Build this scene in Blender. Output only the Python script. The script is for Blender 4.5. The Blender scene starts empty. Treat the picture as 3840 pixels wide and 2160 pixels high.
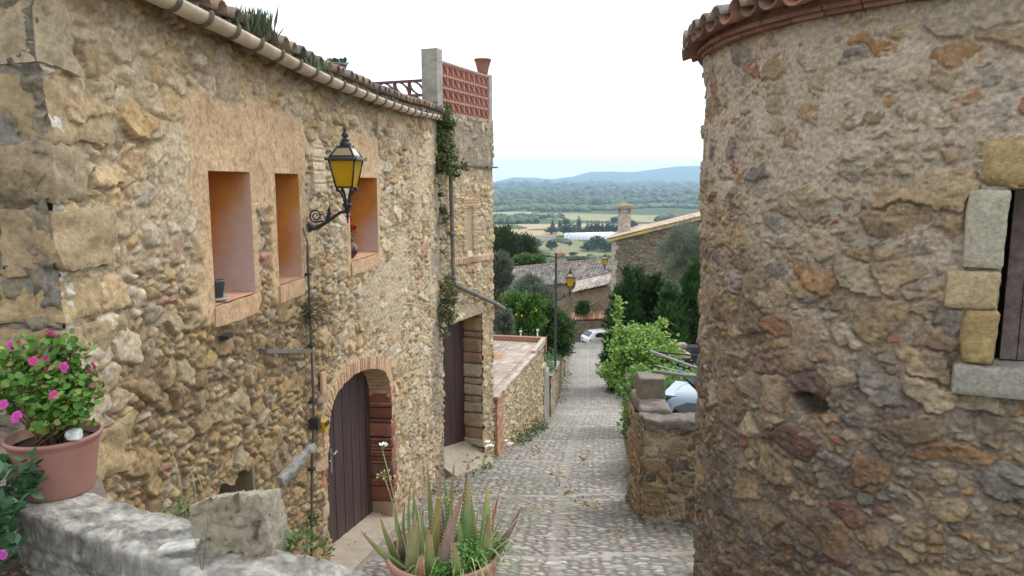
import bpy, math, random
import numpy as np
from mathutils import Vector, Matrix

SC = bpy.context.scene
COL = SC.collection
R = math.radians
rng = np.random.default_rng(7)
random.seed(7)

# ------------------------------------------------------------------ camera
PITCH = R(8.03)
cam_d = bpy.data.cameras.new('camera')
cam_d.sensor_width = 36.0
cam_d.lens = 26.0
cam_d.clip_start = 0.05
cam_d.clip_end = 60000
cam = bpy.data.objects.new('camera', cam_d)
COL.objects.link(cam)
cam.location = (0, 0, 0)
cam.rotation_euler = (R(90) - PITCH, 0, 0)
SC.camera = cam

# ------------------------------------------------------------------ sky, sun, exposure
SUN_EL, SUN_AZ = R(52), R(48)            # azimuth clockwise from +Y (the way the lane runs)
world = bpy.data.worlds.new('World')
SC.world = world
world.use_nodes = True
wn = world.node_tree
wn.nodes.clear()
w_out = wn.nodes.new('ShaderNodeOutputWorld')
w_sky = wn.nodes.new('ShaderNodeTexSky')
w_sky.sky_type = 'NISHITA'
w_sky.sun_disc = False
w_sky.sun_elevation = SUN_EL
w_sky.sun_rotation = SUN_AZ
w_bg = wn.nodes.new('ShaderNodeBackground')
w_bg.inputs['Strength'].default_value = 0.1
wn.links.new(w_sky.outputs[0], w_bg.inputs['Color'])
# the closed cloud deck of this overcast day, bright and nearly white
w_tc = wn.nodes.new('ShaderNodeTexCoord')
w_nz = wn.nodes.new('ShaderNodeTexNoise')
w_nz.inputs['Scale'].default_value = 2.2
w_nz.inputs['Detail'].default_value = 4
wn.links.new(w_tc.outputs['Generated'], w_nz.inputs['Vector'])
w_rp = wn.nodes.new('ShaderNodeValToRGB')
w_rp.color_ramp.elements[0].position = 0.3
w_rp.color_ramp.elements[0].color = (0.90, 0.95, 1.0, 1)
w_rp.color_ramp.elements[1].position = 0.7
w_rp.color_ramp.elements[1].color = (1.0, 1.0, 1.0, 1)
wn.links.new(w_nz.outputs[0], w_rp.inputs[0])
w_cl = wn.nodes.new('ShaderNodeBackground')
w_cl.inputs['Strength'].default_value = 1.0
wn.links.new(w_rp.outputs[0], w_cl.inputs['Color'])
# the deck glows where the hidden sun stands and is duller on the side away from it
w_dot = wn.nodes.new('ShaderNodeVectorMath'); w_dot.operation = 'DOT_PRODUCT'
w_dot.inputs[1].default_value = (math.sin(SUN_AZ) * .9, math.cos(SUN_AZ) * .9, .42)
wn.links.new(w_tc.outputs['Generated'], w_dot.inputs[0])
w_map = wn.nodes.new('ShaderNodeMapRange')
w_map.inputs[1].default_value = -.8; w_map.inputs[2].default_value = 1.0
w_map.inputs[3].default_value = .72; w_map.inputs[4].default_value = 1.28
wn.links.new(w_dot.outputs['Value'], w_map.inputs[0])
wn.links.new(w_map.outputs[0], w_cl.inputs['Strength'])
w_mix = wn.nodes.new('ShaderNodeMixShader')
w_mix.inputs[0].default_value = 0.88
wn.links.new(w_bg.outputs[0], w_mix.inputs[1])
wn.links.new(w_cl.outputs[0], w_mix.inputs[2])
wn.links.new(w_mix.outputs[0], w_out.inputs['Surface'])

sun_d = bpy.data.lights.new('sun', 'SUN')
sun_d.energy = 0.9
sun_d.angle = R(22)
sun_d.color = (1.0, 0.96, 0.90)
sun = bpy.data.objects.new('sun', sun_d)
COL.objects.link(sun)
sv = Vector((math.sin(SUN_AZ) * math.cos(SUN_EL), math.cos(SUN_AZ) * math.cos(SUN_EL), math.sin(SUN_EL)))
sun.rotation_euler = sv.to_track_quat('Z', 'Y').to_euler()
sun.location = (0, 0, 60)

SC.view_settings.view_transform = 'Standard'
SC.view_settings.look = 'None'
SC.view_settings.gamma = 1.0
SC.view_settings.exposure = 0.98
SC.cycles.use_denoising = True
SC.cycles.max_bounces = 6
SC.cycles.diffuse_bounces = 4
SC.cycles.transparent_max_bounces = 6
SC.cycles.volume_bounces = 0

# ------------------------------------------------------------------ numeric helpers
def _h(*ks):
    a = np.zeros(np.broadcast(*ks).shape, np.uint32)
    with np.errstate(over='ignore'):
        for i, k in enumerate(ks):
            a ^= (np.asarray(k).astype(np.int64) & 0xffffffff).astype(np.uint32) * np.uint32((0x9E3779B1, 0x85EBCA77, 0xC2B2AE3D, 0x27D4EB2F)[i % 4])
            a = (a ^ (a >> np.uint32(15))) * np.uint32(0x2C1B3C6D)
            a = (a ^ (a >> np.uint32(12))) * np.uint32(0x297A2D39)
            a ^= a >> np.uint32(15)
    return a
def hr(*ks):
    return _h(*ks).astype(np.float64) / 4294967295.0
def sstep(a, b, x):
    t = np.clip((x - a) / (b - a), 0, 1)
    return t * t * (3 - 2 * t)
def vn2(x, y, seed=0):
    i = np.floor(x); j = np.floor(y); fx = x - i; fy = y - j
    fx = fx * fx * (3 - 2 * fx); fy = fy * fy * (3 - 2 * fy)
    a = hr(i, j, seed + 0 * i); b = hr(i + 1, j, seed + 0 * i); c = hr(i, j + 1, seed + 0 * i); d = hr(i + 1, j + 1, seed + 0 * i)
    return (a * (1 - fx) + b * fx) * (1 - fy) + (c * (1 - fx) + d * fx) * fy
def fbm(x, y, sc=1.0, octv=4, seed=0, gain=0.5):
    v = 0; a = 1.0; t = 0
    for o in range(octv):
        v = v + a * vn2(x * sc + 17.3 * o, y * sc - 9.1 * o, seed + o * 13)
        t += a; a *= gain; sc *= 2.03
    return v / t
def vn3(p, seed=0):
    i = np.floor(p); f = p - i; f = f * f * (3 - 2 * f)
    out = 0
    for dx in (0, 1):
        for dy in (0, 1):
            for dz in (0, 1):
                w = (f[:, 0] if dx else 1 - f[:, 0]) * (f[:, 1] if dy else 1 - f[:, 1]) * (f[:, 2] if dz else 1 - f[:, 2])
                out = out + w * hr(i[:, 0] + dx, i[:, 1] + dy, i[:, 2] + dz, seed + 0 * i[:, 0])
    return out
def fbm3(p, sc=1.0, octv=3, seed=0):
    v = 0; a = 1.0; t = 0
    for o in range(octv):
        v = v + a * vn3(p * sc + 31.7 * o, seed + o * 7); t += a; a *= .5; sc *= 2.03
    return v / t

# ------------------------------------------------------------------ object helpers
def tag(o, label, cat, group=None, kind=None):
    if label: o['label'] = label
    if cat: o['category'] = cat
    if group: o['group'] = group
    if kind: o['kind'] = kind
    return o
def thing(name, label, cat, loc=(0, 0, 0), group=None):
    o = bpy.data.objects.new(name, None)
    o.empty_display_size = 0.2
    COL.objects.link(o)
    o.location = loc
    return tag(o, label, cat, group)
def root_of(o):
    while o.parent: o = o.parent
    return o
def link(name, me, mats, parent=None):
    if mats is not None:
        for m in (mats if isinstance(mats, (list, tuple)) else [mats]): me.materials.append(m)
    o = bpy.data.objects.new(name, me)
    COL.objects.link(o)
    if parent: o.parent = parent
    return o
def mesh_np(name, V, Fq, mat, parent=None, cols=None, smooth=False, midx=None):
    """V (n,3) world points, Fq (m,k) faces of one size"""
    V = np.asarray(V, np.float64)
    if parent is not None: V = V - np.array(root_of(parent).location)
    Fq = np.asarray(Fq, np.int32)
    me = bpy.data.meshes.new(name)
    k = Fq.shape[1]
    me.vertices.add(len(V)); me.vertices.foreach_set('co', V.astype(np.float32).ravel())
    me.loops.add(Fq.size); me.loops.foreach_set('vertex_index', Fq.ravel())
    me.polygons.add(len(Fq)); me.polygons.foreach_set('loop_start', np.arange(0, Fq.size, k, dtype=np.int32))
    if smooth: me.polygons.foreach_set('use_smooth', np.ones(len(Fq), bool))
    if midx is not None: me.polygons.foreach_set('material_index', np.asarray(midx, np.int32))
    if cols is not None:
        c = np.ones((len(V), 4), np.float32); c[:, :3] = np.clip(cols, 0, 1)
        at = me.color_attributes.new('Col', 'FLOAT_COLOR', 'POINT'); at.data.foreach_set('color', c.ravel())
    me.update(); me.validate()
    return link(name, me, mat, parent)

class MB:
    def __init__(s): s.v = []; s.f = []; s.c = []; s.cur = None; s.sm = []
    def add(s, vs, fs, smooth=False):
        b = len(s.v); s.v += [tuple(p) for p in vs]
        s.f += [tuple(b + i for i in f) for f in fs]; s.sm += [smooth] * len(fs)
        s.c += [s.cur] * len(vs)
        return s
    def col(s, c): s.cur = c; return s
    def hexa(s, a):      # 8 corners: bottom 4 ccw, top 4 ccw
        return s.add(a, [(3, 2, 1, 0), (4, 5, 6, 7), (0, 1, 5, 4), (1, 2, 6, 5), (2, 3, 7, 6), (3, 0, 4, 7)])
    def box(s, c, size, M=None):
        x, y, z = [k / 2 for k in size]
        a = [Vector(p) for p in ((-x, -y, -z), (x, -y, -z), (x, y, -z), (-x, y, -z), (-x, -y, z), (x, -y, z), (x, y, z), (-x, y, z))]
        if M is not None: a = [M @ p for p in a]
        c = Vector(c)
        return s.hexa([p + c for p in a])
    def fbox(s, fn, a0, a1, b0, b1, c0, c1):   # box in a mapped frame fn(a,b,c)
        return s.hexa([fn(*p) for p in ((a0, b0, c0), (a1, b0, c0), (a1, b1, c0), (a0, b1, c0), (a0, b0, c1), (a1, b0, c1), (a1, b1, c1), (a0, b1, c1))])
    def tube(s, pts, rad, n=8, cap=True):
        pts = [Vector(p) for p in pts]
        if not isinstance(rad, (list, tuple, np.ndarray)): rad = [rad] * len(pts)
        vs = []; up = None
        for i, p in enumerate(pts):
            t = (pts[min(i + 1, len(pts) - 1)] - pts[max(i - 1, 0)])
            if t.length < 1e-9: t = Vector((0, 0, 1))
            t.normalize()
            if up is None:
                up = Vector((0, 0, 1)) if abs(t.z) < .9 else Vector((1, 0, 0))
            a = t.cross(up)
            if a.length < 1e-6: a = t.cross(Vector((0, 1, 0)))
            a.normalize(); b = a.cross(t); b.normalize(); up = b
            for k in range(n):
                an = 2 * math.pi * k / n
                vs.append(p + (a * math.cos(an) + b * math.sin(an)) * rad[i])
        fs = []
        for i in range(len(pts) - 1):
            for k in range(n):
                fs.append((i * n + k, i * n + (k + 1) % n, (i + 1) * n + (k + 1) % n, (i + 1) * n + k))
        s.add(vs, fs, True)
        if cap:
            b = len(s.v) - len(vs)
            s.f += [tuple(b + k for k in range(n))[::-1], tuple(b + (len(pts) - 1) * n + k for k in range(n))]; s.sm += [False, False]
        return s
    def lathe(s, prof, c=(0, 0, 0), n=32, M=None, smooth=True, a0=0, square=False):
        c = Vector(c); vs = []
        for r, z in prof:
            for k in range(n):
                an = 2 * math.pi * k / n + a0
                p = Vector((r * math.cos(an), r * math.sin(an), z))
                if M is not None: p = M @ p
                vs.append(p + c)
        fs = []
        for i in range(len(prof) - 1):
            for k in range(n):
                fs.append((i * n + k, i * n + (k + 1) % n, (i + 1) * n + (k + 1) % n, (i + 1) * n + k))
        if prof[0][0] > 1e-4: fs.append(tuple(range(n))[::-1])
        if prof[-1][0] > 1e-4: fs.append(tuple((len(prof) - 1) * n + k for k in range(n)))
        return s.add(vs, fs, smooth)
    def build(s, name, mat, parent=None, smooth=None):
        me = bpy.data.meshes.new(name)
        off = Vector((0, 0, 0)) if parent is None else root_of(parent).location
        me.from_pydata([(p[0] - off[0], p[1] - off[1], p[2] - off[2]) for p in s.v], [], s.f)
        me.polygons.foreach_set('use_smooth', [bool(x) if smooth is None else smooth for x in s.sm])
        if any(c is not None for c in s.c):
            d = np.ones((len(s.v), 4), np.float32)
            for i, c in enumerate(s.c):
                if c is not None: d[i, :3] = c[:3]
            at = me.color_attributes.new('Col', 'FLOAT_COLOR', 'POINT'); at.data.foreach_set('color', d.ravel())
        me.update()
        return link(name, me, mat, parent)
def copy_tree(o, parent=None):
    c = o.copy(); COL.objects.link(c)
    if parent: c.parent = parent
    for ch in list(o.children): copy_tree(ch, c)
    return c

# ------------------------------------------------------------------ materials
def mat(name, base=None, rough=.85, var=.25, nscale=20, bump=.3, bscale=60, bdist=.01, spec=.3, attr=False, metal=0.0, base2=None, mscale=4, trans=0, stretch=None):
    m = bpy.data.materials.new(name); m.use_nodes = True
    nt = m.node_tree; N = nt.nodes; L = nt.links
    b = N['Principled BSDF']
    b.inputs['Roughness'].default_value = rough
    b.inputs['Metallic'].default_value = metal
    b.inputs['Specular IOR Level'].default_value = spec
    tc = N.new('ShaderNodeTexCoord')
    nz = N.new('ShaderNodeTexNoise'); nz.inputs['Scale'].default_value = nscale; nz.inputs['Detail'].default_value = 6
    nz.inputs['Roughness'].default_value = .65
    vec = tc.outputs['Object']
    if stretch:
        mm_ = N.new('ShaderNodeMapping'); mm_.inputs['Scale'].default_value = stretch; L.new(vec, mm_.inputs['Vector']); vec = mm_.outputs['Vector']
    L.new(vec, nz.inputs['Vector'])
    mr = N.new('ShaderNodeMapRange'); mr.inputs[1].default_value = .25; mr.inputs[2].default_value = .75
    mr.inputs[3].default_value = 1 - var; mr.inputs[4].default_value = 1 + var
    L.new(nz.outputs[0], mr.inputs[0])
    vm = N.new('ShaderNodeVectorMath'); vm.operation = 'SCALE'
    L.new(mr.outputs[0], vm.inputs['Scale'])
    if attr:
        a = N.new('ShaderNodeAttribute'); a.attribute_name = 'Col'
        L.new(a.outputs['Color'], vm.inputs[0])
    elif base2 is not None:
        n2 = N.new('ShaderNodeTexNoise'); n2.inputs['Scale'].default_value = mscale; n2.inputs['Detail'].default_value = 5
        L.new(vec, n2.inputs['Vector'])
        rp = N.new('ShaderNodeValToRGB')
        rp.color_ramp.elements[0].position = .38; rp.color_ramp.elements[0].color = (*base, 1)
        rp.color_ramp.elements[1].position = .62; rp.color_ramp.elements[1].color = (*base2, 1)
        L.new(n2.outputs[0], rp.inputs[0]); L.new(rp.outputs[0], vm.inputs[0])
    else:
        vm.inputs[0].default_value = base
    L.new(vm.outputs[0], b.inputs['Base Color'])
    if bump:
        bn = N.new('ShaderNodeTexNoise'); bn.inputs['Scale'].default_value = bscale; bn.inputs['Detail'].default_value = 8
        bn.inputs['Roughness'].default_value = .7
        L.new(vec, bn.inputs['Vector'])
        bu = N.new('ShaderNodeBump'); bu.inputs['Strength'].default_value = bump; bu.inputs['Distance'].default_value = bdist
        L.new(bn.outputs[0], bu.inputs['Height']); L.new(bu.outputs[0], b.inputs['Normal'])
    if trans:
        tl = N.new('ShaderNodeBsdfTranslucent'); L.new(vm.outputs[0], tl.inputs['Color'])
        mx = N.new('ShaderNodeMixShader'); mx.inputs[0].default_value = trans
        L.new(b.outputs[0], mx.inputs[1]); L.new(tl.outputs[0], mx.inputs[2])
        L.new(mx.outputs[0], N['Material Output'].inputs['Surface'])
    return m
def glass_mat(name, col, rough=.08, alpha=None):
    m = bpy.data.materials.new(name); m.use_nodes = True
    b = m.node_tree.nodes['Principled BSDF']
    b.inputs['Base Color'].default_value = (*col, 1); b.inputs['Roughness'].default_value = rough
    b.inputs['Specular IOR Level'].default_value = .6
    return m

M_STONE = mat('rubble_stone', attr=True, var=.40, nscale=32, bump=.7, bscale=50, bdist=.018, rough=.92, spec=.15)
M_PAVE = mat('cobble_stone', attr=True, var=.18, nscale=45, bump=.3, bscale=120, bdist=.006, rough=.62, spec=.4)
M_PLAST = mat('ochre_plaster', (.50, .29, .145), var=.16, nscale=9, bump=.5, bscale=35, bdist=.01, base2=(.54, .34, .19), mscale=2.2)
M_REVEAL = mat('reveal_plaster', attr=True, var=.10, nscale=12, bump=.2, bscale=40, bdist=.004, rough=.8)
M_CLAY = mat('terracotta_tile', attr=True, var=.30, nscale=22, bump=.4, bscale=70, bdist=.006, rough=.9, spec=.2)
M_BRICK = mat('red_brick', attr=True, var=.25, nscale=30, bump=.5, bscale=80, bdist=.008, rough=.92, spec=.2)
M_CONC = mat('grey_concrete', (.26, .245, .215), var=.25, nscale=7, bump=.4, bscale=60, bdist=.008, base2=(.34, .32, .28), mscale=3)
M_CEMENT = mat('pale_cement', (.36, .30, .23), var=.2, nscale=8, bump=.35, bscale=60, bdist=.008, base2=(.30, .25, .19), mscale=3)
M_IRON = mat('black_iron', (.022, .022, .024), var=.3, nscale=30, bump=.2, bscale=90, bdist=.003, rough=.5, spec=.5)
M_DOOR = mat('dark_painted_wood', (.040, .021, .020), var=.45, nscale=26, bump=.4, bscale=60, bdist=.005, rough=.55, spec=.4, base2=(.062, .034, .030), mscale=7, stretch=(1, 1, .12))
M_LEAF = mat('leaf', attr=True, var=.12, nscale=6, bump=0, rough=.55, spec=.35, trans=.22)
M_BARK = mat('bark', (.13, .10, .07), var=.4, nscale=15, bump=.6, bscale=40, bdist=.02)
M_CLOTT = mat('grey_cable', (.10, .085, .075), var=.2, nscale=20, bump=.1, rough=.6)

# ------------------------------------------------------------------ masonry relief
def voro(U, V, cu, cv, seed, jit=.9, merge=.3, wmax=.45):
    x = U / cu; y = V / cv
    i0 = np.floor(x); j0 = np.floor(y)
    d1 = np.full(U.shape, 9.0); d2 = np.full(U.shape, 9.0); id1 = np.zeros(U.shape, np.int64) - 1
    sx = np.zeros(U.shape); sy = np.zeros(U.shape)
    for di in range(-2, 3):
        for dj in range(-2, 3):
            i = i0 + di; j = j0 + dj
            r1 = hr(i, j, seed + 0 * i); r2 = hr(i, j, seed + 1 + 0 * i); r3 = hr(i, j, seed + 2 + 0 * i); r4 = hr(i, j, seed + 3 + 0 * i)
            px = i + .5 + jit * (r1 - .5); py = j + .5 + jit * (r2 - .5)
            an = (r4 - .5) * 1.2; el = .75 + .5 * r1
            dx = (x - px); dy = (y - py)
            ca, sa = np.cos(an), np.sin(an)
            ex = (dx * ca + dy * sa) * el; ey = (-dx * sa + dy * ca) / el
            d = np.maximum(np.sqrt(ex * ex + ey * ey), .80 * (np.abs(ex) + np.abs(ey)) ) - wmax * r3 ** 2
            mi = np.where(r4 < merge, i + 1, i)
            ident = (mi.astype(np.int64) + 5000) * 20000 + (j.astype(np.int64) + 5000)
            closer = d < d1; same = ident == id1
            nd2 = np.where(closer & ~same, d1, np.where(~closer & ~same, np.minimum(d2, d), d2))
            d2 = nd2
            sx = np.where(closer, px, sx); sy = np.where(closer, py, sy)
            id1 = np.where(closer, ident, id1); d1 = np.where(closer, d, d1)
    return id1, (d2 - d1) * .5, (x - sx) * cu, (y - sy) * cv
def masonry(U, V, cell=(.17, .125), seed=1, palette=None, mortar=(.42, .33, .22), depth=.045, mlev=.0, mlev_map=None, warp=.03, merge=.3, rough=1.0, wsel=None, mvar=.2, gap=.004, edge=.022, split=.5, fine=.46, even=.35, smear=.5):
    """rubble: large stones, some of their places taken by clusters of small ones, bedded in mortar"""
    Uw = U + warp * (fbm(U, V, 7, 3, seed + 50) - .5) * 2 + .5 * warp * (fbm(U, V, 26, 3, seed + 51) - .5) * 2
    Vw = V + warp * (fbm(U, V, 7, 3, seed + 60) - .5) * 2 + .5 * warp * (fbm(U, V, 26, 3, seed + 61) - .5) * 2
    idA, eA, lxA, lyA = voro(Uw, Vw, cell[0], cell[1], seed, merge=merge)
    idB, eB, lxB, lyB = voro(Uw + .31, Vw + .17, cell[0] * fine, cell[1] * fine * 1.05, seed + 7, merge=.25)
    eA = eA * cell[1]; eB = eB * cell[1] * fine
    small = hr(idA, seed + 99 + 0 * idA) < split
    ident = np.where(small, idB + 7777777 + idA * 3, idA)
    e = np.where(small, np.minimum(eA, eB), eA); lx = np.where(small, lxB, lxA); ly = np.where(small, lyB, lyA)
    r = [hr(ident, seed + 100 + k + 0 * ident) for k in range(7)]
    p = sstep(gap, gap + edge * (.5 + .9 * r[5]), e)
    hb = np.where(small, .30 + .6 * r[0], .50 + .50 * r[0])
    tilt = np.clip((r[1] - .5) * lx * .40 + (r[2] - .5) * ly * .55, -.025, .025)
    n1 = fbm(U, V, 9, 4, seed + 70) - .5
    n2 = fbm(U + .3 * r[3], V + .3 * r[4], 30, 4, seed + 80, .6) - .5
    chip = sstep(.50, .75, fbm(U + 7 * r[3], V * 1.5 + 5 * r[4], 18, 3, seed + 85))
    stone = depth * hb * p ** .8 + tilt * p + rough * (.014 * n1 + .016 * n2 - .014 * chip) * (.35 + .65 * p)
    m = (mlev + depth * .45 * (fbm(U, V, 2.6, 4, seed + 90) - .5) * 2 + .016 * (fbm(U, V, 34, 4, seed + 95, .6) - .5) * 2)
    if mlev_map is not None: m = m + mlev_map
    h = np.maximum(stone, m)
    mk = sstep(-.005, .004, m - stone)
    pal = np.array([c[:3] for c in palette]); wts = np.array([c[3] for c in palette], float)
    rr = r[6]
    if wsel is not None:
        w2 = np.array([c[4] for c in palette], float)
        c1 = np.searchsorted(np.cumsum(wts) / wts.sum(), np.clip(rr, 0, .99999)); c2 = np.searchsorted(np.cumsum(w2) / w2.sum(), np.clip(rr, 0, .99999))
        pick = np.where(wsel > r[5], c2, c1)
    else:
        pick = np.searchsorted(np.cumsum(wts) / wts.sum(), np.clip(rr, 0, .99999))
    mean = (pal * wts[:, None]).sum(0) / wts.sum()
    sc = pal[pick] * (.84 + .32 * r[1])[..., None]
    sc = sc * (1 - even) + mean * even
    blotch = fbm(U + 3 * r[3], V, 13, 5, seed + 110, .6)[..., None]
    sc = sc * (.62 + .76 * blotch)
    other = pal[np.minimum((r[2] * len(pal)).astype(int), len(pal) - 1)]
    k = (sstep(.54, .7, fbm(U * 1.0 + 9 * r[4], V * 1.6, 9, 4, seed + 120)) * .4)[..., None]
    sc = sc * (1 - k) + other * k
    mc = np.array(mortar) * (1 - mvar + 2 * mvar * fbm(U, V, 5, 5, seed + 130, .6))[..., None] * (.85 + .3 * fbm(U, V, 45, 3, seed + 131))[..., None]
    # earth and old dirt lying in the joints
    soil = (sstep(.011, .0, e) * (1 - .75 * mk) * .72)[..., None]
    col = sc * (1 - mk[..., None]) + mc * mk[..., None]
    col = col * (1 - soil) + np.array(mortar) * .34 * soil
    # mortar smeared thinly over the faces in patches
    smear = (sstep(.55, .75, fbm(U, V, 6, 5, seed + 140, .6)) * smear)[..., None]
    col = col * (1 - smear) + np.array(mortar) * smear * (.8 + .4 * blotch)
    return h, col, ident, mk
def snap(arr, vals):
    arr = arr.copy()
    for v in vals:
        arr[np.argmin(np.abs(arr - v))] = v
    return arr
def grid_mesh(name, P, keep, mat_, parent, cols, smooth=True):
    """P (n,m,3); keep (n-1,m-1) bool"""
    n, m = P.shape[:2]
    idx = np.arange(n * m).reshape(n, m)
    q = np.stack([idx[:-1, :-1], idx[1:, :-1], idx[1:, 1:], idx[:-1, 1:]], -1)[keep]
    used = np.zeros(n * m, bool); used[q.ravel()] = True
    remap = np.cumsum(used) - 1
    return mesh_np(name, P.reshape(-1, 3)[used], remap[q], mat_, parent, None if cols is None else cols.reshape(-1, 3)[used], smooth)

# ------------------------------------------------------------------ frames of the place
AL, DW = R(6.14), 2.7
sA, cA = math.sin(AL), math.cos(AL)
def LW(s, n, z):                      # along the house wall, out from it, up
    return (s * sA + (n - DW) * cA, s * cA - (n - DW) * sA, z)
A2 = R(22.4); s2, c2 = math.sin(A2), math.cos(A2); AX, AY = -1.295, 13.2
def TW(u, n, z):                      # the same for the terrace building
    return (AX + u * s2 + n * c2, AY + u * c2 - n * s2, z)
PROF = [(-8, -2.3), (0, -2.8), (6, -3.93), (8.2, -4.37), (15.3, -5.85), (19.3, -6.75), (28, -8.6), (37, -9.9), (50, -11.5), (57, -12.4), (57.7, -12.5), (59, -13.5), (64, -13.75), (80, -15)]
PY = np.array([p[0] for p in PROF], float); PZ = np.array([p[1] for p in PROF], float)
def lane_z(Y): return np.interp(Y, PY, PZ)
_F, _TH = 1860.0, PITCH
def seen(x, y, Y):                    # a spot of the survey photograph (2576 x 1449) at distance Y down the lane
    dx = (x - 1288) / _F; dv = (724.5 - y) / _F
    r = (dx, math.cos(_TH) + dv * math.sin(_TH), -math.sin(_TH) + dv * math.cos(_TH))
    return Vector((r[0] * Y / r[1], Y, r[2] * Y / r[1]))
# ================================================================== THE LEFT STONE HOUSE
PAL_L = [  # r,g,b, weight high on the wall, weight low on the wall
    (.49, .345, .175, 3.4, 3.6), (.52, .40, .25, 3.6, 1.8), (.55, .46, .33, 2.2, .6), (.43, .285, .13, 2.0, 3.6),
    (.33, .22, .115, 1.0, 2.4), (.36, .17, .11, .5, .2), (.45, .38, .28, 1.6, .8), (.50, .32, .12, .9, 2.4), (.29, .21, .15, .4, .7)]
house = thing('stone_house', 'long rubble stone house with orange window recesses and arched brown door along the lane', 'house', LW(8, -1, -4.4))

S0, S1 = 3.46, 12.95
WIN = [(4.95, 5.59, -.89, .09), (6.05, 6.56, -.89, .085), (7.97, 9.04, -.89, .07)]
ARS = np.array([7.06, 7.10, 7.16, 7.26, 7.45, 7.67, 8.0, 8.3, 8.6, 8.9, 9.21, 9.36, 9.46, 9.50])
ARZ = np.array([-2.75, -2.5, -2.35, -2.24, -2.18, -2.155, -2.15, -2.18, -2.24, -2.32, -2.43, -2.56, -2.72, -3.0])
def rect_sd(S, Z, a, b, c, d):       # signed distance outside a rectangle
    dx = np.maximum(a - S, S - b); dz = np.maximum(c - Z, Z - d)
    return np.where((dx > 0) & (dz > 0), np.hypot(np.maximum(dx, 0), np.maximum(dz, 0)), np.maximum(dx, dz))
ss = [S0]
while ss[-1] < S1: ss.append(ss[-1] + min(max(.0095, .0005 * ss[-1] ** 2 * .45 + .004), .026))
ss = np.array(ss); ss[-1] = S1
zs = np.arange(-6.3, 1.14, .0125)
ss = snap(ss, [w for q in WIN for w in q[:2]] + [7.06, 9.50, 5.42]); zs = snap(zs, [-.89, .09, .07])
Sg, Zg = np.meshgrid(ss, zs, indexing='ij')
low = sstep(-.35, -1.5, Zg + .9 * (fbm(Sg, Zg, .9, 3, 5) - .5)) * sstep(8.2, 6.6, Sg)
# lime render spread thinly over parts of the wall
rend = sstep(.52, .68, fbm(Sg, Zg, .8, 4, 33) + .30 * np.exp(-(((Sg - 9.3) / 1.3) ** 2 + ((Zg + 1.5) / .55) ** 2)) + .22 * np.exp(-(((Sg - 4.0) / .45) ** 2 + ((Zg + 1.7) / .5) ** 2)) - .25 * low)
h, c, ident, mk = masonry(Sg, Zg, (.20, .145), 11, PAL_L, (.50, .385, .25), smear=.22, even=.22, depth=.048, mlev=.002, edge=.013, rough=.9, mlev_map=.030 * rend - .018 * low, warp=.03, merge=.3, wsel=low)
c = c * (1 - low[..., None] * np.array((.22, .235, .28)))
g_ = c.mean(-1, keepdims=True); c = c * .86 + g_ * np.array((1.08, 1.0, .90)) * .14
# smooth ochre plaster round the windows
sd = np.minimum(np.minimum(rect_sd(Sg, Zg, *WIN[0]) - .15, rect_sd(Sg, Zg, *WIN[1]) - .12), rect_sd(Sg, Zg, *WIN[2]) - .13)
top = np.minimum(rect_sd(Sg, Zg, 4.86, 6.62, .05, .47) - .14, rect_sd(Sg, Zg, 8.05, 9.0, .05, .46) - .12)
top = np.minimum(top, rect_sd(Sg, Zg, 5.6, 6.04, -.25, .3))
sd = np.minimum(sd, top) + .20 * (fbm(Sg, Zg, 4.5, 4, 71) - .5) + .05 * (fbm(Sg, Zg, 22, 3, 73) - .5)
sd = np.maximum(sd, -1.06 - Zg)
pl = sstep(.035, -.045, sd)
ph = .040 + .018 * (fbm(Sg, Zg, 3, 4, 81) - .5) + .010 * (fbm(Sg, Zg, 26, 3, 83) - .5)
near = sstep(.035, .0, np.minimum(np.minimum(rect_sd(Sg, Zg, *WIN[0]), rect_sd(Sg, Zg, *WIN[1])), rect_sd(Sg, Zg, *WIN[2])))
ph = ph * (1 - near) + .04 * near
h = h * (1 - pl) + np.maximum(ph, h * .55) * pl
pc = np.array((.54, .375, .225)) * (.82 + .36 * fbm(Sg, Zg, 5, 5, 91))[..., None]
pc = pc * (1 - .22 * sstep(.55, .7, fbm(Sg, Zg, 17, 3, 95)))[..., None]
c = c * (1 - pl[..., None]) + pc * pl[..., None]
# the blocked little arch of pale thin bricks beside the lantern
bs = np.maximum(rect_sd(Sg, Zg, 6.93, 7.28, -.1, .22), -9); bs = np.where(Zg > .22, np.hypot((Sg - 7.105), (Zg - .22) * .9) - .19, bs)
bk = sstep(.01, -.015, bs + .02 * (fbm(Sg, Zg, 20, 2, 97) - .5))
brow = np.floor(Zg / .042); bcol = np.floor(Sg / .12 + .5 * (brow % 2))
ez = np.abs((Zg / .042) % 1 - .5) * 2; ex = np.abs((Sg / .12 + .5 * (brow % 2)) % 1 - .5) * 2
joint = np.maximum(sstep(.72, .95, ez), sstep(.88, .99, ex))
bc = (np.array((.62, .50, .36)) * (.75 + .4 * hr(brow, bcol, 3 + 0 * brow))[..., None]) * (1 - .15 * joint[..., None])
h = h * (1 - bk) + (.045 - .016 * joint) * bk; c = c * (1 - bk[..., None]) + bc * bk[..., None]
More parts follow.
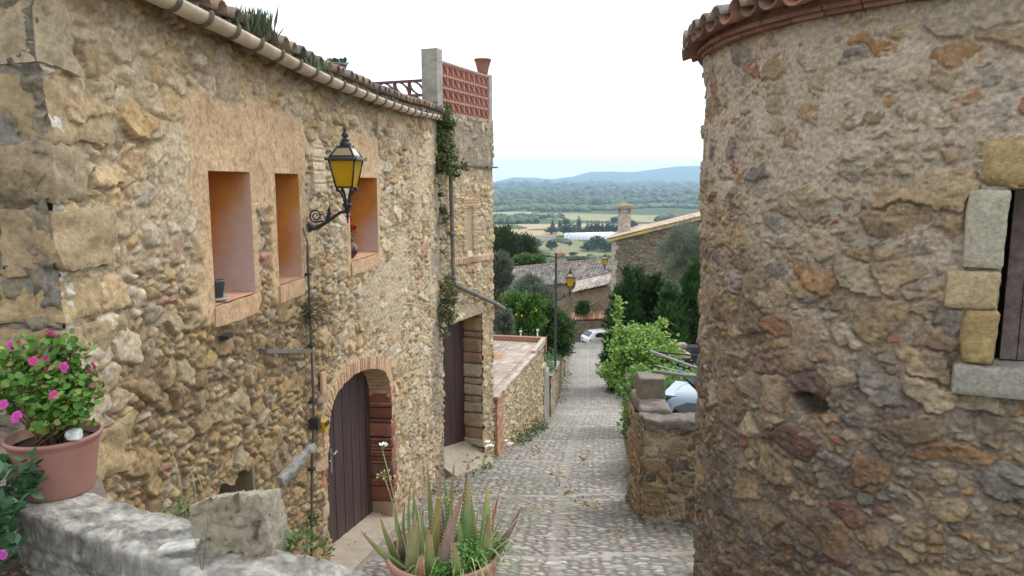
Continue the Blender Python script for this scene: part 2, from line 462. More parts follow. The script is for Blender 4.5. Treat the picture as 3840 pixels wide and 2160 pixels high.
# lime mortar round the door arch
acx = np.interp(Sg, ARS, ARZ)
ad = np.full(Sg.shape, 9.0)
for s_, z_ in zip(np.interp(np.linspace(0, 1, 60), np.linspace(0, 1, len(ARS)), ARS), np.interp(np.linspace(0, 1, 60), np.linspace(0, 1, len(ARS)), ARZ)): ad = np.minimum(ad, np.hypot(Sg - s_, Zg - z_))
am = sstep(.24, .12, ad + .10 * (fbm(Sg, Zg, 7, 3, 107) - .5))
h = h * (1 - am) + (.034 + .012 * (fbm(Sg, Zg, 30, 3, 109) - .5)) * am
c = c * (1 - am[..., None] * .85) + np.array((.50, .345, .21)) * (.8 + .4 * fbm(Sg, Zg, 12, 4, 111))[..., None] * am[..., None] * .85
# dirt-darkened strip under the eaves and pale lichen at the corner
li = sstep(.5, .62, fbm(Sg, Zg, 9, 5, 99) + .42 * sstep(3.62, 3.46, Sg) - .08)
li = li * sstep(3.85, 3.6, Sg) * sstep(.9, .2, Zg)
c = c * (1 - .75 * li[..., None]) + np.array((.60, .58, .53)) * .75 * li[..., None]
# sooty damp patch by the downpipe end of the wall
dk = sstep(.45, .62, fbm(Sg, Zg, 2.2, 4, 103) + .35 * sstep(11.9, 12.7, Sg) - .12) * sstep(11.5, 12.5, Sg)
c = c * (1 - .6 * dk[..., None]) + np.array((.17, .155, .135)) * .6 * dk[..., None]
archz = np.interp(Sg, ARS, ARZ)
smid = (Sg[:-1, :-1] + Sg[1:, 1:]) / 2; zmid = (Zg[:-1, :-1] + Zg[1:, 1:]) / 2
keep = np.ones(smid.shape, bool)
for a, b, cc, d in WIN: keep &= ~((smid > a) & (smid < b) & (zmid > cc) & (zmid < d))
keep &= ~((smid > 7.06) & (smid < 9.50) & (zmid < np.interp(smid, ARS, ARZ)))
HOLE = (smid > 4.86) & (smid < 5.42) & (zmid < -2.245 + .03 * np.sin(smid * 23)) & (zmid > -2.75)
keep &= ~HOLE
h = np.maximum(h, -.03)
px = Sg * sA + (h - DW) * cA; py = Sg * cA - (h - DW) * sA
wall_l = grid_mesh('wall', np.stack([px, py, Zg], -1), keep, M_STONE, house, c)

# gable end on the left, bigger and greyer stones
PAL_G = [(.21, .185, .14, 3, 1), (.26, .22, .15, 3, 1), (.155, .145, .125, 3.4, 1), (.30, .265, .20, 1.2, 1), (.09, .08, .08, .8, 1), (.29, .22, .11, 1, 1)]
ns = np.arange(-3.2, .03, .0125); zg = np.arange(-3.6, 2.2, .0125)
Ng, Zq = np.meshgrid(ns, zg, indexing='ij')
hg, cg, _, _ = masonry(Ng, Zq, (.42, .29), 23, PAL_G, (.25, .23, .20), depth=.055, mlev=.008, warp=.05, merge=.3, rough=1.4, split=.25, edge=.03)
Sg2 = S0 - hg
wall_g = grid_mesh('gable_wall', np.stack([Sg2 * sA + (Ng - DW) * cA, Sg2 * cA - (Ng - DW) * sA, Zq], -1)[::-1], np.ones((len(ns) - 1, len(zg) - 1), bool), M_STONE, house, cg[::-1])

def rough_block(name, fn, a, b, c_, n=(8, 8, 8), amp=.02, sc=6, seed=1, colr=(.4, .3, .2), mat_=None, parent=None, rnd=.25, cvar=.35, sub=None):
    """a box in frame fn, its faces gridded, corners rounded and the surface broken up by noise"""
    (a0, a1), (b0, b1), (c0, c1) = a, b, c_
    Vs = []; Fs = []; base = 0
    sz = np.array([a1 - a0, b1 - b0, c1 - c0]); ce = np.array([a1 + a0, b1 + b0, c1 + c0]) / 2
    for ax in range(3):
        o = [k for k in range(3) if k != ax]
        for sg in (-1, 1):
            u = np.linspace(-.5, .5, n[o[0]] + 1); v = np.linspace(-.5, .5, n[o[1]] + 1)
            Ug, Vg = np.meshgrid(u, v, indexing='ij')
            P = np.zeros(Ug.shape + (3,)); P[..., o[0]] = Ug; P[..., o[1]] = Vg; P[..., ax] = sg * .5
            idx = base + np.arange(Ug.size).reshape(Ug.shape)
            q = np.stack([idx[:-1, :-1], idx[1:, :-1], idx[1:, 1:], idx[:-1, 1:]], -1).reshape(-1, 4)
            if (sg > 0) == (ax == 1): q = q[:, ::-1]
            Vs.append(P.reshape(-1, 3)); Fs.append(q); base += Ug.size
    P = np.concatenate(Vs); Fq = np.concatenate(Fs)
    rr = rnd * sz.min()
    Q = P * sz
    inner = np.clip(Q, -(sz / 2 - rr), sz / 2 - rr)
    dl = Q - inner; ln = np.linalg.norm(dl, axis=1, keepdims=True); ln[ln < 1e-9] = 1
    nrm = dl / ln
    Q = inner + nrm * np.minimum(ln, rr)
    w = Q + ce
    dsp = amp * ((fbm3(w + seed * 3.1, sc, 4, seed) - .5) * 2 + .6 * (fbm3(w + seed * 5.7, sc * 4, 2, seed + 9) - .5))
    off = np.stack([vn3(w * sc * .45 + seed, seed + 20) - .5, vn3(w * sc * .45 + seed, seed + 21) - .5, vn3(w * sc * .45 + seed, seed + 22) - .5], -1) * amp * 1.6
    w = w + nrm * dsp[:, None] + off
    cc = np.array(colr) * (1 - cvar + 2 * cvar * fbm3(w, sc * 1.6, 4, seed + 40))[:, None]
    W = np.array([fn(*p) for p in w])
    if sub is not None: sub.append((W, Fq, cc)); return
    return mesh_np(name, W, Fq, mat_ or M_STONE, parent, cc, True)
def join_blocks(name, blocks, mat_, parent):
    V = []; Fq = []; C = []; b = 0
    for w, f, cc in blocks:
        V.append(w); Fq.append(f + b); C.append(cc); b += len(w)
    return mesh_np(name, np.concatenate(V), np.concatenate(Fq), mat_, parent, np.concatenate(C), True)
bl = []; zq = -3.3; k = 0
while zq < 1.9:
    hh = random.uniform(.24, .42); lg = k % 2
    a1 = S0 + (random.uniform(.42, .6) if lg else random.uniform(.2, .3)); b0 = -(random.uniform(.25, .4) if lg else random.uniform(.5, .7))
    rough_block('q', LW, (S0 - .03, a1), (b0, .035), (zq + .012, zq + hh - .012), (16, 16, 12), .038, 9, 60 + k,
                random.choice([(.40, .30, .17), (.37, .28, .17), (.42, .31, .16), (.33, .26, .17), (.42, .34, .23)]), sub=bl, rnd=.05)
    zq += hh; k += 1
join_blocks('corner_stone', bl, M_STONE, house)
mb = MB(); mb.col((.22, .19, .14)); mb.fbox(LW, S0 + .03, S0 + .6, -.6, -.035, -4.2, 1.1); mb.fbox(LW, S0 + .02, S0 + .12, -3.2, -.05, -3.6, 2.1); mb.build('wall_core', M_STONE, house)

# window recesses
def patch(fa, n, m, colfn):
    u = np.linspace(0, 1, n + 1); v = np.linspace(0, 1, m + 1); Ug, Vg = np.meshgrid(u, v, indexing='ij')
    P = fa(Ug, Vg); idx = np.arange(Ug.size).reshape(Ug.shape)
    q = np.stack([idx[:-1, :-1], idx[1:, :-1], idx[1:, 1:], idx[:-1, 1:]], -1).reshape(-1, 4)
    return P.reshape(-1, 3), q, colfn(Ug, Vg).reshape(-1, 3)
def LWa(s, n, z): return np.stack([s * sA + (n - DW) * cA, s * cA - (n - DW) * sA, z + 0 * s], -1)
DEEP = .52
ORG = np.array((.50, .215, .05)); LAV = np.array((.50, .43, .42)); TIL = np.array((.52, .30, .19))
for wi, (a, b, z0, z1) in enumerate(WIN):
    f = .04
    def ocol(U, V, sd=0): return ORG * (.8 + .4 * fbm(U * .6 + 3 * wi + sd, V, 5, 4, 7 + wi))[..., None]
    def rcol(U, V):       # U 0 outer edge .. 1 deep, V 0 bottom .. 1 top: orange blends to grey-lavender low and outside
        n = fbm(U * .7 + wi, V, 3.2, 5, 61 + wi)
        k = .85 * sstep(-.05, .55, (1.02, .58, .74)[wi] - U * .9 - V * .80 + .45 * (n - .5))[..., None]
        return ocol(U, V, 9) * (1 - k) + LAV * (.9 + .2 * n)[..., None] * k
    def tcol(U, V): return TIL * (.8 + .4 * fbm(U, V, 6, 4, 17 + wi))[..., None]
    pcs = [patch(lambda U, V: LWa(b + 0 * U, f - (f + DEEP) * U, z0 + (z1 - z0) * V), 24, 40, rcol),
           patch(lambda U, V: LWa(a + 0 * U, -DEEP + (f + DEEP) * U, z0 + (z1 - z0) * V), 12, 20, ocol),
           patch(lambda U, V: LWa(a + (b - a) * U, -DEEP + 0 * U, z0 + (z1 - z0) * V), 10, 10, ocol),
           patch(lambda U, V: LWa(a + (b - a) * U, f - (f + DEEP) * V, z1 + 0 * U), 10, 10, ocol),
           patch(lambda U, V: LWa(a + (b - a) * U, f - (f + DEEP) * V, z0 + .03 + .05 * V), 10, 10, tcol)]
    V = []; Fq = []; C = []; nb = 0
    for p, q, cc in pcs: V.append(p); Fq.append(q + nb); C.append(cc); nb += len(p)
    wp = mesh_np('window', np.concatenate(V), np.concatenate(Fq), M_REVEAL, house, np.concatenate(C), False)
    bb = []
    rough_block('s', LW, (a - .02, b + .02), (-.02, .058), (z0 - .13, z0 + .022), (14, 4, 5), .010, 9, 5 + wi, (.52, .34, .205), sub=bb, rnd=.14, cvar=.25)
    join_blocks('sill', bb, M_STONE, wp)

# the triangular hole near the ground: dark sides behind the opening
mb = MB(); mb.fbox(LW, 4.84, 5.44, -.5, -.47, -2.8, -2.2); mb.fbox(LW, 5.42, 5.46, -.47, .02, -2.8, -2.22)
mb.fbox(LW, 4.84, 5.42, -.47, 0, -2.79, -2.76)
mb.add([LW(4.84, -.02, -2.2), LW(5.42, -.02, -2.2), LW(5.42, -.47, -2.2), LW(4.84, -.47, -2.2), LW(4.84, -.02, -2.17), LW(5.42, -.02, -2.17), LW(5.42, -.47, -2.17), LW(4.84, -.47, -2.17)], [(0, 1, 2, 3), (7, 6, 5, 4)])
mb.build('niche', mat('niche_stone', (.20, .16, .11), var=.35), house)

# ---- the arched door
RC = -.27
jam = []
zb = -3.0; k = 0
# right reveal, red bricks from thick blocks to thin courses
zj = -4.95
while zj < -2.62:
    th = random.choice([.045, .045, .05, .05, .16, .22]) if zj > -4.5 else .3
    th = min(th, -2.60 - zj + .04)
    col = random.choice([(.27, .10, .065), (.29, .12, .08), (.22, .085, .06), (.31, .15, .10), (.20, .10, .08)]) if th < .29 else (.36, .25, .16)
    nx = random.uniform(-.012, .014)
    rough_block('b', LW, (9.47 + nx, 9.72), (RC - .06, .035 + random.uniform(-.01, .012)), (zj + .005, zj + th - .005), (4, 6, 3), .007, 16, k + 200, col, sub=jam, rnd=.2, cvar=.3)
    zj += th; k += 1
# left jamb bricks, small
zj = -4.6
while zj < -2.7:
    th = random.choice([.05, .05, .06, .2]); 
    rough_block('b', LW, (6.86 + random.uniform(0, .08), 7.075 + random.uniform(-.01, .01)), (RC - .06, .03 + random.uniform(-.015, .01)), (zj + .004, zj + th - .006), (4, 5, 3), .007, 16, k + 300, random.choice([(.44, .31, .2), (.48, .36, .24), (.34, .14, .08)] if zj < -3.2 else [(.36, .15, .09), (.42, .2, .12)]), sub=jam, rnd=.2)
    zj += th; k += 1
# arch ring of thin bricks on edge
acc = np.concatenate([[0], np.cumsum(np.hypot(np.diff(ARS), np.diff(ARZ)))])
tot = acc[-1]; n_b = 52
for i in range(n_b):
    t0, t1 = tot * i / n_b, tot * (i + .92) / n_b
    p0 = np.array((np.interp(t0, acc, ARS), np.interp(t0, acc, ARZ))); p1 = np.array((np.interp(t1, acc, ARS), np.interp(t1, acc, ARZ)))
    tv = (p1 - p0) / np.linalg.norm(p1 - p0); nv = np.array((-tv[1], tv[0]))
    ln = .14 + random.uniform(-.015, .015)
    def AF(u, n, w, p0=p0, tv=tv, nv=nv): q = p0 + tv * u + nv * w; return LW(q[0], n, q[1])
    red = hr(np.array(i), np.array(4)) > .62
    rough_block('b', AF, (0, np.linalg.norm(p1 - p0)), (RC - .05, .046 + random.uniform(-.006, .006)), (-.008, ln), (2, 6, 4), .006, 18, i + 400,
                random.choice([(.40, .24, .15), (.40, .22, .14)]) if red else random.choice([(.52, .35, .21), (.51, .33, .20), (.52, .37, .24)]), sub=jam, rnd=.18)
def door_top(s): return np.interp(s, ARS, ARZ)
door = MB()
npl = 17; w = (9.62 - 6.98) / npl
for i in range(npl):
    a = 6.98 + w * i
    zt = max(door_top(a), door_top(a + w)) + .12
    door.fbox(LW, a + .004, a + w - .004, RC - .05, RC + (.004 if i % 2 else 0), -5.3, zt)
    door.fbox(LW, a - .004, a + .004, RC - .05, RC - .012, -5.3, zt)
door.fbox(LW, 6.9, 9.7, RC - .06, RC - .05, -5.3, -1.95)
dparent = door.build('door', M_DOOR, house)
mb = MB(); mb.fbox(LW, 7.06, 7.56, RC + .004, RC + .016, -4.45, -3.78); mb.build('kick_plate', mat('door_plate', (.075, .042, .036), var=.25, nscale=8, rough=.5), dparent)
mb = MB(); mb.tube([LW(7.93, RC, -3.1), LW(7.93, RC + .05, -3.1), LW(8.02, RC + .05, -3.09)], .012, 8)
mb.fbox(LW, 7.91, 7.96, RC, RC + .012, -3.33, -3.04); mb.lathe([(.018, 0), (.018, .01), (.0, .012)], LW(7.86, RC + .015, -3.16), 10)
mb.build('handle', mat('dull_steel', (.32, .31, .3), var=.2, metal=.8, rough=.45), dparent)
join_blocks('door_brick_surround', jam, M_BRICK, house)
mb = MB()   # sloping cement threshold, following the lane
def thr(s): return lane_z(s * cA + 2.6 * sA)
for i in range(12):
    a = 6.95 + i * .22; b = a + .22
    za, zb_ = thr(a) + .12, thr(b) + .12
    P = [LW(a, RC - .05, -6), LW(b, RC - .05, -6), LW(b, .16, -6), LW(a, .16, -6), LW(a, RC - .05, za + .06), LW(b, RC - .05, zb_ + .06), LW(b, .16, zb_ - .05), LW(a, .16, za - .05)]
    mb.hexa([P[0], P[3], P[2], P[1], P[4], P[7], P[6], P[5]])
mb.build('threshold', M_CEMENT, house)

# ---- fittings on the wall
mb = MB()
def BAR(a, n, c_): return LW(a, n, -1.36 - .225 * (a - 5.68) + c_)
mb.fbox(BAR, 5.68, 6.66, .05, .07, -.018, .018); mb.fbox(BAR, 5.68, 5.70, -.02, .05, -.018, .018)
mb.build('iron_bar', mat('grey_steel_bar', (.20, .19, .18), var=.25, rough=.5, metal=.4), house)
mb = MB(); mb.fbox(LW, 4.99, 5.12, .03, .075, -1.125, -1.09); mb.fbox(LW, 5.01, 5.03, .075, .09, -1.12, -1.095); mb.build('wall_bracket', M_IRON, house)
bb = []
def LG(u, n, w_):   # weathered grey lintel log leaning in the wall
    return LW(5.86 + u * .80 - w_ * .2, n, -2.58 + u * .045 - .03 * math.sin(u * 3) + w_ * .8)
rough_block('l', LG, (0, 1.0), (-.06, .075), (-.01, .105), (30, 8, 6), .03, 9, 77, (.27, .26, .24), sub=bb, rnd=.2)
join_blocks('lintel_log', bb, M_STONE, house)

# ---- eaves: clay canal tiles and the cream half-round gutter
def tile_shell(mb, fn, wid, wid2, length, rise=.5, th=.016, up=True, n=9, col=None):
    """half-barrel tile in a frame fn(across, along, up); wid at along=0"""
    if col is not None: mb.col(col)
    vs = []
    for al, wd in ((0, wid), (length, wid2)):
        for rad in (wd / 2, wd / 2 - th):
            for k in range(n):
                an = math.pi * k / (n - 1)
                y = math.sin(an) * rad * rise * 2 * .5 / .5
                vs.append(fn(math.cos(an) * rad, al, y * (1 if up else -1)))
    fs = []
    def q(a, b, c_, d): fs.append((a, b, c_, d) if up else (d, c_, b, a))
    for k in range(n - 1):
        q(k, k + 1, 2 * n + k + 1, 2 * n + k)
        q(n + k + 1, n + k, 3 * n + k, 3 * n + k + 1)
        q(k + 1, k, n + k, n + k + 1)
        q(2 * n + k, 2 * n + k + 1, 3 * n + k + 1, 3 * n + k)
    fs.append((0, 2 * n, 3 * n, n)); fs.append((n - 1, 2 * n - 1, 4 * n - 1, 3 * n - 1))
    mb.add(vs, fs, True)
CLAY = [(.22, .15, .105), (.25, .19, .135), (.20, .175, .145), (.16, .145, .125), (.26, .22, .16), (.13, .12, .11), (.22, .20, .165)]
def sag(s): return np.interp(s, [3.2, 4.1, 5.1, 6.0, 6.9, 8.7, 10.2, 11.6, 13], [1.06, 1.04, 1.01, .965, .94, .94, .965, 1.03, 1.05])
mb = MB(); sl = math.tan(R(17))
i = 0; s = 3.1
while s < 12.7:
    for crs in range(7):
        n0 = .20 - crs * .33 + random.uniform(-.015, .015)
        js = random.uniform(-.012, .012); jz = random.uniform(-.008, .008)
        def TF(a, l, u, s=s, n0=n0, crs=crs, js=js, jz=jz):
            return LW(s + a + js, n0 - l, float(sag(s)) + .115 + (.20 - n0 + l) * sl + u + jz + (.022 if l < .1 else 0))
        tile_shell(mb, TF, .17, .14, .42, col=np.array(random.choice(CLAY)) * random.uniform(.8, 1.2))
        def TD(a, l, u, s=s + .105, n0=n0, crs=crs, js=js, jz=jz):
            return LW(s + a + js, n0 - .04 - l, float(sag(s)) + .125 + (.20 - n0 + l) * sl + u * .8 + jz)
        tile_shell(mb, TD, .17, .17, .42, up=False, col=np.array(random.choice(CLAY)) * random.uniform(.7, 1.0))
    s += .208
mb.col((.26, .19, .12))
NS = np.linspace(3.1, 12.7, 25)
for a, b in zip(NS, NS[1:]):   # boarding under the tiles, and the mortar bed on the wall head
    za, zb_ = float(sag(a)), float(sag(b))
    P = [LW(a, .14, za + .02), LW(b, .14, zb_ + .02), LW(b, -3.2, zb_ + .02 + 3.34 * sl), LW(a, -3.2, za + .02 + 3.34 * sl)]
    mb.hexa(P + [(p[0], p[1], p[2] + .035) for p in P])
roof_l = mb.build('roof', M_CLAY, house)
GR, GN = .068, .255
mb = MB(); s = 3.15; jb = []
while s < 11.62:
    e = min(s + .36, 11.66)
    za, zb_ = float(sag(s)) - .005, float(sag(e)) - .005
    g = random.uniform(.85, 1.08)
    vs = []; n = 11
    for ss_, zz in ((s, za), (e - .01, zb_)):
        for rad in (GR, GR - .012):
            for k in range(n):
                an = math.pi + math.pi * k / (n - 1)
                vs.append(LW(ss_, GN + math.cos(an) * rad, zz + .03 + math.sin(an) * rad))
    fs = []
    for k in range(n - 1):
        fs += [(k, k + 1, 2 * n + k + 1, 2 * n + k), (n + k + 1, n + k, 3 * n + k, 3 * n + k + 1), (k + 1, k, n + k, n + k + 1), (2 * n + k, 2 * n + k + 1, 3 * n + k + 1, 3 * n + k)]
    fs += [(0, 2 * n, 3 * n, n), (n - 1, 2 * n - 1, 4 * n - 1, 3 * n - 1)]
    mb.col(np.array((.50, .40, .29)) * g); mb.add(vs, fs, True)
    j = MB(); rr = GR + .008
    for k in range(14):
        a0 = math.pi * .93 + math.pi * 1.14 * k / 14; a1 = math.pi * .93 + math.pi * 1.14 * (k + 1) / 14
        P = [LW(sx, GN + math.cos(an) * r_, float(sag(sx)) + .025 + math.sin(an) * r_) for r_ in (GR - .002, rr) for an in (a0, a1) for sx in (e - .032, e + .012)]
        j.hexa([P[0], P[1], P[3], P[2], P[4], P[5], P[7], P[6]])
    jb.append(j); s = e
gutter = mb.build('gutter', mat('cream_gutter', attr=True, var=.22, nscale=9, bump=.2, bscale=40, rough=.6), house)
M_JOINT = mat('gutter_joint', (.12, .095, .075), var=.3)
for j in jb: j.build('joint_band', M_JOINT, gutter)

# ================================================================== TERRACE BUILDING BEYOND
terr = thing('terraced_house', 'tall narrow stone building with rooftop terrace and tall dark double gate beyond the long house', 'house', TW(1.2, -1, -5.5))
us = np.arange(-.02, 2.345, .018); zt = np.arange(-6.8, 1.28, .0165)
us = snap(us, [.05, 1.78]); zt = snap(zt, [-2.6])
Ug, Zt = np.meshgrid(us, zt, indexing='ij')
PAL_T = [(.56, .45, .28, 4, 1), (.60, .50, .36, 3, 1), (.47, .32, .15, 2.5, 1), (.38, .27, .16, 1.5, 1), (.36, .16, .1, .5, 1), (.42, .36, .28, 1.5, 1)]
upm = sstep(.30, .36, Zt)
ht, ct, _, mkt = masonry(Ug, Zt, (.17, .13), 31, PAL_T, (.45, .345, .225), depth=.05, mlev=-.002, mlev_map=.022 * upm, warp=.025, merge=.3)
gl = (upm * sstep(.3, .55, fbm(Ug, Zt, 6, 5, 37) + .12))[..., None]
ct = ct * (1 - .62 * gl) + np.array((.155, .145, .13)) * .62 * gl
rowt = np.floor((Zt + 6) / .05)
bandm = (sstep(.0, .02, Ug - .38) * sstep(.0, .02, 2.29 - Ug) * (np.abs(Zt + 1.46 + .03 * (Ug - 1)) < .065))
bcol = np.floor(Ug / .21)
bcc = np.array((.42, .27, .19)) * (.75 + .5 * hr(bcol, 7 + 0 * bcol))[..., None]
jnt = sstep(.9, .97, np.abs((Ug / .21) % 1 - .5) * 2)
ht = ht * (1 - bandm) + (.06 - .02 * jnt) * bandm
ct = ct * (1 - bandm[..., None]) + bcc * (1 - .2 * jnt[..., None]) * bandm[..., None]
# blocked slit window with thin brick sides
for a, b in ((.93, 1.06), (1.36, 1.55)):
    m_ = ((Ug > a) & (Ug < b) & (Zt > -1.3) & (Zt < -.45)) | ((Ug > .93) & (Ug < 1.55) & (Zt > -.45) & (Zt < -.28))
    m_ = m_.astype(float); rj = np.abs((Zt / .048) % 1 - .5) * 2
    cc = np.array((.44, .30, .20)) * (.8 + .4 * hr(np.floor(Zt / .048), 9 + 0 * Zt))[..., None]
    ht = ht * (1 - m_) + (.035 - .02 * sstep(.7, .95, rj)) * m_; ct = ct * (1 - m_[..., None]) + cc * m_[..., None]
m_ = ((Ug > 1.06) & (Ug < 1.36) & (Zt > -1.3) & (Zt < -.45)).astype(float)
ht = ht - .06 * m_
um = (Ug[:-1, :-1] + Ug[1:, 1:]) / 2; zm = (Zt[:-1, :-1] + Zt[1:, 1:]) / 2
keep = ~((um > .05) & (um < 1.78) & (zm < -2.6))
def TWa(u, n, z): return np.stack([AX + u * s2 + n * c2, AY + u * c2 - n * s2, z + 0 * u], -1)
grid_mesh('wall', TWa(Ug, ht, Zt), keep, M_STONE, terr, ct)
# far end wall and the back of the block
mb = MB(); mb.col((.36, .29, .2)); mb.fbox(TW, .0, 2.32, -4.0, -.62, -6.8, 1.15); mb.fbox(TW, 1.83, 2.325, -.62, .0, -6.8, -2.56); mb.fbox(TW, 0, 2.325, -.62, .0, -2.56, 1.2)
mb.build('side_wall', M_STONE, terr)
# stub where the two buildings meet
us3 = np.arange(-.55, .03, .015); Z3 = np.arange(-6.6, 1.28, .016)
U3, Zz = np.meshgrid(us3, Z3, indexing='ij')
h3, c3, _, _ = masonry(U3 + 5, Zz, (.15, .12), 41, PAL_T, (.30, .25, .19), depth=.05, mlev=0)
g3 = sstep(.35, .6, fbm(U3, Zz, 3, 4, 43))[..., None]; c3 = c3 * (1 - .6 * g3) + np.array((.17, .16, .14)) * .6 * g3
PP = TWa(.0 - h3 - .02, U3, Zz)
grid_mesh('corner_wall', PP[::-1], np.ones((len(us3) - 1, len(Z3) - 1), bool), M_STONE, terr, c3[::-1])
mb = MB(); 
for i in range(9):
    a = i * .27; mb.fbox(TW, a + .004, a + .262, -.05, .085 + random.uniform(-.02, .02), .315 + random.uniform(-.006, .006), .345)
mb.fbox(TW, 2.325, 2.43, -.5, .09, .315, .345)
mb.build('ledge', mat('dark_slate', (.11, .10, .09), var=.4, nscale=14, bump=.6), terr)
# gate
g = MB()
ng = 12; gw = (2.1 - (-.1)) / ng
for i in range(ng):
    a = -.1 + gw * i
    zt0 = -2.5
    if 4.0 < i < 11: pass
    g.fbox(TW, a + .003, a + gw - .003, -.46, -.405, -6.6, zt0)
g.fbox(TW, -.1, 2.1, -.47, -.46, -6.6, -2.5)
for zz in np.arange(-5.2, -2.7, .28):
    for i in range(ng):
        for fz in (.3, .7):
            c0 = TW(-.1 + gw * (i + fz), -.402, zz - .03 * i)
            g.box(c0, (.012, .012, .012))
gate = g.build('gate', M_DOOR, terr)
for uc in (.22, .70):
    mb = MB(); mb.fbox(TW, uc - .1, uc + .1, -.405, -.395, -3.62, -3.08); mb.build('peephole', mat('dark_hole', (.012, .012, .012), var=.1, bump=0), gate)
    mb = MB()
    for t in np.linspace(-.09, .09, 5): mb.fbox(TW, uc + t - .008, uc + t + .008, -.395, -.385, -3.6, -3.1)
    mb.build('grille', M_IRON, gate)
mb = MB(); mb.tube([TW(.42, -.40, -4.28), TW(.42, -.35, -4.28), TW(.50, -.35, -4.28)], .012, 8); mb.lathe([(.025, -.02), (.025, .02)], TW(.42, -.38, -4.28), 10); mb.build('handle', M_IRON, gate)
# gate reveal: rough side, lintel, sloping sill
bb = []
zj = -6.4; k = 0
while zj < -2.62:
    th = min(random.choice([.18, .24, .3, .14]), -2.6 - zj + .03)
    rough_block('r', TW, (1.765 + random.uniform(-.02, .02), 1.98), (-.47, -.01), (zj + .008, zj + th - .008), (5, 10, 6), .02, 9, 500 + k, random.choice([(.45, .36, .25), (.40, .30, .19), (.36, .25, .15), (.48, .40, .3), (.42, .28, .14)]), sub=bb, rnd=.18)
    zj += th; k += 1
rough_block('r', TW, (.0, 1.85), (-.47, .03), (-2.6, -2.42), (20, 8, 5), .012, 8, 555, (.42, .33, .23), sub=bb, rnd=.12)
join_blocks('gate_surround', bb, M_STONE, terr)
mb = MB()
for i in range(8):
    a = .0 + i * .23; b = a + .23
    za, zb_ = lane_z(TW(a, 0, 0)[1]) + .36, lane_z(TW(b, 0, 0)[1]) + .36
    P = [TW(a, -.45, -7), TW(a, .28, -7), TW(b, .28, -7), TW(b, -.45, -7), TW(a, -.45, za + .05), TW(a, .28, za - .32), TW(b, .28, zb_ - .32), TW(b, -.45, zb_ + .05)]
    mb.hexa([P[0], P[1], P[2], P[3], P[4], P[5], P[6], P[7]])
mb.build('sill_slab', M_CEMENT, terr)
# pipes
mb = MB(); pts = [TW(.26, .10, 1.0), TW(.27, .10, .3), TW(.28, .11, -.6), TW(.3, .11, -1.2), TW(.32, .11, -1.72), TW(.33, .12, -1.85)]
mb.tube(pts, .040, 10)
for z in (.2, -.9, -1.7): mb.lathe([(.062, -.03), (.062, .03)], TW(.29, .11, z), 12)
mb.build('drainpipe', mat('weathered_zinc', (.13, .12, .105), var=.35, nscale=9, rough=.7, base2=(.20, .185, .16), mscale=5), terr)
mb = MB(); mb.tube([TW(.32, .10, -1.82), TW(1.2, .12, -2.13), TW(2.05, .14, -2.42), TW(2.58, .15, -2.64)], .045, 10)
for t in (.35, .8): mb.lathe([(.07, -.03), (.07, .03)], TW(.32 + 2.3 * t, .12 + .07 * t, -1.82 - .84 * t), 10)
mb.build('eaves_pipe', mat('clay_pipe', (.17, .155, .13), var=.3, nscale=8, rough=.85), terr)
# roof terrace parapet: concrete pillar and posts, pierced blocks
mb = MB(); mb.fbox(TW, .0, .20, -.31, .0, .9, 2.32); mb.build('parapet_pillar', M_CONC, terr)
mb = MB(); mb.fbox(TW, 2.20, 2.345, -.24, .0, 1.2, 2.16); mb.build('parapet_post', M_CONC, terr)
mb = MB(); mb.fbox(TW, .0, 2.34, -.26, .012, 1.18, 1.262); mb.fbox(TW, .0, 2.2, -.14, .004, 2.105, 2.135); mb.build('coping', mat('mortar_coping', (.34, .29, .24), var=.25), terr)
M_BLOCK = mat('pink_clay_block', (.40, .19, .145), var=.2, nscale=15, bump=.3, base2=(.34, .165, .13), mscale=5)
def lattice(mb, fn, a0, a1, z0, z1, nx, nz, dep0, dep1, bar=.018):
    """clay pierced blocks: a frame round each block, and four leaf arcs meeting at its corners"""
    wx = (a1 - a0) / nx; wz = (z1 - z0) / nz
    for i in range(nx + 1): mb.fbox(fn, a0 + i * wx - bar / 2, a0 + i * wx + bar / 2, dep0, dep1, z0, z1)
    for j in range(nz + 1): mb.fbox(fn, a0, a1, dep0 + .001, dep1 + .001, z0 + j * wz - bar * .7, z0 + j * wz + bar * .7)
    for i in range(nx):
        for j in range(nz):
            ox, oz = a0 + i * wx, z0 + j * wz
            for (cx, cz, q0) in ((ox, oz, 0), (ox + wx, oz + wz, 2)):
                pr = None
                for k in range(9):
                    an = (q0 * math.pi / 2) + math.pi / 2 * k / 8
                    pt = (cx + math.cos(an) * wx, cz + math.sin(an) * wz)
                    if pr is not None:
                        dx, dz = pt[0] - pr[0], pt[1] - pr[1]; l = math.hypot(dx, dz); nx_, nz_ = -dz / l * bar * .38, dx / l * bar * .38
                        P = []
                        for d in (dep0 + .003, dep1 - .003):
                            P += [fn(pr[0] - nx_, d, pr[1] - nz_), fn(pt[0] - nx_, d, pt[1] - nz_), fn(pt[0] + nx_, d, pt[1] + nz_), fn(pr[0] + nx_, d, pr[1] + nz_)]
                        mb.hexa(P)
                    pr = pt
mb = MB(); lattice(mb, TW, .20, 2.19, 1.265, 2.1, 9, 4, -.105, -.01, .026); mb.build('pierced_screen', M_BLOCK, terr)
M_LATT = mat('plum_lattice', (.16, .07, .075), var=.2)
mb = MB()
def TX(n, d, z): return TW(.10 + d, n - .31, z)
lattice(mb, TX, -2.7, 0, 1.05, 1.80, 9, 3, -.05, .03, .03); mb.build('pierced_screen', M_LATT, terr)

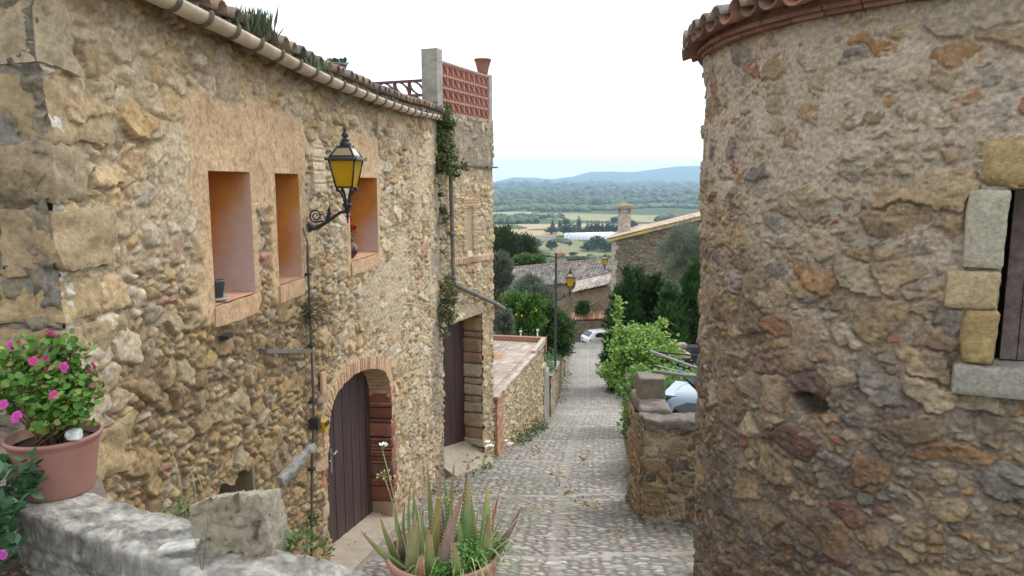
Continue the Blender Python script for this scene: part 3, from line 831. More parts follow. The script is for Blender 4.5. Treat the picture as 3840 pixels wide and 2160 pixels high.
# ================================================================== RIGHT ROUND TOWER
TCX, TCY, TR = 4.18, 6.99, 2.33
tower = thing('round_stone_house', 'rounded rubble stone house with tiled eaves and small stone framed window opposite the long house', 'house', (TCX, TCY, -4.2))
PAL_R = [(.38, .305, .205, 3, 2.2), (.34, .25, .145, 2.4, 2.6), (.26, .19, .125, 1.4, 2.4), (.40, .345, .27, 3.4, 1.4), (.30, .115, .07, .55, .5), (.16, .075, .07, .45, .35), (.26, .24, .21, 1.1, 2.2), (.36, .20, .09, .5, 1.0), (.14, .13, .12, .2, 1.7)]
th = np.arange(R(160), R(322), .0105 / TR); zr = np.arange(-6.0, 1.28, .0112)
Tg, Zr = np.meshgrid(th, zr, indexing='ij'); Ur = (Tg - R(240)) * TR
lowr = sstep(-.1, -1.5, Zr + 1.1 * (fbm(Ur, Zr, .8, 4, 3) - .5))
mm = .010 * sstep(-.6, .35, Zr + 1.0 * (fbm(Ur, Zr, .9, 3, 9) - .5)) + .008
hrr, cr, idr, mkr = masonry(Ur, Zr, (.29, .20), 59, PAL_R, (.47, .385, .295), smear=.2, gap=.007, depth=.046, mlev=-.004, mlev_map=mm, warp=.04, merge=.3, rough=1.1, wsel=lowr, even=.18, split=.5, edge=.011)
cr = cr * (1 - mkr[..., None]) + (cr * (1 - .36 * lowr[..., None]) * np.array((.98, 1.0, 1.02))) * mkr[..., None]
# grey-black lichen over the lower stones
lk = sstep(.47, .66, fbm(Ur, Zr, 3.2, 5, 15, .6) + .10 * lowr - .06) * sstep(.3, -1.2, Zr)
fine = sstep(.4, .6, fbm(Ur, Zr, 38, 3, 16))
kk = (lk * (.26 + .36 * fine))[..., None]
cr = cr * (1 - kk) + np.array((.115, .10, .09)) * kk
# the hollow where a stone has dropped out
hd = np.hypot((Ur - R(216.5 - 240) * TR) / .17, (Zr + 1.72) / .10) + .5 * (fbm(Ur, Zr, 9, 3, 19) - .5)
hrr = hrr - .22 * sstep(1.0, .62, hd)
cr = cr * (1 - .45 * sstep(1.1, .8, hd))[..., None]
# crack near the left edge
ck = np.abs(Ur - R(193 - 240) * TR - .05 * (fbm(Zr, Zr * 0, 3, 3, 29) - .5) * 2)
ckm = sstep(.014, .003, ck) * sstep(-.75, -.65, -np.abs(Zr + .75))
hrr = hrr - .035 * ckm
RW = TR - .035 + hrr - .055 * sstep(.4, -4.2, Zr)
twin = (R(246.3), R(246.3) + .62 / TR, -1.215, -.03)
tm = (Tg[:-1, :-1] + Tg[1:, 1:]) / 2; zmr = (Zr[:-1, :-1] + Zr[1:, 1:]) / 2
keep = ~((tm > twin[0]) & (tm < twin[1]) & (zmr > twin[2]) & (zmr < twin[3]))
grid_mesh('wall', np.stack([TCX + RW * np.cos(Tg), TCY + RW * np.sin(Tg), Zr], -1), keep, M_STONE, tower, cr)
def CW(a, n, z):      # a metres round the tower from 240 degrees
    an = R(240) + a / TR; r = TR + n
    return (TCX + r * math.cos(an), TCY + r * math.sin(an), z)
w0 = R(246.3 - 240) * TR; w1 = w0 + .62
bb = []
rough_block('l', CW, (w0 - .20, w1 + .2), (-.35, .045), (-.035, .30), (26, 12, 10), .014, 7, 900, (.38, .28, .145), sub=bb, rnd=.3, cvar=.25)
rough_block('j', CW, (w0 - .235, w0 + .005), (-.34, .035), (-.56, -.04), (10, 12, 18), .010, 10, 901, (.40, .365, .29), sub=bb, rnd=.1, cvar=.2)
rough_block('j', CW, (w0 - .32, w0 - .005), (-.34, .03), (-.83, -.565), (12, 12, 10), .014, 9, 902, (.40, .315, .19), sub=bb, rnd=.12, cvar=.25)
rough_block('j', CW, (w0 - .20, w0 + .0), (-.34, .04), (-1.215, -.835), (9, 12, 12), .016, 9, 903, (.36, .265, .125), sub=bb, rnd=.25, cvar=.35)
for k, (a, b) in enumerate(((-1.2, -.8), (-.79, -.4), (-.39, -.04))):
    rough_block('j', CW, (w1 - .01, w1 + (.22, .32, .24)[k]), (-.34, .035), (a, b), (9, 9, 12), .014, 9, 910 + k, (.44, .36, .24), sub=bb, rnd=.15)
win = join_blocks('window', bb, M_STONE, tower)
bb = []
rough_block('s', CW, (w0 - .235, w1 + .2), (-.32, .06), (-1.43, -1.215), (24, 8, 7), .010, 8, 905, (.33, .305, .26), sub=bb, rnd=.14, cvar=.15)
join_blocks('sill', bb, M_STONE, win)
mb = MB()
for i in range(5): mb.fbox(CW, w0 + .07 + i * .112, w0 + .175 + i * .112, -.22, -.19, -1.2, -.04)
mb.build('shutter', mat('old_wood', (.085, .06, .055), var=.45, nscale=20, bump=.6, bscale=40, rough=.8, base2=(.14, .11, .10), mscale=6), win)
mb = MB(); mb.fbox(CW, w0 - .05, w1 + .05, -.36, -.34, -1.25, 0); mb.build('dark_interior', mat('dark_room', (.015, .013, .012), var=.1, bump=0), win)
# eaves: two rings of thin bricks, then tiles laid outward
def CR(a, r, z): an = a; return (TCX + r * math.cos(an), TCY + r * math.sin(an), z)
mb = MB(); rcol = [(.24, .12, .085), (.22, .105, .08), (.27, .155, .11), (.18, .11, .09)]
def ez(an): return 1.285 - .03 * max(0, math.cos(an - R(160)))
for ring, (r0, r1, za, zb_) in enumerate(((1.9, TR + .06, -.062, -.030), (1.9, TR + .095, -.028, .004))):
    a = R(150)
    while a < R(330):
        b = a + .27 / TR
        mb.col(np.array(random.choice(rcol)) * random.uniform(.85, 1.15))
        jr = random.uniform(-.006, .006); jz = random.uniform(-.003, .003)
        P = [CR(x, r_, ez(a) + z_ + jz) for z_ in (za, zb_) for x, r_ in ((a + .002, r0), (a + .002, r1 + jr), (b - .002, r1 + jr), (b - .002, r0))]
        mb.hexa(P)
        a = b
mb.build('brick_cornice', M_BRICK, tower)
mb = MB(); a = R(150); i = 0
TCL = [(.24, .115, .08), (.27, .14, .09), (.19, .105, .08), (.22, .14, .10)]; TCG = [(.29, .275, .245), (.35, .31, .255), (.24, .225, .205), (.25, .17, .125)]
while a < R(330):
    for crs in range(3):
        r0 = TR + .245 + random.uniform(-.03, .03) - crs * .40; jz = random.uniform(-.01, .012); ja = random.uniform(-.006, .006)
        sc = r0 / (TR + .2)
        def TF(u, l, w_, a=a, r0=r0, jz=jz, ja=ja, sc=sc):
            r = r0 - l; an = a + ja
            return (TCX + r * math.cos(an) - u * math.sin(an) * sc, TCY + r * math.sin(an) + u * math.cos(an) * sc, ez(an) + .095 + (TR + .2 - r) * .24 + w_ + jz + (.02 if l < .1 else 0))
        tile_shell(mb, TF, .185, .15, .46, col=np.array(random.choice(TCG)) * random.uniform(.85, 1.15), th=.018)
        def TD(u, l, w_, a=a + .112 / TR, r0=r0 - .02, jz=jz, sc=sc):
            r = r0 - l; an = a
            return (TCX + r * math.cos(an) - u * math.sin(an) * sc, TCY + r * math.sin(an) + u * math.cos(an) * sc, ez(an) + .115 + (TR + .2 - r) * .24 + w_ * .95 + jz)
        tile_shell(mb, TD, .20, .17, .46, up=False, col=np.array(random.choice(TCL)) * random.uniform(.8, 1.15), th=.018)
    a += .224 / TR
mb.col((.28, .15, .1)); mb.lathe([(TR + .03, 1.22), (TR + .03, 1.362), (TR - .6, 1.50), (.0, 1.86)], (TCX, TCY, 0), 40)
mb.build('roof', M_CLAY, tower)
# ================================================================== LANE AND GROUND
ED_Y = np.array([-3, 3, 8.2, 13.2, 15.4, 19.3, 22.0, 28, 37, 50, 58, 63])
ED_L = np.array([-3.2, -2.6, -1.86, -1.30, -.42, .36, .95, 1.62, 2.58, 3.95, 4.72, 5.2])
ED_R = np.array([3.2, 2.9, 2.2, 1.98, 2.3, 3.26, 3.6, 4.32, 5.34, 6.8, 7.5, 8.0])
def el(Y): return np.interp(Y, ED_Y, ED_L)
def er(Y): return np.interp(Y, ED_Y, ED_R)
def lane_part(name, y0, y1, dy, nu, seed):
    ys = np.arange(y0, y1 + dy * .5, dy); t = np.linspace(-.12, 1.12, nu)
    Yg, Tt = np.meshgrid(ys, t, indexing='ij')
    L_, R_ = el(Yg), er(Yg); X = L_ + (R_ - L_) * Tt
    mid = np.interp(Yg, [3, 9, 15, 20, 28, 37, 58], [.2, .55, 1.15, 1.75, 2.95, 3.9, 6.1]) 
    u = X - mid; v = Yg
    ident, e, lx, ly = voro(u + .02 * (fbm(u, v, 6, 2, 3) - .5), v + .02 * (fbm(u, v, 6, 2, 4) - .5), .135, .080, seed, jit=.75, merge=.14, wmax=.3)
    r = [hr(ident, seed + k + 0 * ident) for k in range(6)]
    # long pale stones across the lane every few metres, a row of setts up its middle
    band = np.zeros_like(u); bx = np.zeros_like(u)
    for yb in np.arange(5.0, 60, 3.3):
        d = np.abs(v - yb - .05 * u); band = np.maximum(band, sstep(.075, .055, d)); bx = np.where(d < .08, np.floor(u / .3 + yb), bx)
    sp = sstep(.07, .055, np.abs(u + .05 * (fbm(v, v * 0, .6, 2, 9) - .5))) * .40
    p = sstep(.07, .30, e)
    hgt = .019 * p ** .8 * (.6 + .6 * r[0]) + .004 * (fbm(u, v, 30, 2, 8) - .5)
    jb_ = np.maximum(sstep(.92, .98, np.abs((u / .3 + .37) % 1 - .5) * 2), 0)
    hgt = hgt * (1 - band) + (.022 - .015 * jb_) * band
    jr = sstep(.7, .95, np.abs((v / .11) % 1 - .5) * 2)
    hgt = hgt * (1 - sp) + (.020 - .016 * jr) * sp * (.5 + .5 * r[3])
    pal = np.array([(.33, .31, .275), (.37, .35, .31), (.29, .275, .25), (.26, .26, .26), (.34, .29, .24), (.43, .41, .375), (.33, .265, .22), (.30, .29, .28)])
    pal = pal * .97 * np.array((1.03, 1.0, .95))
    c = pal[(r[1] * 7.99).astype(int)] * (.75 + .5 * r[2])[..., None]
    m = (1 - sstep(.12, .26, e)) * (1 - band) * (1 - sp)
    c = c * (1 - m[..., None]) + np.array((.145, .132, .115)) * (.75 + .5 * fbm(u, v, 4, 4, 12))[..., None] * m[..., None]
    bcol = np.array((.265, .25, .225)) * (.8 + .4 * hr(bx, 5 + 0 * bx))[..., None]
    scol = pal[(hr(np.floor(v / .11), 3 + 0 * v) * 7.99).astype(int)]; c = c * (1 - .8 * sp[..., None]) + .8 * scol * (1 - .35 * jr[..., None]) * .8 * sp[..., None]
    band = band * .4
    c = c * (1 - band[..., None]) + bcol * band[..., None]
    big = fbm(u, v, .55, 4, 21)[..., None]; c = c * (.78 + .44 * big)
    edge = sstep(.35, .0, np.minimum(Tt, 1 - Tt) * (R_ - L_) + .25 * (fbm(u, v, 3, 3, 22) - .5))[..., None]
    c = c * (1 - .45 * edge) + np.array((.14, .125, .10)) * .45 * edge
    bumpy = .05 * (fbm(u, v, .7, 3, 31) - .5)
    cam_ = -.035 * np.exp(-(u / .5) ** 2)
    Z = lane_z(Yg) + hgt + bumpy + cam_ - .02
    P = np.stack([X, Yg, Z], -1)[:, ::-1]
    return P, c[:, ::-1]
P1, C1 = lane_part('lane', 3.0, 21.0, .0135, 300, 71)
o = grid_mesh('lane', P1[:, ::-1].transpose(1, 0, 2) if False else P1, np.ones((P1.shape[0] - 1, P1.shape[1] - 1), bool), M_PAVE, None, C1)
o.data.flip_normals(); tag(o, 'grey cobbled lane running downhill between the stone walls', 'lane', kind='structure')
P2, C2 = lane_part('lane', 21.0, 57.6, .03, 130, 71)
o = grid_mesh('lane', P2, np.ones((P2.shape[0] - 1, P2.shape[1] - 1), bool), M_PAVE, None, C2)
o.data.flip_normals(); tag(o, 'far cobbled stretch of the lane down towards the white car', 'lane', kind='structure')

# terrain: one sheet from under the village out to the horizon
TP = [(-60, -3), (-8, -3.2), (0, -3.6), (15, -6.3), (28, -9.0), (37, -10.3), (57, -13.0), (59, -13.9), (64, -14.1), (80, -16), (130, -27), (220, -46), (350, -58), (500, -60), (60000, -60)]
tpy = np.array([p[0] for p in TP], float); tpz = np.array([p[1] for p in TP], float)
yy = np.concatenate([np.arange(-60, 0, 6), np.arange(0, 80, 1.5), np.arange(80, 400, 8), np.geomspace(400, 11950, 90)])
tt = np.linspace(-1, 1, 121)
Yg, Tt = np.meshgrid(yy, tt, indexing='ij'); X = Tt * (45 + np.maximum(Yg, 0) * .70) + np.maximum(Yg, 0) * .05
def ground_z(x, y):
    x = np.asarray(x, float); y = np.asarray(y, float)
    z = np.interp(y, tpy, tpz)
    r = np.minimum(1, np.maximum(0, (y - 25) / 60))
    return z + r * 1.6 * (fbm(x, y, .03, 3, 4) - .5) - .02 * np.abs(x) * np.clip((150 - y) / 150, 0, 1) * 0
Zg_ = ground_z(X, Yg) - .25 * (np.abs(X - (el(np.clip(Yg, 0, 63)) + er(np.clip(Yg, 0, 63))) / 2) < 3.2) * (Yg < 64)
gm = bpy.data.materials.new('ground_soil'); gm.use_nodes = True
nt = gm.node_tree; N = nt.nodes; L = nt.links; b = N['Principled BSDF']; b.inputs['Roughness'].default_value = .95; b.inputs['Specular IOR Level'].default_value = .1
tc = N.new('ShaderNodeTexCoord')
def nzn(sc, det=6):
    n = N.new('ShaderNodeTexNoise'); n.inputs['Scale'].default_value = sc; n.inputs['Detail'].default_value = det; L.new(tc.outputs['Object'], n.inputs['Vector']); return n
n1 = nzn(.9); n2 = nzn(.02, 8)
r1 = N.new('ShaderNodeValToRGB'); e_ = r1.color_ramp.elements
e_[0].position = .35; e_[0].color = (.055, .085, .028, 1); e_[1].position = .65; e_[1].color = (.13, .12, .06, 1)
L.new(n1.outputs[0], r1.inputs[0])
r2 = N.new('ShaderNodeValToRGB'); e_ = r2.color_ramp.elements
e_[0].position = .42; e_[0].color = (.05, .075, .03, 1); e_[1].position = .58; e_[1].color = (.09, .11, .045, 1)
L.new(n2.outputs[0], r2.inputs[0])
sep = N.new('ShaderNodeSeparateXYZ'); L.new(tc.outputs['Object'], sep.inputs[0])
mp = N.new('ShaderNodeMapRange'); mp.inputs[1].default_value = 70; mp.inputs[2].default_value = 140; L.new(sep.outputs['Y'], mp.inputs[0])
mx = N.new('ShaderNodeMix'); mx.data_type = 'RGBA'; L.new(mp.outputs[0], mx.inputs[0]); L.new(r1.outputs[0], mx.inputs[6]); L.new(r2.outputs[0], mx.inputs[7])
L.new(mx.outputs[2], b.inputs['Base Color'])
o = grid_mesh('ground', np.stack([X, Yg, Zg_], -1), np.ones((len(yy) - 1, len(tt) - 1), bool), gm, None, None)
o.data.flip_normals(); tag(o, 'grassy hillside and plain under the whole view', 'ground', kind='structure')
# ================================================================== FOLIAGE TOOLS
TEMPL = {
 'oval': (np.array([(0, 0, 0), (.22, .30, .05), (.26, .58, .06), (0, 1, 0), (-.26, .58, .06), (-.22, .30, .05), (0, .35, 0), (0, .65, -.01)]), np.array([(0, 1, 6, 0), (1, 2, 7, 6), (2, 3, 3, 7), (0, 6, 5, 0), (6, 7, 4, 5), (7, 3, 3, 4)])),
 'diamond': (np.array([(0, 0, 0), (.30, .5, .06), (0, 1, 0), (-.30, .5, .06)]), np.array([(0, 1, 2, 3)])),
 'narrow': (np.array([(0, 0, 0), (.12, .5, .03), (0, 1, 0), (-.12, .5, .03)]), np.array([(0, 1, 2, 3)])),
 'needle': (np.array([(0, 0, 0), (.05, .4, 0), (0, 1, 0), (-.05, .4, 0)]), np.array([(0, 1, 2, 3)])),
 'broad': (np.array([(0, 0, 0), (.42, .15, .08), (.50, .55, .10), (.20, .62, .04), (0, 1, -.04), (-.20, .62, .04), (-.50, .55, .10), (-.42, .15, .08), (0, .45, 0)]), np.array([(0, 1, 2, 8), (2, 3, 4, 8), (4, 5, 6, 8), (6, 7, 0, 8)])),
 'round': (np.array([(0, 0, 0), (.34, -.02, .10), (.54, .26, .14), (.42, .44, .08), (.46, .70, .10), (.20, .80, .04), (0, 1.0, .06), (-.20, .80, .04), (-.46, .70, .10), (-.42, .44, .08), (-.54, .26, .14), (-.34, -.02, .10), (0, .42, 0)]),
           np.array([(0, 1, 2, 12), (2, 3, 4, 12), (4, 5, 6, 12), (6, 7, 8, 12), (8, 9, 10, 12), (10, 11, 0, 12)])),
}
def fix_quads(Fq):     # degenerate quads (a,b,c,c) become thin quads safely dropped by using triangles
    return Fq
def leaf_mesh(name, P, D, size, cols, mat_, parent=None, shape='oval', spin=None, up=None):
    """one mesh of leaves: P bases (n,3), D leaf axes (n,3), size (n,)"""
    n = len(P)
    tv, tf = TEMPL[shape]
    D = D / (np.linalg.norm(D, axis=1, keepdims=True) + 1e-9)
    rnd = rng.normal(size=(n, 3)) if up is None else up + .45 * rng.normal(size=(n, 3))
    X = np.cross(D, rnd); X /= (np.linalg.norm(X, axis=1, keepdims=True) + 1e-9)
    Nn = np.cross(X, D)
    V = P[:, None, :] + size[:, None, None] * (tv[None, :, 0:1] * X[:, None, :] + tv[None, :, 1:2] * D[:, None, :] + tv[None, :, 2:3] * Nn[:, None, :])
    k = len(tv)
    tris = []
    for q in tf:
        q = list(dict.fromkeys(q))
        tris.append((q[0], q[1], q[2]))
        if len(q) == 4: tris.append((q[0], q[2], q[3]))
    tf3 = np.array(tris)
    Fq = (np.arange(n)[:, None, None] * k + tf3[None]).reshape(-1, 3)
    C = np.repeat(cols, k, axis=0)
    return mesh_np(name, V.reshape(-1, 3), Fq, mat_, parent, C, False)
def shell_pts(n, c, r, fill=.35):
    d = rng.normal(size=(n, 3)); d /= np.linalg.norm(d, axis=1, keepdims=True)
    rad = fill + (1 - fill) * rng.random((n, 1)) ** .6
    return np.array(c) + d * rad * np.array(r), d
def crown(name, blobs, clumps, per, lsize, colr, parent, shape='diamond', cvar=.30, csp=.16, updir=.35, mat_=None, hue=.12, droop=0):
    """blobs: [(centre, radii)]; clumps of leaves spread over and inside them"""
    vol = np.array([b[1][0] * b[1][1] * b[1][2] for b in blobs]) ** .67; vol /= vol.sum()
    Ps = []; Ds = []; Cs = []
    for (c, r), f in zip(blobs, vol):
        m = max(3, int(clumps * f))
        q, d = shell_pts(m, c, r)
        tone = (1 + cvar * (rng.random(m) * 2 - 1))
        hv = rng.random((m, 1)) * 2 - 1
        base = np.array(colr) * np.concatenate([1 + hue * hv, 1 + .25 * hue * hv, 1 - hue * hv], 1) * tone[:, None]
        rr = csp * (r[0] + r[1] + r[2]) / 3
        off = rng.normal(size=(m, per, 3)) * rr * .6
        P = q[:, None, :] + off
        D = d[:, None, :] * .7 + off / (rr + 1e-6) * .5 + rng.normal(size=(m, per, 3)) * .5 + np.array((0, 0, updir - droop))
        Ps.append(P.reshape(-1, 3)); Ds.append(D.reshape(-1, 3)); Cs.append(np.repeat(base, per, 0) * (1 + .18 * (rng.random((m * per, 1)) * 2 - 1)))
    P = np.concatenate(Ps); D = np.concatenate(Ds); C = np.concatenate(Cs)
    return leaf_mesh(name, P, D, lsize * (.6 + .8 * rng.random(len(P))), C, mat_ or M_LEAF, parent, shape)
def tree(name, label, cat, base, blobs, clumps, per, lsize, colr, trunk_r, group=None, shape='diamond', limbs=6, mat_bark=None, **kw):
    t = thing(name, label, cat, base, group)
    mb = MB(); b = Vector(base)
    cen = Vector(np.mean([bb[0] for bb in blobs], axis=0))
    tip = Vector((cen.x, cen.y, b.z + (cen.z - b.z) * .9))
    p1 = b.lerp(tip, .35) + Vector((random.uniform(-1, 1), random.uniform(-1, 1), 0)) * trunk_r * 1.2
    p2 = b.lerp(tip, .7) + Vector((random.uniform(-1, 1), random.uniform(-1, 1), 0)) * trunk_r * 1.5
    mb.tube([b - Vector((0, 0, .3)), b + Vector((0, 0, .1)), p1, p2, tip], [trunk_r * 1.4, trunk_r * 1.1, trunk_r * .85, trunk_r * .6, trunk_r * .3], 9)
    for i in range(limbs):
        c, r = blobs[i % len(blobs)]
        e = Vector(c) + Vector([random.uniform(-.6, .6) * k for k in r])
        st = b.lerp(tip, random.uniform(.35, .85))
        md = st.lerp(e, .5) + Vector((0, 0, .08 * (e - st).length))
        mb.tube([st, md, e], [trunk_r * .5, trunk_r * .32, trunk_r * .1], 6)
    mb.build('trunk', mat_bark or M_BARK, t)
    crown('crown', blobs, clumps, per, lsize, colr, t, shape, **kw)
    return t
def blobset(c, r, n, spread=.6, size=(.4, .65), flat=1.0):
    out = []
    for i in range(n):
        d = np.array([random.gauss(0, 1) for _ in range(3)]); d /= np.linalg.norm(d); d *= random.random() ** .5 * spread
        s = random.uniform(*size)
        out.append((tuple(np.array(c) + d * np.array(r)), (r[0] * s, r[1] * s, r[2] * s * flat)))
    return out
def ptz(x, y, z):
    dx = (x - 1288) / _F; dv = (724.5 - y) / _F
    r = (dx, math.cos(_TH) + dv * math.sin(_TH), -math.sin(_TH) + dv * math.cos(_TH))
    t = z / r[2]
    return Vector((r[0] * t, r[1] * t, z))
def ptw(x, y, n=0.0):                 # the spot on the long house wall
    dx = (x - 1288) / _F; dv = (724.5 - y) / _F
    r = (dx, math.cos(_TH) + dv * math.sin(_TH), -math.sin(_TH) + dv * math.cos(_TH))
    t = -(DW - n) / (r[0] * cA - r[1] * sA)
    return (r[0] * t * sA + r[1] * t * cA, r[2] * t)

# ================================================================== FOREGROUND: TERRACE, PARAPET, ROCK, POTS
mb = MB()
mb.add([(-6, -6, -1.62), (6, -6, -1.62), (6, 1.7, -1.62), (-1.2, 1.9, -1.62), (-6, 1.9, -1.62)], [(0, 1, 2, 3, 4)])
o = mb.build('terrace', M_CONC); tag(o, 'worn grey landing above the lane behind the low parapet', 'landing', kind='structure')
# planting bed on the left, earth with gravel
bx = np.linspace(0, 1, 60); by = np.linspace(0, 1, 60); Bx, By = np.meshgrid(bx, by, indexing='ij')
XX = -4.2 + (2.62 - .72 * sstep(.55, 1, By)) * Bx; YY = 1.2 + 2.62 * By
ZZ = -1.27 + .06 * (fbm(XX, YY, 3, 4, 3) - .5) + .03 * (fbm(XX, YY, 25, 3, 5) - .5)
cc = np.array((.16, .135, .105)) * (.6 + .8 * fbm(XX, YY, 14, 4, 6))[..., None]
o = grid_mesh('planting_bed', np.stack([XX, YY, ZZ], -1), np.ones((59, 59), bool), M_STONE, None, cc); tag(o, 'gritty earth bed beside the parapet under the leafy creeper', 'ground', kind='structure')

far = [(30, 1238, -1.06), (240, 1232, -1.06), (330, 1260, -1.065), (385, 1284, -1.07), (420, 1282, -1.07), (490, 1298, -1.08), (620, 1345, -1.10), (730, 1385, -1.12), (860, 1412, -1.15), (960, 1449, -1.19)]
nea = [(50, 1290, -1.06), (150, 1328, -1.065), (215, 1350, -1.07), (290, 1385, -1.075), (340, 1402, -1.08), (410, 1428, -1.09), (500, 1462, -1.11), (620, 1500, -1.13), (760, 1540, -1.16), (880, 1580, -1.20)]
fa = np.array([ptz(*p) for p in far] + [(.0, 2.10, -1.205), (.5, 2.0, -1.22), (1.2, 1.85, -1.25)])
na = np.array([ptz(*p) for p in nea] + [(-.10, 1.62, -1.205), (.5, 1.58, -1.22), (1.2, 1.5, -1.25)])
ti = np.linspace(0, len(fa) - 1, 260)
FA = np.stack([np.interp(ti, np.arange(len(fa)), fa[:, k]) for k in range(3)], -1); NA = np.stack([np.interp(ti, np.arange(len(na)), na[:, k]) for k in range(3)], -1)
prof = [(-.02, -1.3), (-.01, -.6), (-.01, -.25), (0, -.08), (.015, -.028), (.05, -.006)] + [(t, 0) for t in np.linspace(.09, .91, 44)] + [(.95, -.008), (.985, -.03), (1.0, -.07)] + [(1.0 + .05 * math.sin(k), -.07 - .012 * k) for k in range(1, 40)] + [(1.03, -.8), (1.03, -1.2)]
G = np.stack([FA * (1 - t) + NA * t + np.array((0, 0, dz)) for t, dz in prof], 1)
flat_ = G.reshape(-1, 3)
top = (np.array([1.0 if abs(dz) < .03 else .5 for t, dz in prof]))[None, :] * np.ones((len(ti), 1))
ns_ = fbm3(flat_, 5, 5, 3).reshape(top.shape) - .5; n2_ = fbm3(flat_, 24, 4, 5).reshape(top.shape) - .5
n3_ = fbm3(flat_ * np.array((1, 1.4, 1)), 55, 3, 7).reshape(top.shape) - .5
G[..., 2] += (.034 * ns_ + .018 * n2_ + .012 * n3_) * top
out = (NA - FA); out /= np.linalg.norm(out, axis=1, keepdims=True)
side = np.array([-1.0 if t < .03 else (1.0 if t > .97 else 0.0) for t, dz in prof])[None, :, None]
G = G + out[:, None, :] * side * (.07 * ns_ + .03 * n2_ + .012 * n3_)[..., None]
bl_ = fbm3(flat_ * np.array((1, 1.6, 1)), 11, 6, 9).reshape(top.shape); bl2 = fbm3(flat_, 2.2, 4, 11).reshape(top.shape); sp_ = fbm3(flat_, 60, 2, 13).reshape(top.shape)
c1 = np.array((.24, .225, .20)); c2_ = np.array((.38, .36, .32)); c3_ = np.array((.12, .112, .10)); c4_ = np.array((.33, .26, .17))
k = sstep(.42, .62, bl_)[..., None]; cc = c1 * (1 - k) + c2_ * k
k = (sstep(.55, .72, bl2) * .6)[..., None]; cc = cc * (1 - k) + c4_ * k
k = (sstep(.52, .66, fbm3(flat_ + 5, 12, 4, 15).reshape(top.shape)) * .7)[..., None]; cc = cc * (1 - k) + c3_ * k
tt_ = np.array([t for t, dz in prof])
fr = (sstep(.95, 1.0, tt_)[None, :] * (.45 + .35 * bl_))[..., None]; cc = cc * (1 - fr) + np.array((.12, .112, .098)) * fr      # near face toned darker, mossy
cc = cc * (.62 + .76 * sp_[..., None]); lx_ = (sstep(.57, .64, fbm3(flat_ + 9, 30, 3, 19).reshape(top.shape)) * .55)[..., None]; cc = cc * (1 - lx_) + np.array((.40, .39, .36)) * lx_
par = thing('parapet', 'low rough grey stone parapet carrying the flower pots and a loose boulder', 'wall', (-1, 2.2, -2.4))
grid_mesh('wall', G, np.ones((G.shape[0] - 1, G.shape[1] - 1), bool), M_STONE, par, cc)
par.children[0].data.flip_normals()
e = 0
capv = G[0]; mbx = MB(); mbx.col((.2, .19, .17)); mbx.add([tuple(v) for v in capv], [tuple(range(len(capv)))]); mbx.build('end_face', M_STONE, par)
mbx = MB(); mbx.col((.3, .26, .2))
mbx.hexa([(-1.6, 2.3, -4.4), (2.2, 1.6, -4.4), (2.2, 1.9, -4.4), (-1.6, 2.42, -4.4), (-1.6, 2.3, -2.3), (2.2, 1.6, -2.4), (2.2, 1.9, -2.4), (-1.6, 2.42, -2.3)]); mbx.build('footing', M_STONE, par)

# the loose boulder
rc = ptz(590, 1402, -1.118)
def RK(a, b, c_):
    sh = 1 + .10 * (c_ - .1) / .1 * (-1 if a > 0 else .35)
    return (rc.x + a * sh - .02 * c_ + .02 * b, rc.y + b + .03 * a + .08, rc.z + c_ + .10 * a * (c_ / .2) * .9 - .09 * (a + .12) * (1 - c_ / .2) - .34 * (b + .085) * np.clip(c_ / .2, 0, 1) - .20 * max(0, -a - .06) * np.clip(c_ / .2, 0, 1) * 2)
bb = []
rough_block('rock', RK, (-.112, .110), (-.085, .085), (-.012, .196), (40, 30, 32), .009, 9, 41, (.30, .27, .21), sub=bb, rnd=.035, cvar=.22)
w, f, cc = bb[0]
# planar break faces and pits
pn = fbm3(w, 16, 3, 51); w = w + (np.floor(pn * 5) / 5 - pn)[:, None] * np.array((.01, .045, .02))
pit = sstep(.66, .74, fbm3(w * np.array((1.6, 1, .8)), 26, 2, 53)); w[:, 1] += .018 * pit; cc = cc * (1 - .35 * pit[:, None])
liq = sstep(.56, .68, fbm3(w, 8, 4, 55))[:, None] * .5; cc = cc * (1 - liq) + np.array((.30, .25, .17)) * liq
o = mesh_np('boulder', w, f, M_STONE, None, cc, True); tag(o, 'squarish loose beige boulder sitting on the low parapet', 'rock')
fc = ptz(447, 1385, -1.075)
o = rough_block('flat_stone', lambda a, b, c_: (fc.x + a, fc.y + b + .4 * a, fc.z + c_ + .01), (-.05, .055), (-.022, .022), (-.006, .012), (14, 8, 4), .006, 25, 43, (.62, .60, .56), rnd=.3, cvar=.15); tag(o, 'small flat whitish stone lying beside the boulder', 'rock')

M_POT = mat('pink_plastic_pot', (.30, .145, .115), var=.10, nscale=10, bump=.06, bscale=80, bdist=.002, rough=.55, spec=.4, base2=(.265, .13, .105), mscale=6)
M_SOIL = mat('potting_soil', (.055, .042, .03), var=.5, nscale=60, bump=.8, bscale=90)
def pot_prof(rt, rb, h):
    pr = [(rb * .2, .006), (rb - .004, .006), (rb - .003, .0), (rb, .003)]
    for u in np.linspace(.06, .84, 14): pr.append((rb + (rt * .925 - rb) * u / .86, h * u))
    pr += [(rt * .922, h * .855), (rt * .925, h * .862), (rt * .950, h * .872), (rt * .955, h * .885), (rt * .958, h * .905), (rt * .985, h * .918), (rt, h * .94), (rt * 1.004, h * .965), (rt * .995, h * .99), (rt * .97, h), (rt * .94, h * .995), (rt * .92, h * .97), (rt * .90, h * .80), (.0, h * .80)]
    return pr
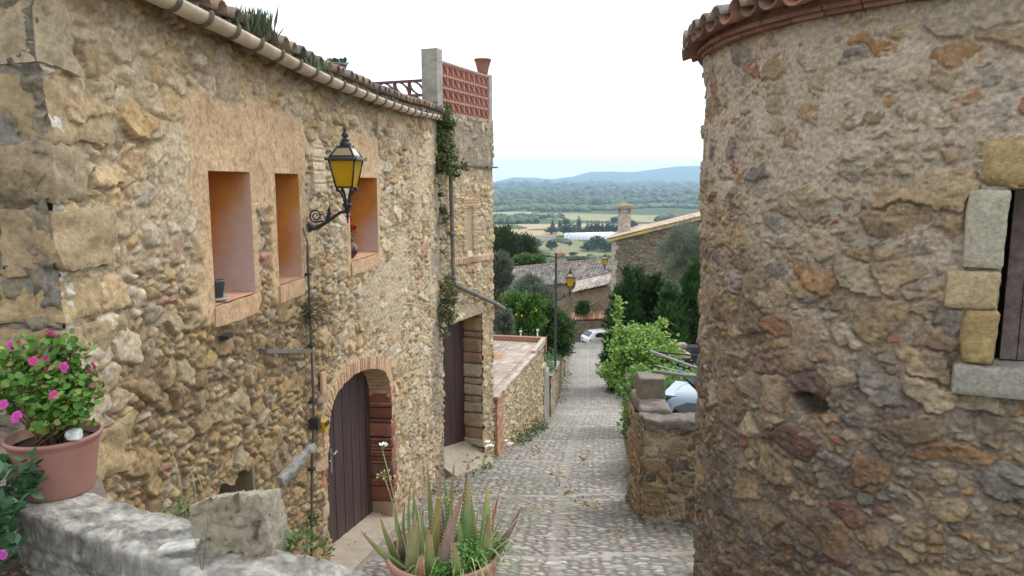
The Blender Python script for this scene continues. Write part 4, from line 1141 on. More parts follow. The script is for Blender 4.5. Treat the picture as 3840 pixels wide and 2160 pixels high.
# ---- geranium
gp = ptz(148, 1232, -1.058)
ger = thing('potted_geranium', 'pink geranium in a round terracotta pot at the left end of the parapet', 'potted plant', gp)
mb = MB(); mb.lathe(pot_prof(.150, .112, .208), gp, 56); mb.build('pot', M_POT, ger)
mb = MB(); mb.lathe([(.137, .168), (.06, .178), (0, .182)], gp, 30); mb.build('soil', M_SOIL, ger)
sk = MB(); GL = []; GD = []; tips = []
def gpx(x, y, dy=0.0): return seen(x, y, gp.y + dy)
gtips = [(150, 880, .03), (60, 900, .04), (210, 930, .04), (20, 900, .0), (38, 935, .05), (95, 872, .05), (130, 862, .02), (180, 868, .0), (60, 960, -.06), (110, 930, -.05), (150, 950, -.08), (190, 905, .05), (205, 950, .0), (215, 985, -.03), (185, 1000, -.1), (140, 1010, -.12), (165, 1040, -.12), (95, 1000, -.08), (120, 1050, -.1), (200, 1030, -.06), (15, 1000, .0), (0, 960, .05), (-30, 930, .08), (165, 985, .1), (85, 905, .12), (220, 960, .08)]
for (x, y, d) in gtips:
    b0 = gp + Vector((random.uniform(-.07, .04), random.uniform(-.06, .06), .172)); e = gpx(x, y, d)
    m1 = b0.lerp(e, .45) + Vector(((e.x - b0.x) * .15, 0, -.01))
    sk.tube([b0, m1, e], [.0055, .004, .002], 6); tips.append((m1, e))
sk.build('stem', mat('reddish_stem', (.14, .075, .045), var=.3), ger)
P = []; D = []; S = []; C = []
for m1, e in tips:
    for k in range(66):
        t = .35 + .72 * random.random() ** .6
        p = m1.lerp(e, t) + Vector((random.gauss(0, .022), random.gauss(0, .022), random.gauss(0, .018)))
        d = Vector((random.gauss(0, .7), random.gauss(-.25, .7), random.gauss(.25, .45)))
        P.append(p); D.append(d); S.append(random.uniform(.014, .028))
        g = random.uniform(.75, 1.25); C.append(np.array((.085, .20, .026)) * g if random.random() > .25 else np.array(random.choice([(.17, .27, .045), (.24, .25, .05), (.06, .14, .03), (.20, .15, .06)])) * g)
leaf_mesh('foliage', np.array(P), np.array(D), np.array(S), np.array(C), M_LEAF, ger, 'round', up=np.array((0, -.5, 1.0)))
M_PETAL = mat('petal', attr=True, var=.1, nscale=60, bump=0, rough=.6, trans=.25)
def flower(name, p, r, face, parent, col=(.62, .075, .42), col2=(.38, .01, .16)):
    mb = MB(); f = Vector(face).normalized(); u = f.orthogonal().normalized(); v = f.cross(u)
    for k in range(5):
        a = 2 * math.pi * k / 5 + random.uniform(-.2, .2); dr = u * math.cos(a) + v * math.sin(a); tg = f.cross(dr)
        L = r * random.uniform(.85, 1.1)
        rows = [(0, .12, 0), (.35, .34, .10), (.75, .50, .12), (1.0, .30, .02)]
        vs = []
        for (l, wd, hgt) in rows:
            for sgn in (-1, 0, 1): vs.append(Vector(p) + dr * L * l + tg * L * wd * sgn + f * L * (hgt + (.05 if sgn else 0) + .25 * l * (1 - l)))
        fs = []
        for i in range(3):
            for j in range(2): fs.append((i * 3 + j, i * 3 + j + 1, i * 3 + j + 4, i * 3 + j + 3))
        mb.col(col2); b0 = len(mb.c); mb.add(vs, fs, True)
        for i in range(12): mb.c[b0 + i] = tuple(np.array(col2) * (1 - min(1, i // 3 / 1.6)) + np.array(col) * min(1, i // 3 / 1.6))
    mb.col((.8, .6, .5)); mb.lathe([(.0, r * .2), (r * .10, r * .12), (0, 0)], Vector(p) + f * r * .1, 6)
    mb.build(name, M_PETAL, parent)
for (x, y, d, r) in [(84, 908, -.06, .016), (163, 924, -.07, .019), (137, 994, -.15, .017), (43, 1049, -.13, .021), (10, 1018, -.08, .018), (30, 868, .0, .018), (45, 866, .02, .016), (112, 903, -.03, .014)]:
    flower('flower', gpx(x, y, d), r, (random.uniform(-.3, .3), -1, random.uniform(.1, .7)), ger, col=(.62, .075, .42) if r > .017 else (.50, .06, .2))
for (x, y, d) in [(130, 838, .02), (137, 845, .0), (124, 846, .02), (176, 886, .0), (170, 892, 0), (236, 922, .0), (230, 934, .0), (226, 968, 0), (100, 912, .0), (205, 985, -.02), (112, 930, -.05), (35, 880, 0)]:
    mb = MB()
    for k in range(4):
        p = gpx(x, y, d) + Vector((random.gauss(0, .006), random.gauss(0, .006), random.gauss(0, .006)))
        mb.col((.34, .04, .12) if random.random() < .6 else (.45, .06, .25)); mb.lathe([(0, -.008), (.004, -.003), (.0045, .003), (0, .010)], p, 6)
    mb.col((.16, .16, .06)); q = gpx(x, y, d); b0 = q + Vector((-.01, .0, -.07)); mb.tube([b0, q], [.0016, .0012], 5)
    mb.build('bud', M_PETAL, ger)
wc = gpx(188, 1093, -.075)
o = rough_block('white_stone', lambda a, b, c_: (wc.x + a, wc.y + b, wc.z + c_), (-.026, .026), (-.02, .02), (-.018, .018), (10, 10, 10), .008, 30, 47, (.62, .63, .62), rnd=.4, cvar=.15); tag(o, 'crumpled whitish stone lying on the soil inside the geranium pot', 'rock')

# ---- leafy creeper at the left edge
crp = thing('leafy_creeper', 'dark green leafy creeper spilling over the earth bed below the geranium pot', 'plant', ptz(30, 1400, -1.27))
P = []; D = []; S = []; C = []; sk = MB()
for k in range(58):
    x = random.uniform(-190, 92); y = random.uniform(1150, 1400)
    if x > 45 and y > 1290: x -= 60
    if 60 < x < 95 and not (1150 < y < 1260): x -= 40
    dpt = 2.14 + random.uniform(-.14, .16) + (.10 if y < 1250 else 0)
    c = seen(x, y, dpt)
    sk.tube([c + Vector((-.12, .05, -.14)), c + Vector((-.04, .03, -.04)), c], [.003, .0025, .0015], 5)
    for j in range(12):
        an = random.uniform(0, 6.28); tl = random.uniform(.1, .8)
        P.append(c + Vector((random.gauss(0, .012), random.gauss(0, .012), random.gauss(0, .012)))); D.append(Vector((math.cos(an), math.sin(an) - .2, tl)))
        S.append(random.uniform(.032, .056)); C.append(np.array((.032, .085, .032)) * random.uniform(.7, 1.35))
leaf_mesh('foliage', np.array(P), np.array(D), np.array(S), np.array(C), M_LEAF, crp, 'oval', up=np.array((0, -.3, 1.0)))
sk.build('stem', mat('creeper_stem', (.07, .075, .04), var=.3), crp)
flower('flower', seen(6, 1396, 2.0), .016, (.3, -1, .3), crp, col=(.42, .06, .36), col2=(.25, .02, .2))
mb = MB()
for k in range(24):   # fallen dry leaves on the bed
    q = ptz(random.uniform(-20, 110), random.uniform(1400, 1449), -1.245); an = random.random() * 6.28; l = random.uniform(.008, .02)
    mb.col(random.choice([(.24, .16, .09), (.34, .25, .15), (.17, .12, .07), (.42, .38, .3)]))
    mb.add([q, q + Vector((math.cos(an), math.sin(an), .3)) * l, q + Vector((math.cos(an + .6), math.sin(an + .6), .1)) * l * 1.6, q + Vector((math.cos(an + 1.2), math.sin(an + 1.2), .25)) * l], [(0, 1, 2, 3)])
o = mb.build('dry_leaves', M_LEAF); tag(o, 'scattered dry brown leaf litter at the foot of the creeper', 'leaf litter', kind='stuff')

# ---- aloe pot
ac = seen(1115, 1384, 1.80); apz = ac.z - .235
aloe = thing('potted_aloe', 'spiky aloe with dried flower stalks in a terracotta pot on the parapet above the lane', 'potted plant', (ac.x, ac.y, apz))
mb = MB(); mb.lathe(pot_prof(.150, .115, .24), (ac.x, ac.y, apz), 56); mb.build('pot', M_POT, aloe)
mb = MB(); mb.lathe([(.137, .20), (.06, .212), (0, .216)], (ac.x, ac.y, apz), 30); mb.build('soil', M_SOIL, aloe)
def az(zx, zy): return ((1350 + zx * .3727) * .6709, (1620 + zy * .3727) * .6709)
M_ALOE = mat('aloe_leaf', attr=True, var=.14, nscale=30, bump=.12, bscale=60, bdist=.002, rough=.45, spec=.4)
M_SPINE = mat('aloe_spine', (.55, .52, .34), var=.1, bump=0)
GRN, OLV, RED, PUR = (.13, .205, .065), (.165, .20, .070), (.24, .085, .06), (.19, .13, .12)
# base (zoom px), tip (zoom px), depth offsets, half-width, colours
AL_ = [((430, 1280), (0, 985), -.03, -.06, .016, OLV, (.30, .14, .08)), ((330, 1150), (185, 805), .0, -.04, .012, OLV, (.40, .22, .09)), ((540, 1200), (520, 430), .01, .03, .019, GRN, RED), ((590, 1050), (540, 620), .03, .03, .018, GRN, GRN),
       ((740, 1000), (680, 320), .05, .08, .012, OLV, (.3, .13, .09)), ((900, 900), (765, 395), .06, .09, .012, PUR, PUR), ((720, 1150), (815, 430), .0, .02, .017, (.24, .20, .06), RED), ((520, 1290), (555, 815), -.07, -.09, .021, (.19, .19, .075), (.27, .17, .09)),
       ((620, 1250), (570, 850), -.05, -.06, .015, OLV, (.26, .12, .06)), ((720, 1200), (695, 975), -.08, -.09, .018, OLV, (.33, .13, .07)), ((800, 1130), (1050, 590), -.06, -.07, .021, (.23, .165, .13), RED), ((880, 1000), (950, 300), .05, .07, .013, OLV, (.30, .08, .07)),
       ((880, 950), (840, 390), .06, .08, .010, GRN, OLV), ((960, 1000), (1070, 400), .04, .06, .013, OLV, (.25, .11, .07)), ((1060, 1080), (1090, 450), .0, .02, .020, GRN, (.29, .15, .08)), ((1000, 1100), (960, 800), -.02, -.02, .020, GRN, GRN),
       ((1240, 1000), (1115, 590), .0, .02, .010, OLV, GRN), ((1230, 1130), (1285, 510), -.03, -.02, .023, GRN, (.34, .26, .10)), ((1240, 1080), (1290, 830), -.04, -.04, .021, OLV, (.17, .07, .06)), ((1380, 1100), (1630, 735), .0, .02, .016, PUR, (.27, .085, .085)),
       ((440, 1050), (345, 760), .05, .06, .013, (.19, .29, .06), GRN), ((470, 1060), (455, 700), .04, .05, .014, OLV, (.25, .16, .08)), ((600, 1330), (625, 1215), -.11, -.11, .014, (.30, .13, .07), (.33, .16, .09)), ((1000, 1180), (930, 1060), -.10, -.11, .014, OLV, (.3, .1, .07)),
       ((640, 980), (635, 770), .05, .05, .011, OLV, (.24, .1, .07)), ((830, 930), (780, 760), .03, .02, .010, RED, (.20, .07, .05)), ((1130, 870), (1190, 800), .05, .04, .008, (.4, .2, .05), (.42, .24, .08)), ((1310, 900), (1400, 615), .04, .05, .008, (.36, .12, .07), RED),
       ((700, 1150), (600, 780), .0, .01, .013, GRN, OLV), ((1120, 1090), (1150, 780), .03, .03, .013, GRN, GRN), ((420, 1200), (400, 1000), .03, .02, .016, (.2, .15, .1), (.22, .12, .08))]
for i, (b, t, db, dt, hw, c1_, c2q) in enumerate(AL_):
    B = seen(*az(*b), ac.y + db); T = seen(*az(*t), ac.y + dt)
    B.z = min(B.z, apz + .23)
    if (Vector((B.x - ac.x, B.y - ac.y, 0))).length > .118:
        k = .118 / (Vector((B.x - ac.x, B.y - ac.y, 0))).length; B.x = ac.x + (B.x - ac.x) * k; B.y = ac.y + (B.y - ac.y) * k
    B.z -= .03
    ax = (T - B); L = ax.length; ax.normalize()
    out = Vector((B.x - ac.x, B.y - ac.y, 0)); out = out if out.length > .01 else Vector((random.uniform(-1, 1), -1, 0))
    inw = (Vector((0, 1, .2)) if random.random() < .75 else -out).normalized()
    sd_ = ax.cross(inw).normalized(); nn = sd_.cross(ax).normalized()
    mb = MB(); vs = []; nseg = 12; nr = 8
    sp_m = MB()
    bend = random.uniform(-.03, .03) * L
    hw *= .74
    for j in range(nseg + 1):
        u = j / nseg; ctr = B.lerp(T, u) + nn * (math.sin(u * math.pi) * -.05 * L) + sd_ * math.sin(u * math.pi) * bend
        w_ = hw * (1 - u ** 1.7) ** .9 + .0006; th = w_ * .38 * (1 - .3 * u)
        for k in range(nr):
            an = 2 * math.pi * k / nr; x_ = math.cos(an) * w_; y_ = math.sin(an)
            y_ = (y_ * th if y_ < 0 else y_ * th * .15) + .35 * th * (abs(math.cos(an)) ** 2)
            p = ctr + sd_ * x_ + nn * y_
            vs.append(p)
            kq = max(0, min(1, (u - .55) / .5)); q = np.array(c1_) * (1 - kq) + np.array(c2q) * kq
            mb.c.append(tuple(q * (.88 + .24 * random.random())))
        if 0 < j < nseg - 1:
            for sg in (-1, 1):
                for hh in (0, .5):
                    cc_ = ctr + ax * L / nseg * hh + sd_ * sg * w_ * .98 + nn * .35 * th
                    sp_m.tube([cc_, cc_ + sd_ * sg * .0035 + ax * .0018], [.0012, .0002], 4)
    cs_ = mb.c; mb.c = []
    fs = [(j * nr + k, j * nr + (k + 1) % nr, (j + 1) * nr + (k + 1) % nr, (j + 1) * nr + k) for j in range(nseg) for k in range(nr)]
    mb.add(vs, fs, True); mb.c = cs_
    lf = mb.build('leaf', M_ALOE, aloe)
    sp_m.build('spines', M_SPINE, lf)
# flower stalks with dry seed heads
M_STALK = mat('dry_stalk', attr=True, var=.2, bump=0)
def vx(x, y, d): return seen(x, y, ac.y + d)
STK = [((985, 1340), (962, 1132), .02, .03, 'w'), ((990, 1340), (966, 1198), .02, .02, 'g'), ((1150, 1330), (1232, 1130), .05, .15, 'w'), ((1160, 1330), (1275, 1128), .05, .18, 'w'), ((1110, 1330), (1180, 1165), .0, .05, 'b'), ((1190, 1340), (1355, 1140), .0, .10, 'b'),
       ((1200, 1340), (1478, 1156), .0, .14, 'b'), ((1180, 1340), (1405, 1198), -.02, .08, 'b'), ((1210, 1345), (1440, 1240), -.02, .06, 'b'), ((1205, 1345), (1464, 1272), -.03, .03, 'b'), ((1215, 1345), (1492, 1268), -.01, .08, 'b'), ((1190, 1350), (1547, 1332), -.05, .04, 'b'), ((1075, 1340), (1118, 1265), -.04, -.03, 'g'), ((1140, 1330), (1215, 1160), .04, .1, 'b')]
for (b, t, db, dt, kind) in STK:
    B = vx(*b, db); B.x = ac.x + max(-.11, min(.11, B.x - ac.x)); B.z = apz + .21; T = vx(*t, dt)
    mb = MB(); mb.col((.22, .25, .12) if kind != 'b' else (.27, .26, .16))
    mid = B.lerp(T, .5) + Vector((-.02 * (T.x - B.x) / .2, 0, .05 * abs(T.x - B.x) / .3 + .01))
    mb.tube([B, B.lerp(mid, .5) + Vector((0, 0, .006)), mid, mid.lerp(T, .5) + Vector((0, 0, .004)), T], [.0020, .0017, .0015, .0013, .0011], 6)
    for k in range(8 if kind != 'w' else 6):
        d = Vector((random.gauss(0, 1), random.gauss(0, .8), random.gauss(.3, .7))).normalized(); l = random.uniform(.008, .020)
        if kind == 'w': d = Vector((d.x * .8, d.y * .5, abs(d.z) + .6)).normalized()
        q = T + d * l
        mb.col((.24, .24, .12)); mb.tube([T, q], [.0007, .0006], 4)
        if kind == 'w':
            mb.col((.80, .80, .76))
            for a in range(5):
                dd = (d * .7 + Vector((math.cos(a * 1.26), math.sin(a * 1.26), .2)) * .8).normalized(); n_ = dd.cross(d).normalized()
                mb.add([q, q + dd * .005 + n_ * .0022, q + dd * .010, q + dd * .005 - n_ * .0022], [(0, 1, 2, 3)])
        else:
            mb.col(random.choice([(.17, .12, .06), (.24, .18, .09), (.13, .09, .05)]) if kind == 'b' else (.25, .25, .11))
            M_ = d.to_track_quat('Z', 'Y').to_matrix(); mb.lathe([(0, -.001), (.0028, .0025), (.0030, .005), (.0012, .008), (0, .0085)], q, 6, M_)
    mb.build('flower_stalk', M_STALK, aloe)
# weeds and grass in the pot
P = []; D = []; S = []; C = []
for k in range(950):
    a = random.uniform(0, 6.28); r = math.sqrt(random.random())
    cx, cy = random.choice([(.085, -.02), (.10, .0), (.03, -.09), (-.03, -.10), (.07, -.07), (.12, -.02)])
    p = Vector((ac.x + cx + math.cos(a) * r * .045, ac.y + cy + math.sin(a) * r * .04, apz + .215 + random.random() * (.06 if cx > .05 else .03)))
    P.append(p); D.append(Vector((math.cos(a), math.sin(a), random.uniform(0, .9)))); S.append(random.uniform(.007, .013)); C.append(np.array((.105, .24, .045)) * random.uniform(.7, 1.3))
leaf_mesh('weed', np.array(P), np.array(D), np.array(S), np.array(C), M_LEAF, aloe, 'oval', up=np.array((0, -.3, 1.0)))
mb = MB()
for k in range(60):
    a = random.uniform(-2.6, .5) if k % 3 else random.uniform(-.5, .6); r0 = random.uniform(.03, .10)
    b0 = Vector((ac.x + .05 + math.cos(a) * r0 * .8, ac.y - .02 + math.sin(a) * r0, apz + .205)); ln = random.uniform(.07, .16)
    d = Vector((math.cos(a), math.sin(a), 0)); rise = random.uniform(.03, .07); drop = random.uniform(.0, .12)
    w_ = Vector((-d.y, d.x, 0)) * random.uniform(.0014, .0028)
    pts = [b0 + d * ln * u + Vector((0, 0, rise * math.sin(min(1, u * 1.3) * math.pi * .75) * 1.3 - drop * u ** 2)) for u in np.linspace(0, 1, 7)]
    vs = []
    for i, p in enumerate(pts):
        k_ = (1 - i / 6.3); vs += [p + w_ * k_, p - w_ * k_]
    mb.col(random.choice([(.20, .30, .09), (.28, .36, .15), (.14, .24, .06), (.33, .34, .17)])); mb.add(vs, [(2 * i, 2 * i + 1, 2 * i + 3, 2 * i + 2) for i in range(6)], True)
mb.build('grass', M_LEAF, aloe)

# weeds growing along the parapet and at the wall foot
def weed_clump(name, label, pts, n, size, colr, group=None, up=.7, shape='oval', cat='weed', rad=.08, base=None):
    c0 = Vector(pts[0]); t = None
    P = []; D = []; S = []; C = []
    for c in pts:
        c = Vector(c)
        for k in range(n):
            a = random.uniform(0, 6.28); r = rad * random.random() ** .5; hgt = random.random() * rad * up * 1.6 * (1.15 - r / rad)
            P.append(c + Vector((math.cos(a) * r, math.sin(a) * r, hgt))); D.append(Vector((math.cos(a) * .8, math.sin(a) * .8, random.uniform(.1, 1.2)))); S.append(size * random.uniform(.6, 1.3)); C.append(np.array(colr) * random.uniform(.65, 1.35))
    o = leaf_mesh(name, np.array(P), np.array(D), np.array(S), np.array(C), M_LEAF, None, shape, up=np.array((0, 0, 1.0)))
    return tag(o, label, cat, group)
weed_clump('weed', 'small green weed with tiny white flowers growing behind the boulder', [ptz(720, 1372, -1.12) + Vector((.02, .02, 0)), ptz(760, 1385, -1.13) + Vector((0, .02, 0)), ptz(800, 1392, -1.14)], 60, .018, (.075, .15, .04), rad=.05)
weed_clump('weed', 'tuft of green weeds sprouting behind the parapet below the house wall', [ptz(465, 1292, -1.09) + Vector((0, .05, -.03)), ptz(440, 1290, -1.09) + Vector((0, .05, -.03))], 60, .02, (.13, .17, .06), rad=.05)
mb = MB()
for (x, y, tx, ty) in [(432, 1270, 440, 1150), (445, 1285, 428, 1120), (500, 1290, 497, 1190), (470, 1290, 480, 1175)]:
    B = ptz(x, y + 10, -1.09) + Vector((0, .06, -.05)); T = seen(tx, ty, B.y + .05); mb.col((.30, .31, .17)); mb.tube([B, B.lerp(T, .5) + Vector((.01, 0, 0)), T], [.0018, .0015, .0008], 5)
    for k in range(14):
        q = B.lerp(T, random.uniform(.2, 1)); d = Vector((random.gauss(0, 1), random.gauss(0, 1), .8)).normalized() * random.uniform(.005, .011); n_ = Vector((d.z, .3 * d.length, -d.x)) * .25
        mb.add([q, q + d * .5 + n_, q + d, q + d * .5 - n_], [(0, 1, 2, 3)])
o = mb.build('wild_lettuce', M_LEAF); tag(o, 'thin pale weed stalks standing behind the parapet', 'weed')
mb = MB()
for (x, y, tx, ty) in [(510, 1440, 528, 1180), (508, 1440, 480, 1300)]:
    B = ptz(x, y, -1.11); T = seen(tx, ty, B.y - .02); mb.col((.20, .20, .13)); mb.tube([B, B.lerp(T, .5) + Vector((.012, -.02, 0)), T], [.0014, .0011, .0006], 5)
    for k in range(10):
        q = B.lerp(T, random.uniform(.1, 1)) + Vector((.01, -.01, 0)); d = Vector((random.gauss(0, 1), random.gauss(0, 1), .6)).normalized() * random.uniform(.006, .014); n_ = Vector((d.z, .3 * d.length, -d.x)) * .25
        mb.add([q, q + d * .5 + n_, q + d, q + d * .5 - n_], [(0, 1, 2, 3)])
o = mb.build('thin_weed', M_LEAF); tag(o, 'thin bare weed stalk rising in front of the boulder', 'weed')
# ================================================================== LANTERNS
M_AMBER = bpy.data.materials.new('amber_glass'); M_AMBER.use_nodes = True
b_ = M_AMBER.node_tree.nodes['Principled BSDF']; b_.inputs['Base Color'].default_value = (.66, .42, .012, 1); b_.inputs['Roughness'].default_value = .18; b_.inputs['Specular IOR Level'].default_value = .6
_n = M_AMBER.node_tree; _t = _n.nodes.new('ShaderNodeBsdfTranslucent'); _t.inputs['Color'].default_value = (.8, .52, .02, 1)
_m = _n.nodes.new('ShaderNodeMixShader'); _m.inputs[0].default_value = .35
_n.links.new(b_.outputs[0], _m.inputs[1]); _n.links.new(_t.outputs[0], _m.inputs[2]); _n.links.new(_m.outputs[0], _n.nodes['Material Output'].inputs['Surface'])
M_CLEAR = glass_mat('dusty_glass', (.34, .29, .17), .12)
def lantern_parts(root, cx, z0):
    """square tapered lantern; z0 = underside of the glass case, axis at x = cx (local metres)"""
    hb, ht_, H = .088, .140, .285
    fr = MB(); zt = z0 + H
    for sx in (-1, 1):
        for sy in (-1, 1):
            fr.tube([(cx + sx * hb, sy * hb, z0), (cx + sx * ht_, sy * ht_, zt)], .0095, 6)
    for z, w in ((z0, hb), (zt, ht_)):
        c4 = [(cx - w, -w, z), (cx + w, -w, z), (cx + w, w, z), (cx - w, w, z)]
        for i in range(4): fr.tube([c4[i], c4[(i + 1) % 4]], .011, 6)
    fr.lathe([(.02, z0 - .012), (hb * 1.25, z0 - .010), (hb * 1.25, z0 + .004), (.02, z0 + .004)], (cx, 0, 0), 4, a0=math.pi / 4, smooth=False)
    fr.build('frame', M_IRON, root)
    for k in range(4):
        an = k * math.pi / 2; ca, sa = math.cos(an), math.sin(an)
        def rot(x, y): return (cx + x * ca - y * sa, x * sa + y * ca)
        mb = MB(); vs = []
        for (w, z) in ((hb, z0 + .008), (ht_, zt - .008)):
            for s_ in (-1, 1):
                x, y = rot(s_ * (w - .006), -(w - .003)); vs.append((x, y, z))
        for (w, z) in ((hb, z0 + .008), (ht_, zt - .008)):
            for s_ in (-1, 1):
                x, y = rot(s_ * (w - .006), -(w - .009)); vs.append((x, y, z))
        mb.add(vs, [(0, 1, 3, 2), (5, 4, 6, 7)]); mb.build('glass_pane', M_AMBER, root)
    # roof: rim, four sloping sides with small panes, neck
    rf = MB()
    rw = ht_ + .034
    rf.lathe([(rw * 1.414, zt - .006), (rw * 1.414, zt + .010), (ht_ * 1.414 * .97, zt + .03), (.068 * 1.414, zt + .135), (.066 * 1.414, zt + .15), (.06 * 1.414, zt + .15)], (cx, 0, 0), 4, a0=math.pi / 4, smooth=False)
    for sx in (-1, 1):
        for sy in (-1, 1):
            rf.lathe([(.0, -.005), (.007, 0), (.009, .008), (.005, .016), (0, .02)], (cx + sx * (rw - .008), sy * (rw - .008), zt + .012), 8)
            rf.lathe([(.0, -.005), (.006, 0), (.006, .008), (0, .014)], (cx + sx * .068, sy * .068, zt + .15), 8)
            rf.tube([(cx + sx * ht_ * .97, sy * ht_ * .97, zt + .03), (cx + sx * .068, sy * .068, zt + .137)], .008, 6)
    rf.lathe([(.062, zt + .14), (.060, zt + .185), (.045, zt + .19), (.038, zt + .20), (.050, zt + .208), (.050, zt + .214), (.024, zt + .222), (.019, zt + .235), (.034, zt + .25), (.036, zt + .262), (.024, zt + .285), (.014, zt + .305), (.012, zt + .312), (.016, zt + .318), (.010, zt + .330), (0, zt + .334)], (cx, 0, 0), 20)
    roof = rf.build('roof', M_IRON, root)
    for k in range(4):
        an = k * math.pi / 2; ca, sa = math.cos(an), math.sin(an); mb = MB(); vs = []
        for (w, z, hw) in ((ht_ * .97 - .014, zt + .041, ht_ * .80), (.068 + .012, zt + .122, .062)):
            for s_ in (-1, 1):
                x, y = s_ * hw, -(w + .006); vs.append((cx + x * ca - y * sa, x * sa + y * ca, z))
        mb.add(vs, [(0, 1, 3, 2)]); mb.build('skylight', M_CLEAR, roof)
def lamp_bracket(root, reach, hub_z):
    """cast iron arm from a wall plate at the origin up to the hub, curl and leaf above it"""
    mb = MB()
    mb.box((.012, 0, 0), (.024, .06, .10)); mb.lathe([(.03, 0), (.034, .015), (.026, .03), (.034, .042), (.024, .055), (.02, .09)], (.0, 0, 0), 12, Matrix.Rotation(R(90), 3, 'Y'))
    pts = [(.05, 0, .0), (.10, 0, .005), (.17, 0, .04), (reach * .62, 0, hub_z * .62), (reach * .82, 0, hub_z * .96), (reach, 0, hub_z)]
    mb.tube(pts, [.02, .019, .018, .017, .016, .017], 10)
    for i in range(9):
        t = .25 + .075 * i; k = min(int(t * 5), 4); q = Vector(pts[k]).lerp(Vector(pts[k + 1]), t * 5 - k)
        mb.lathe([(.021, -.004), (.0235, 0), (.021, .004)], q, 8, Matrix.Rotation(R(55), 3, 'Y'))
    c = Vector((.085, 0, .13)); sp = []
    for k in range(34):
        a = R(-75) + k * R(19) ; r = .072 * (1 - k / 42)
        sp.append(c + Vector((-math.sin(a - R(90)) * r * -1, 0, math.cos(a - R(90)) * r)))
    mb.tube([(.17, 0, .04), (.165, 0, .075)] + sp, [.011] * 2 + [.0105 - .00015 * k for k in range(34)], 8)
    lf = []
    for (x, z) in ((.19, .06), (.185, .09), (.20, .10), (.195, .125), (.212, .135), (.205, .16), (.222, .165), (.218, .19), (.230, .21), (.245, .255)): lf.append((x, z))
    rt_ = [(.252, .20), (.247, .175), (.256, .165), (.248, .14), (.254, .125), (.240, .11), (.243, .09), (.225, .07)]
    o_ = lf + rt_; n = len(o_)
    mb.add([(x, -.006, z) for x, z in o_] + [(x, .006, z) for x, z in o_], [tuple(range(n))[::-1], tuple(range(n, 2 * n))] + [(i, (i + 1) % n, n + (i + 1) % n, n + i) for i in range(n)])
    for s0, ctr in ((1, (.265, .12)), (-1, (.155, .12))):
        mb.tube([(.215, 0, .07)] + [(ctr[0] + s0 * .026 * math.cos(a), 0, ctr[1] + .026 * math.sin(a)) for a in np.linspace(R(200), R(-60), 10)], .006, 6)
    mb.build('bracket', M_IRON, root)
    hb = MB(); z = hub_z
    hb.lathe([(0, z - .135), (.004, z - .12), (.010, z - .105), (.005, z - .095), (.012, z - .085), (.009, z - .068), (.020, z - .055), (.024, z - .045), (.012, z - .030), (.022, z - .01), (.032, z + .012), (.028, z + .04), (.034, z + .045), (.052, z + .058), (.054, z + .085), (.050, z + .09), (.02, z + .092)], (reach, 0, 0), 18)
    for k in range(4):
        an = math.pi / 4 + k * math.pi / 2; ca, sa = math.cos(an), math.sin(an)
        hb.tube([(reach + .028 * ca, .028 * sa, z + .09), (reach + .034 * ca, .034 * sa, z + .125), (reach + .04 * ca, .04 * sa, z + .15), (reach + .07 * ca, .07 * sa, z + .205), (reach + .105 * ca, .105 * sa, z + .235), (reach + .088 * 1.414 * ca, .088 * 1.414 * sa, z + .262)], [.011, .016, .011, .014, .017, .010], 8)
        hb.lathe([(0, -.02), (.016, -.008), (.016, .008), (0, .02)], (reach + .112 * ca, .112 * sa, z + .23), 8)
        hb.lathe([(0, -.006), (.008, 0), (0, .006)], (reach + .05 * ca, .05 * sa, z + .03), 6)
    hb.build('hub', M_IRON, root)
    lantern_parts(root, reach, z + .262)
def wall_lamp(label, loc, rz, scale=1.0, reach=.39, name='street_lamp'):
    t = thing(name, label, 'street lamp', (0, 0, 0), 'yellow glass street lanterns')
    lamp_bracket(t, reach, .175)
    t.location = loc; t.rotation_euler = (0, 0, rz); t.scale = (scale,) * 3
    return t
ms, mz = ptw(765, 573)
L1 = wall_lamp('large yellow glass lantern on a scrolled black bracket fixed to the long house wall', LW(ms, .045, mz), -AL, .87, .44)
c_lan = copy_tree(L1); c_lan['label'] = 'yellow glass lantern on a tall slim black post beside the lane'
pb = seen(1398, 1022, 28.0); pt_ = seen(1392, 634, 28.0)
br = seen(1398, 752, 28.0)
c_lan.location = (br.x + .03, br.y, br.z - .02); c_lan.rotation_euler = (0, 0, R(-4)); c_lan.scale = (1.18,) * 3
# its post
pm = MB()
def lcl(p): return ((p[0] - c_lan.location[0]) / 1.18, (p[1] - c_lan.location[1]) / 1.18, (p[2] - c_lan.location[2]) / 1.18)
po = MB(); H = pt_.z - pb.z; x0 = -.03 / 1.18
zb = (lane_z(28) - .1 - c_lan.location.z) / 1.18; ztp = (pt_.z - c_lan.location.z) / 1.18
po.lathe([(.065, zb), (.065, zb + .25), (.05, zb + .3), (.045, zb + 1.0), (.040, zb + 1.05), (.040, ztp - .55), (.036, ztp - .5), (.05, ztp - .42), (.05, ztp - .38), (.036, ztp - .35), (.036, ztp - .18), (.05, ztp - .16), (.03, ztp - .13), (.045, ztp - .08), (.03, ztp - .04), (.0, ztp)], (x0, 0, 0), 14)
me_o = po.build('post', mat('grey_iron_post', (.05, .05, .052), var=.3, rough=.5), None); me_o.parent = c_lan
gl = seen(1545, 700, 54.0)
L3 = copy_tree(L1); L3['label'] = 'small distant yellow lantern on the corner of the gabled stone house'
lp = seen(1540, 684, 55.6); L3.location = lp; L3.rotation_euler = (0, 0, R(190)); L3.scale = (1.35,) * 3

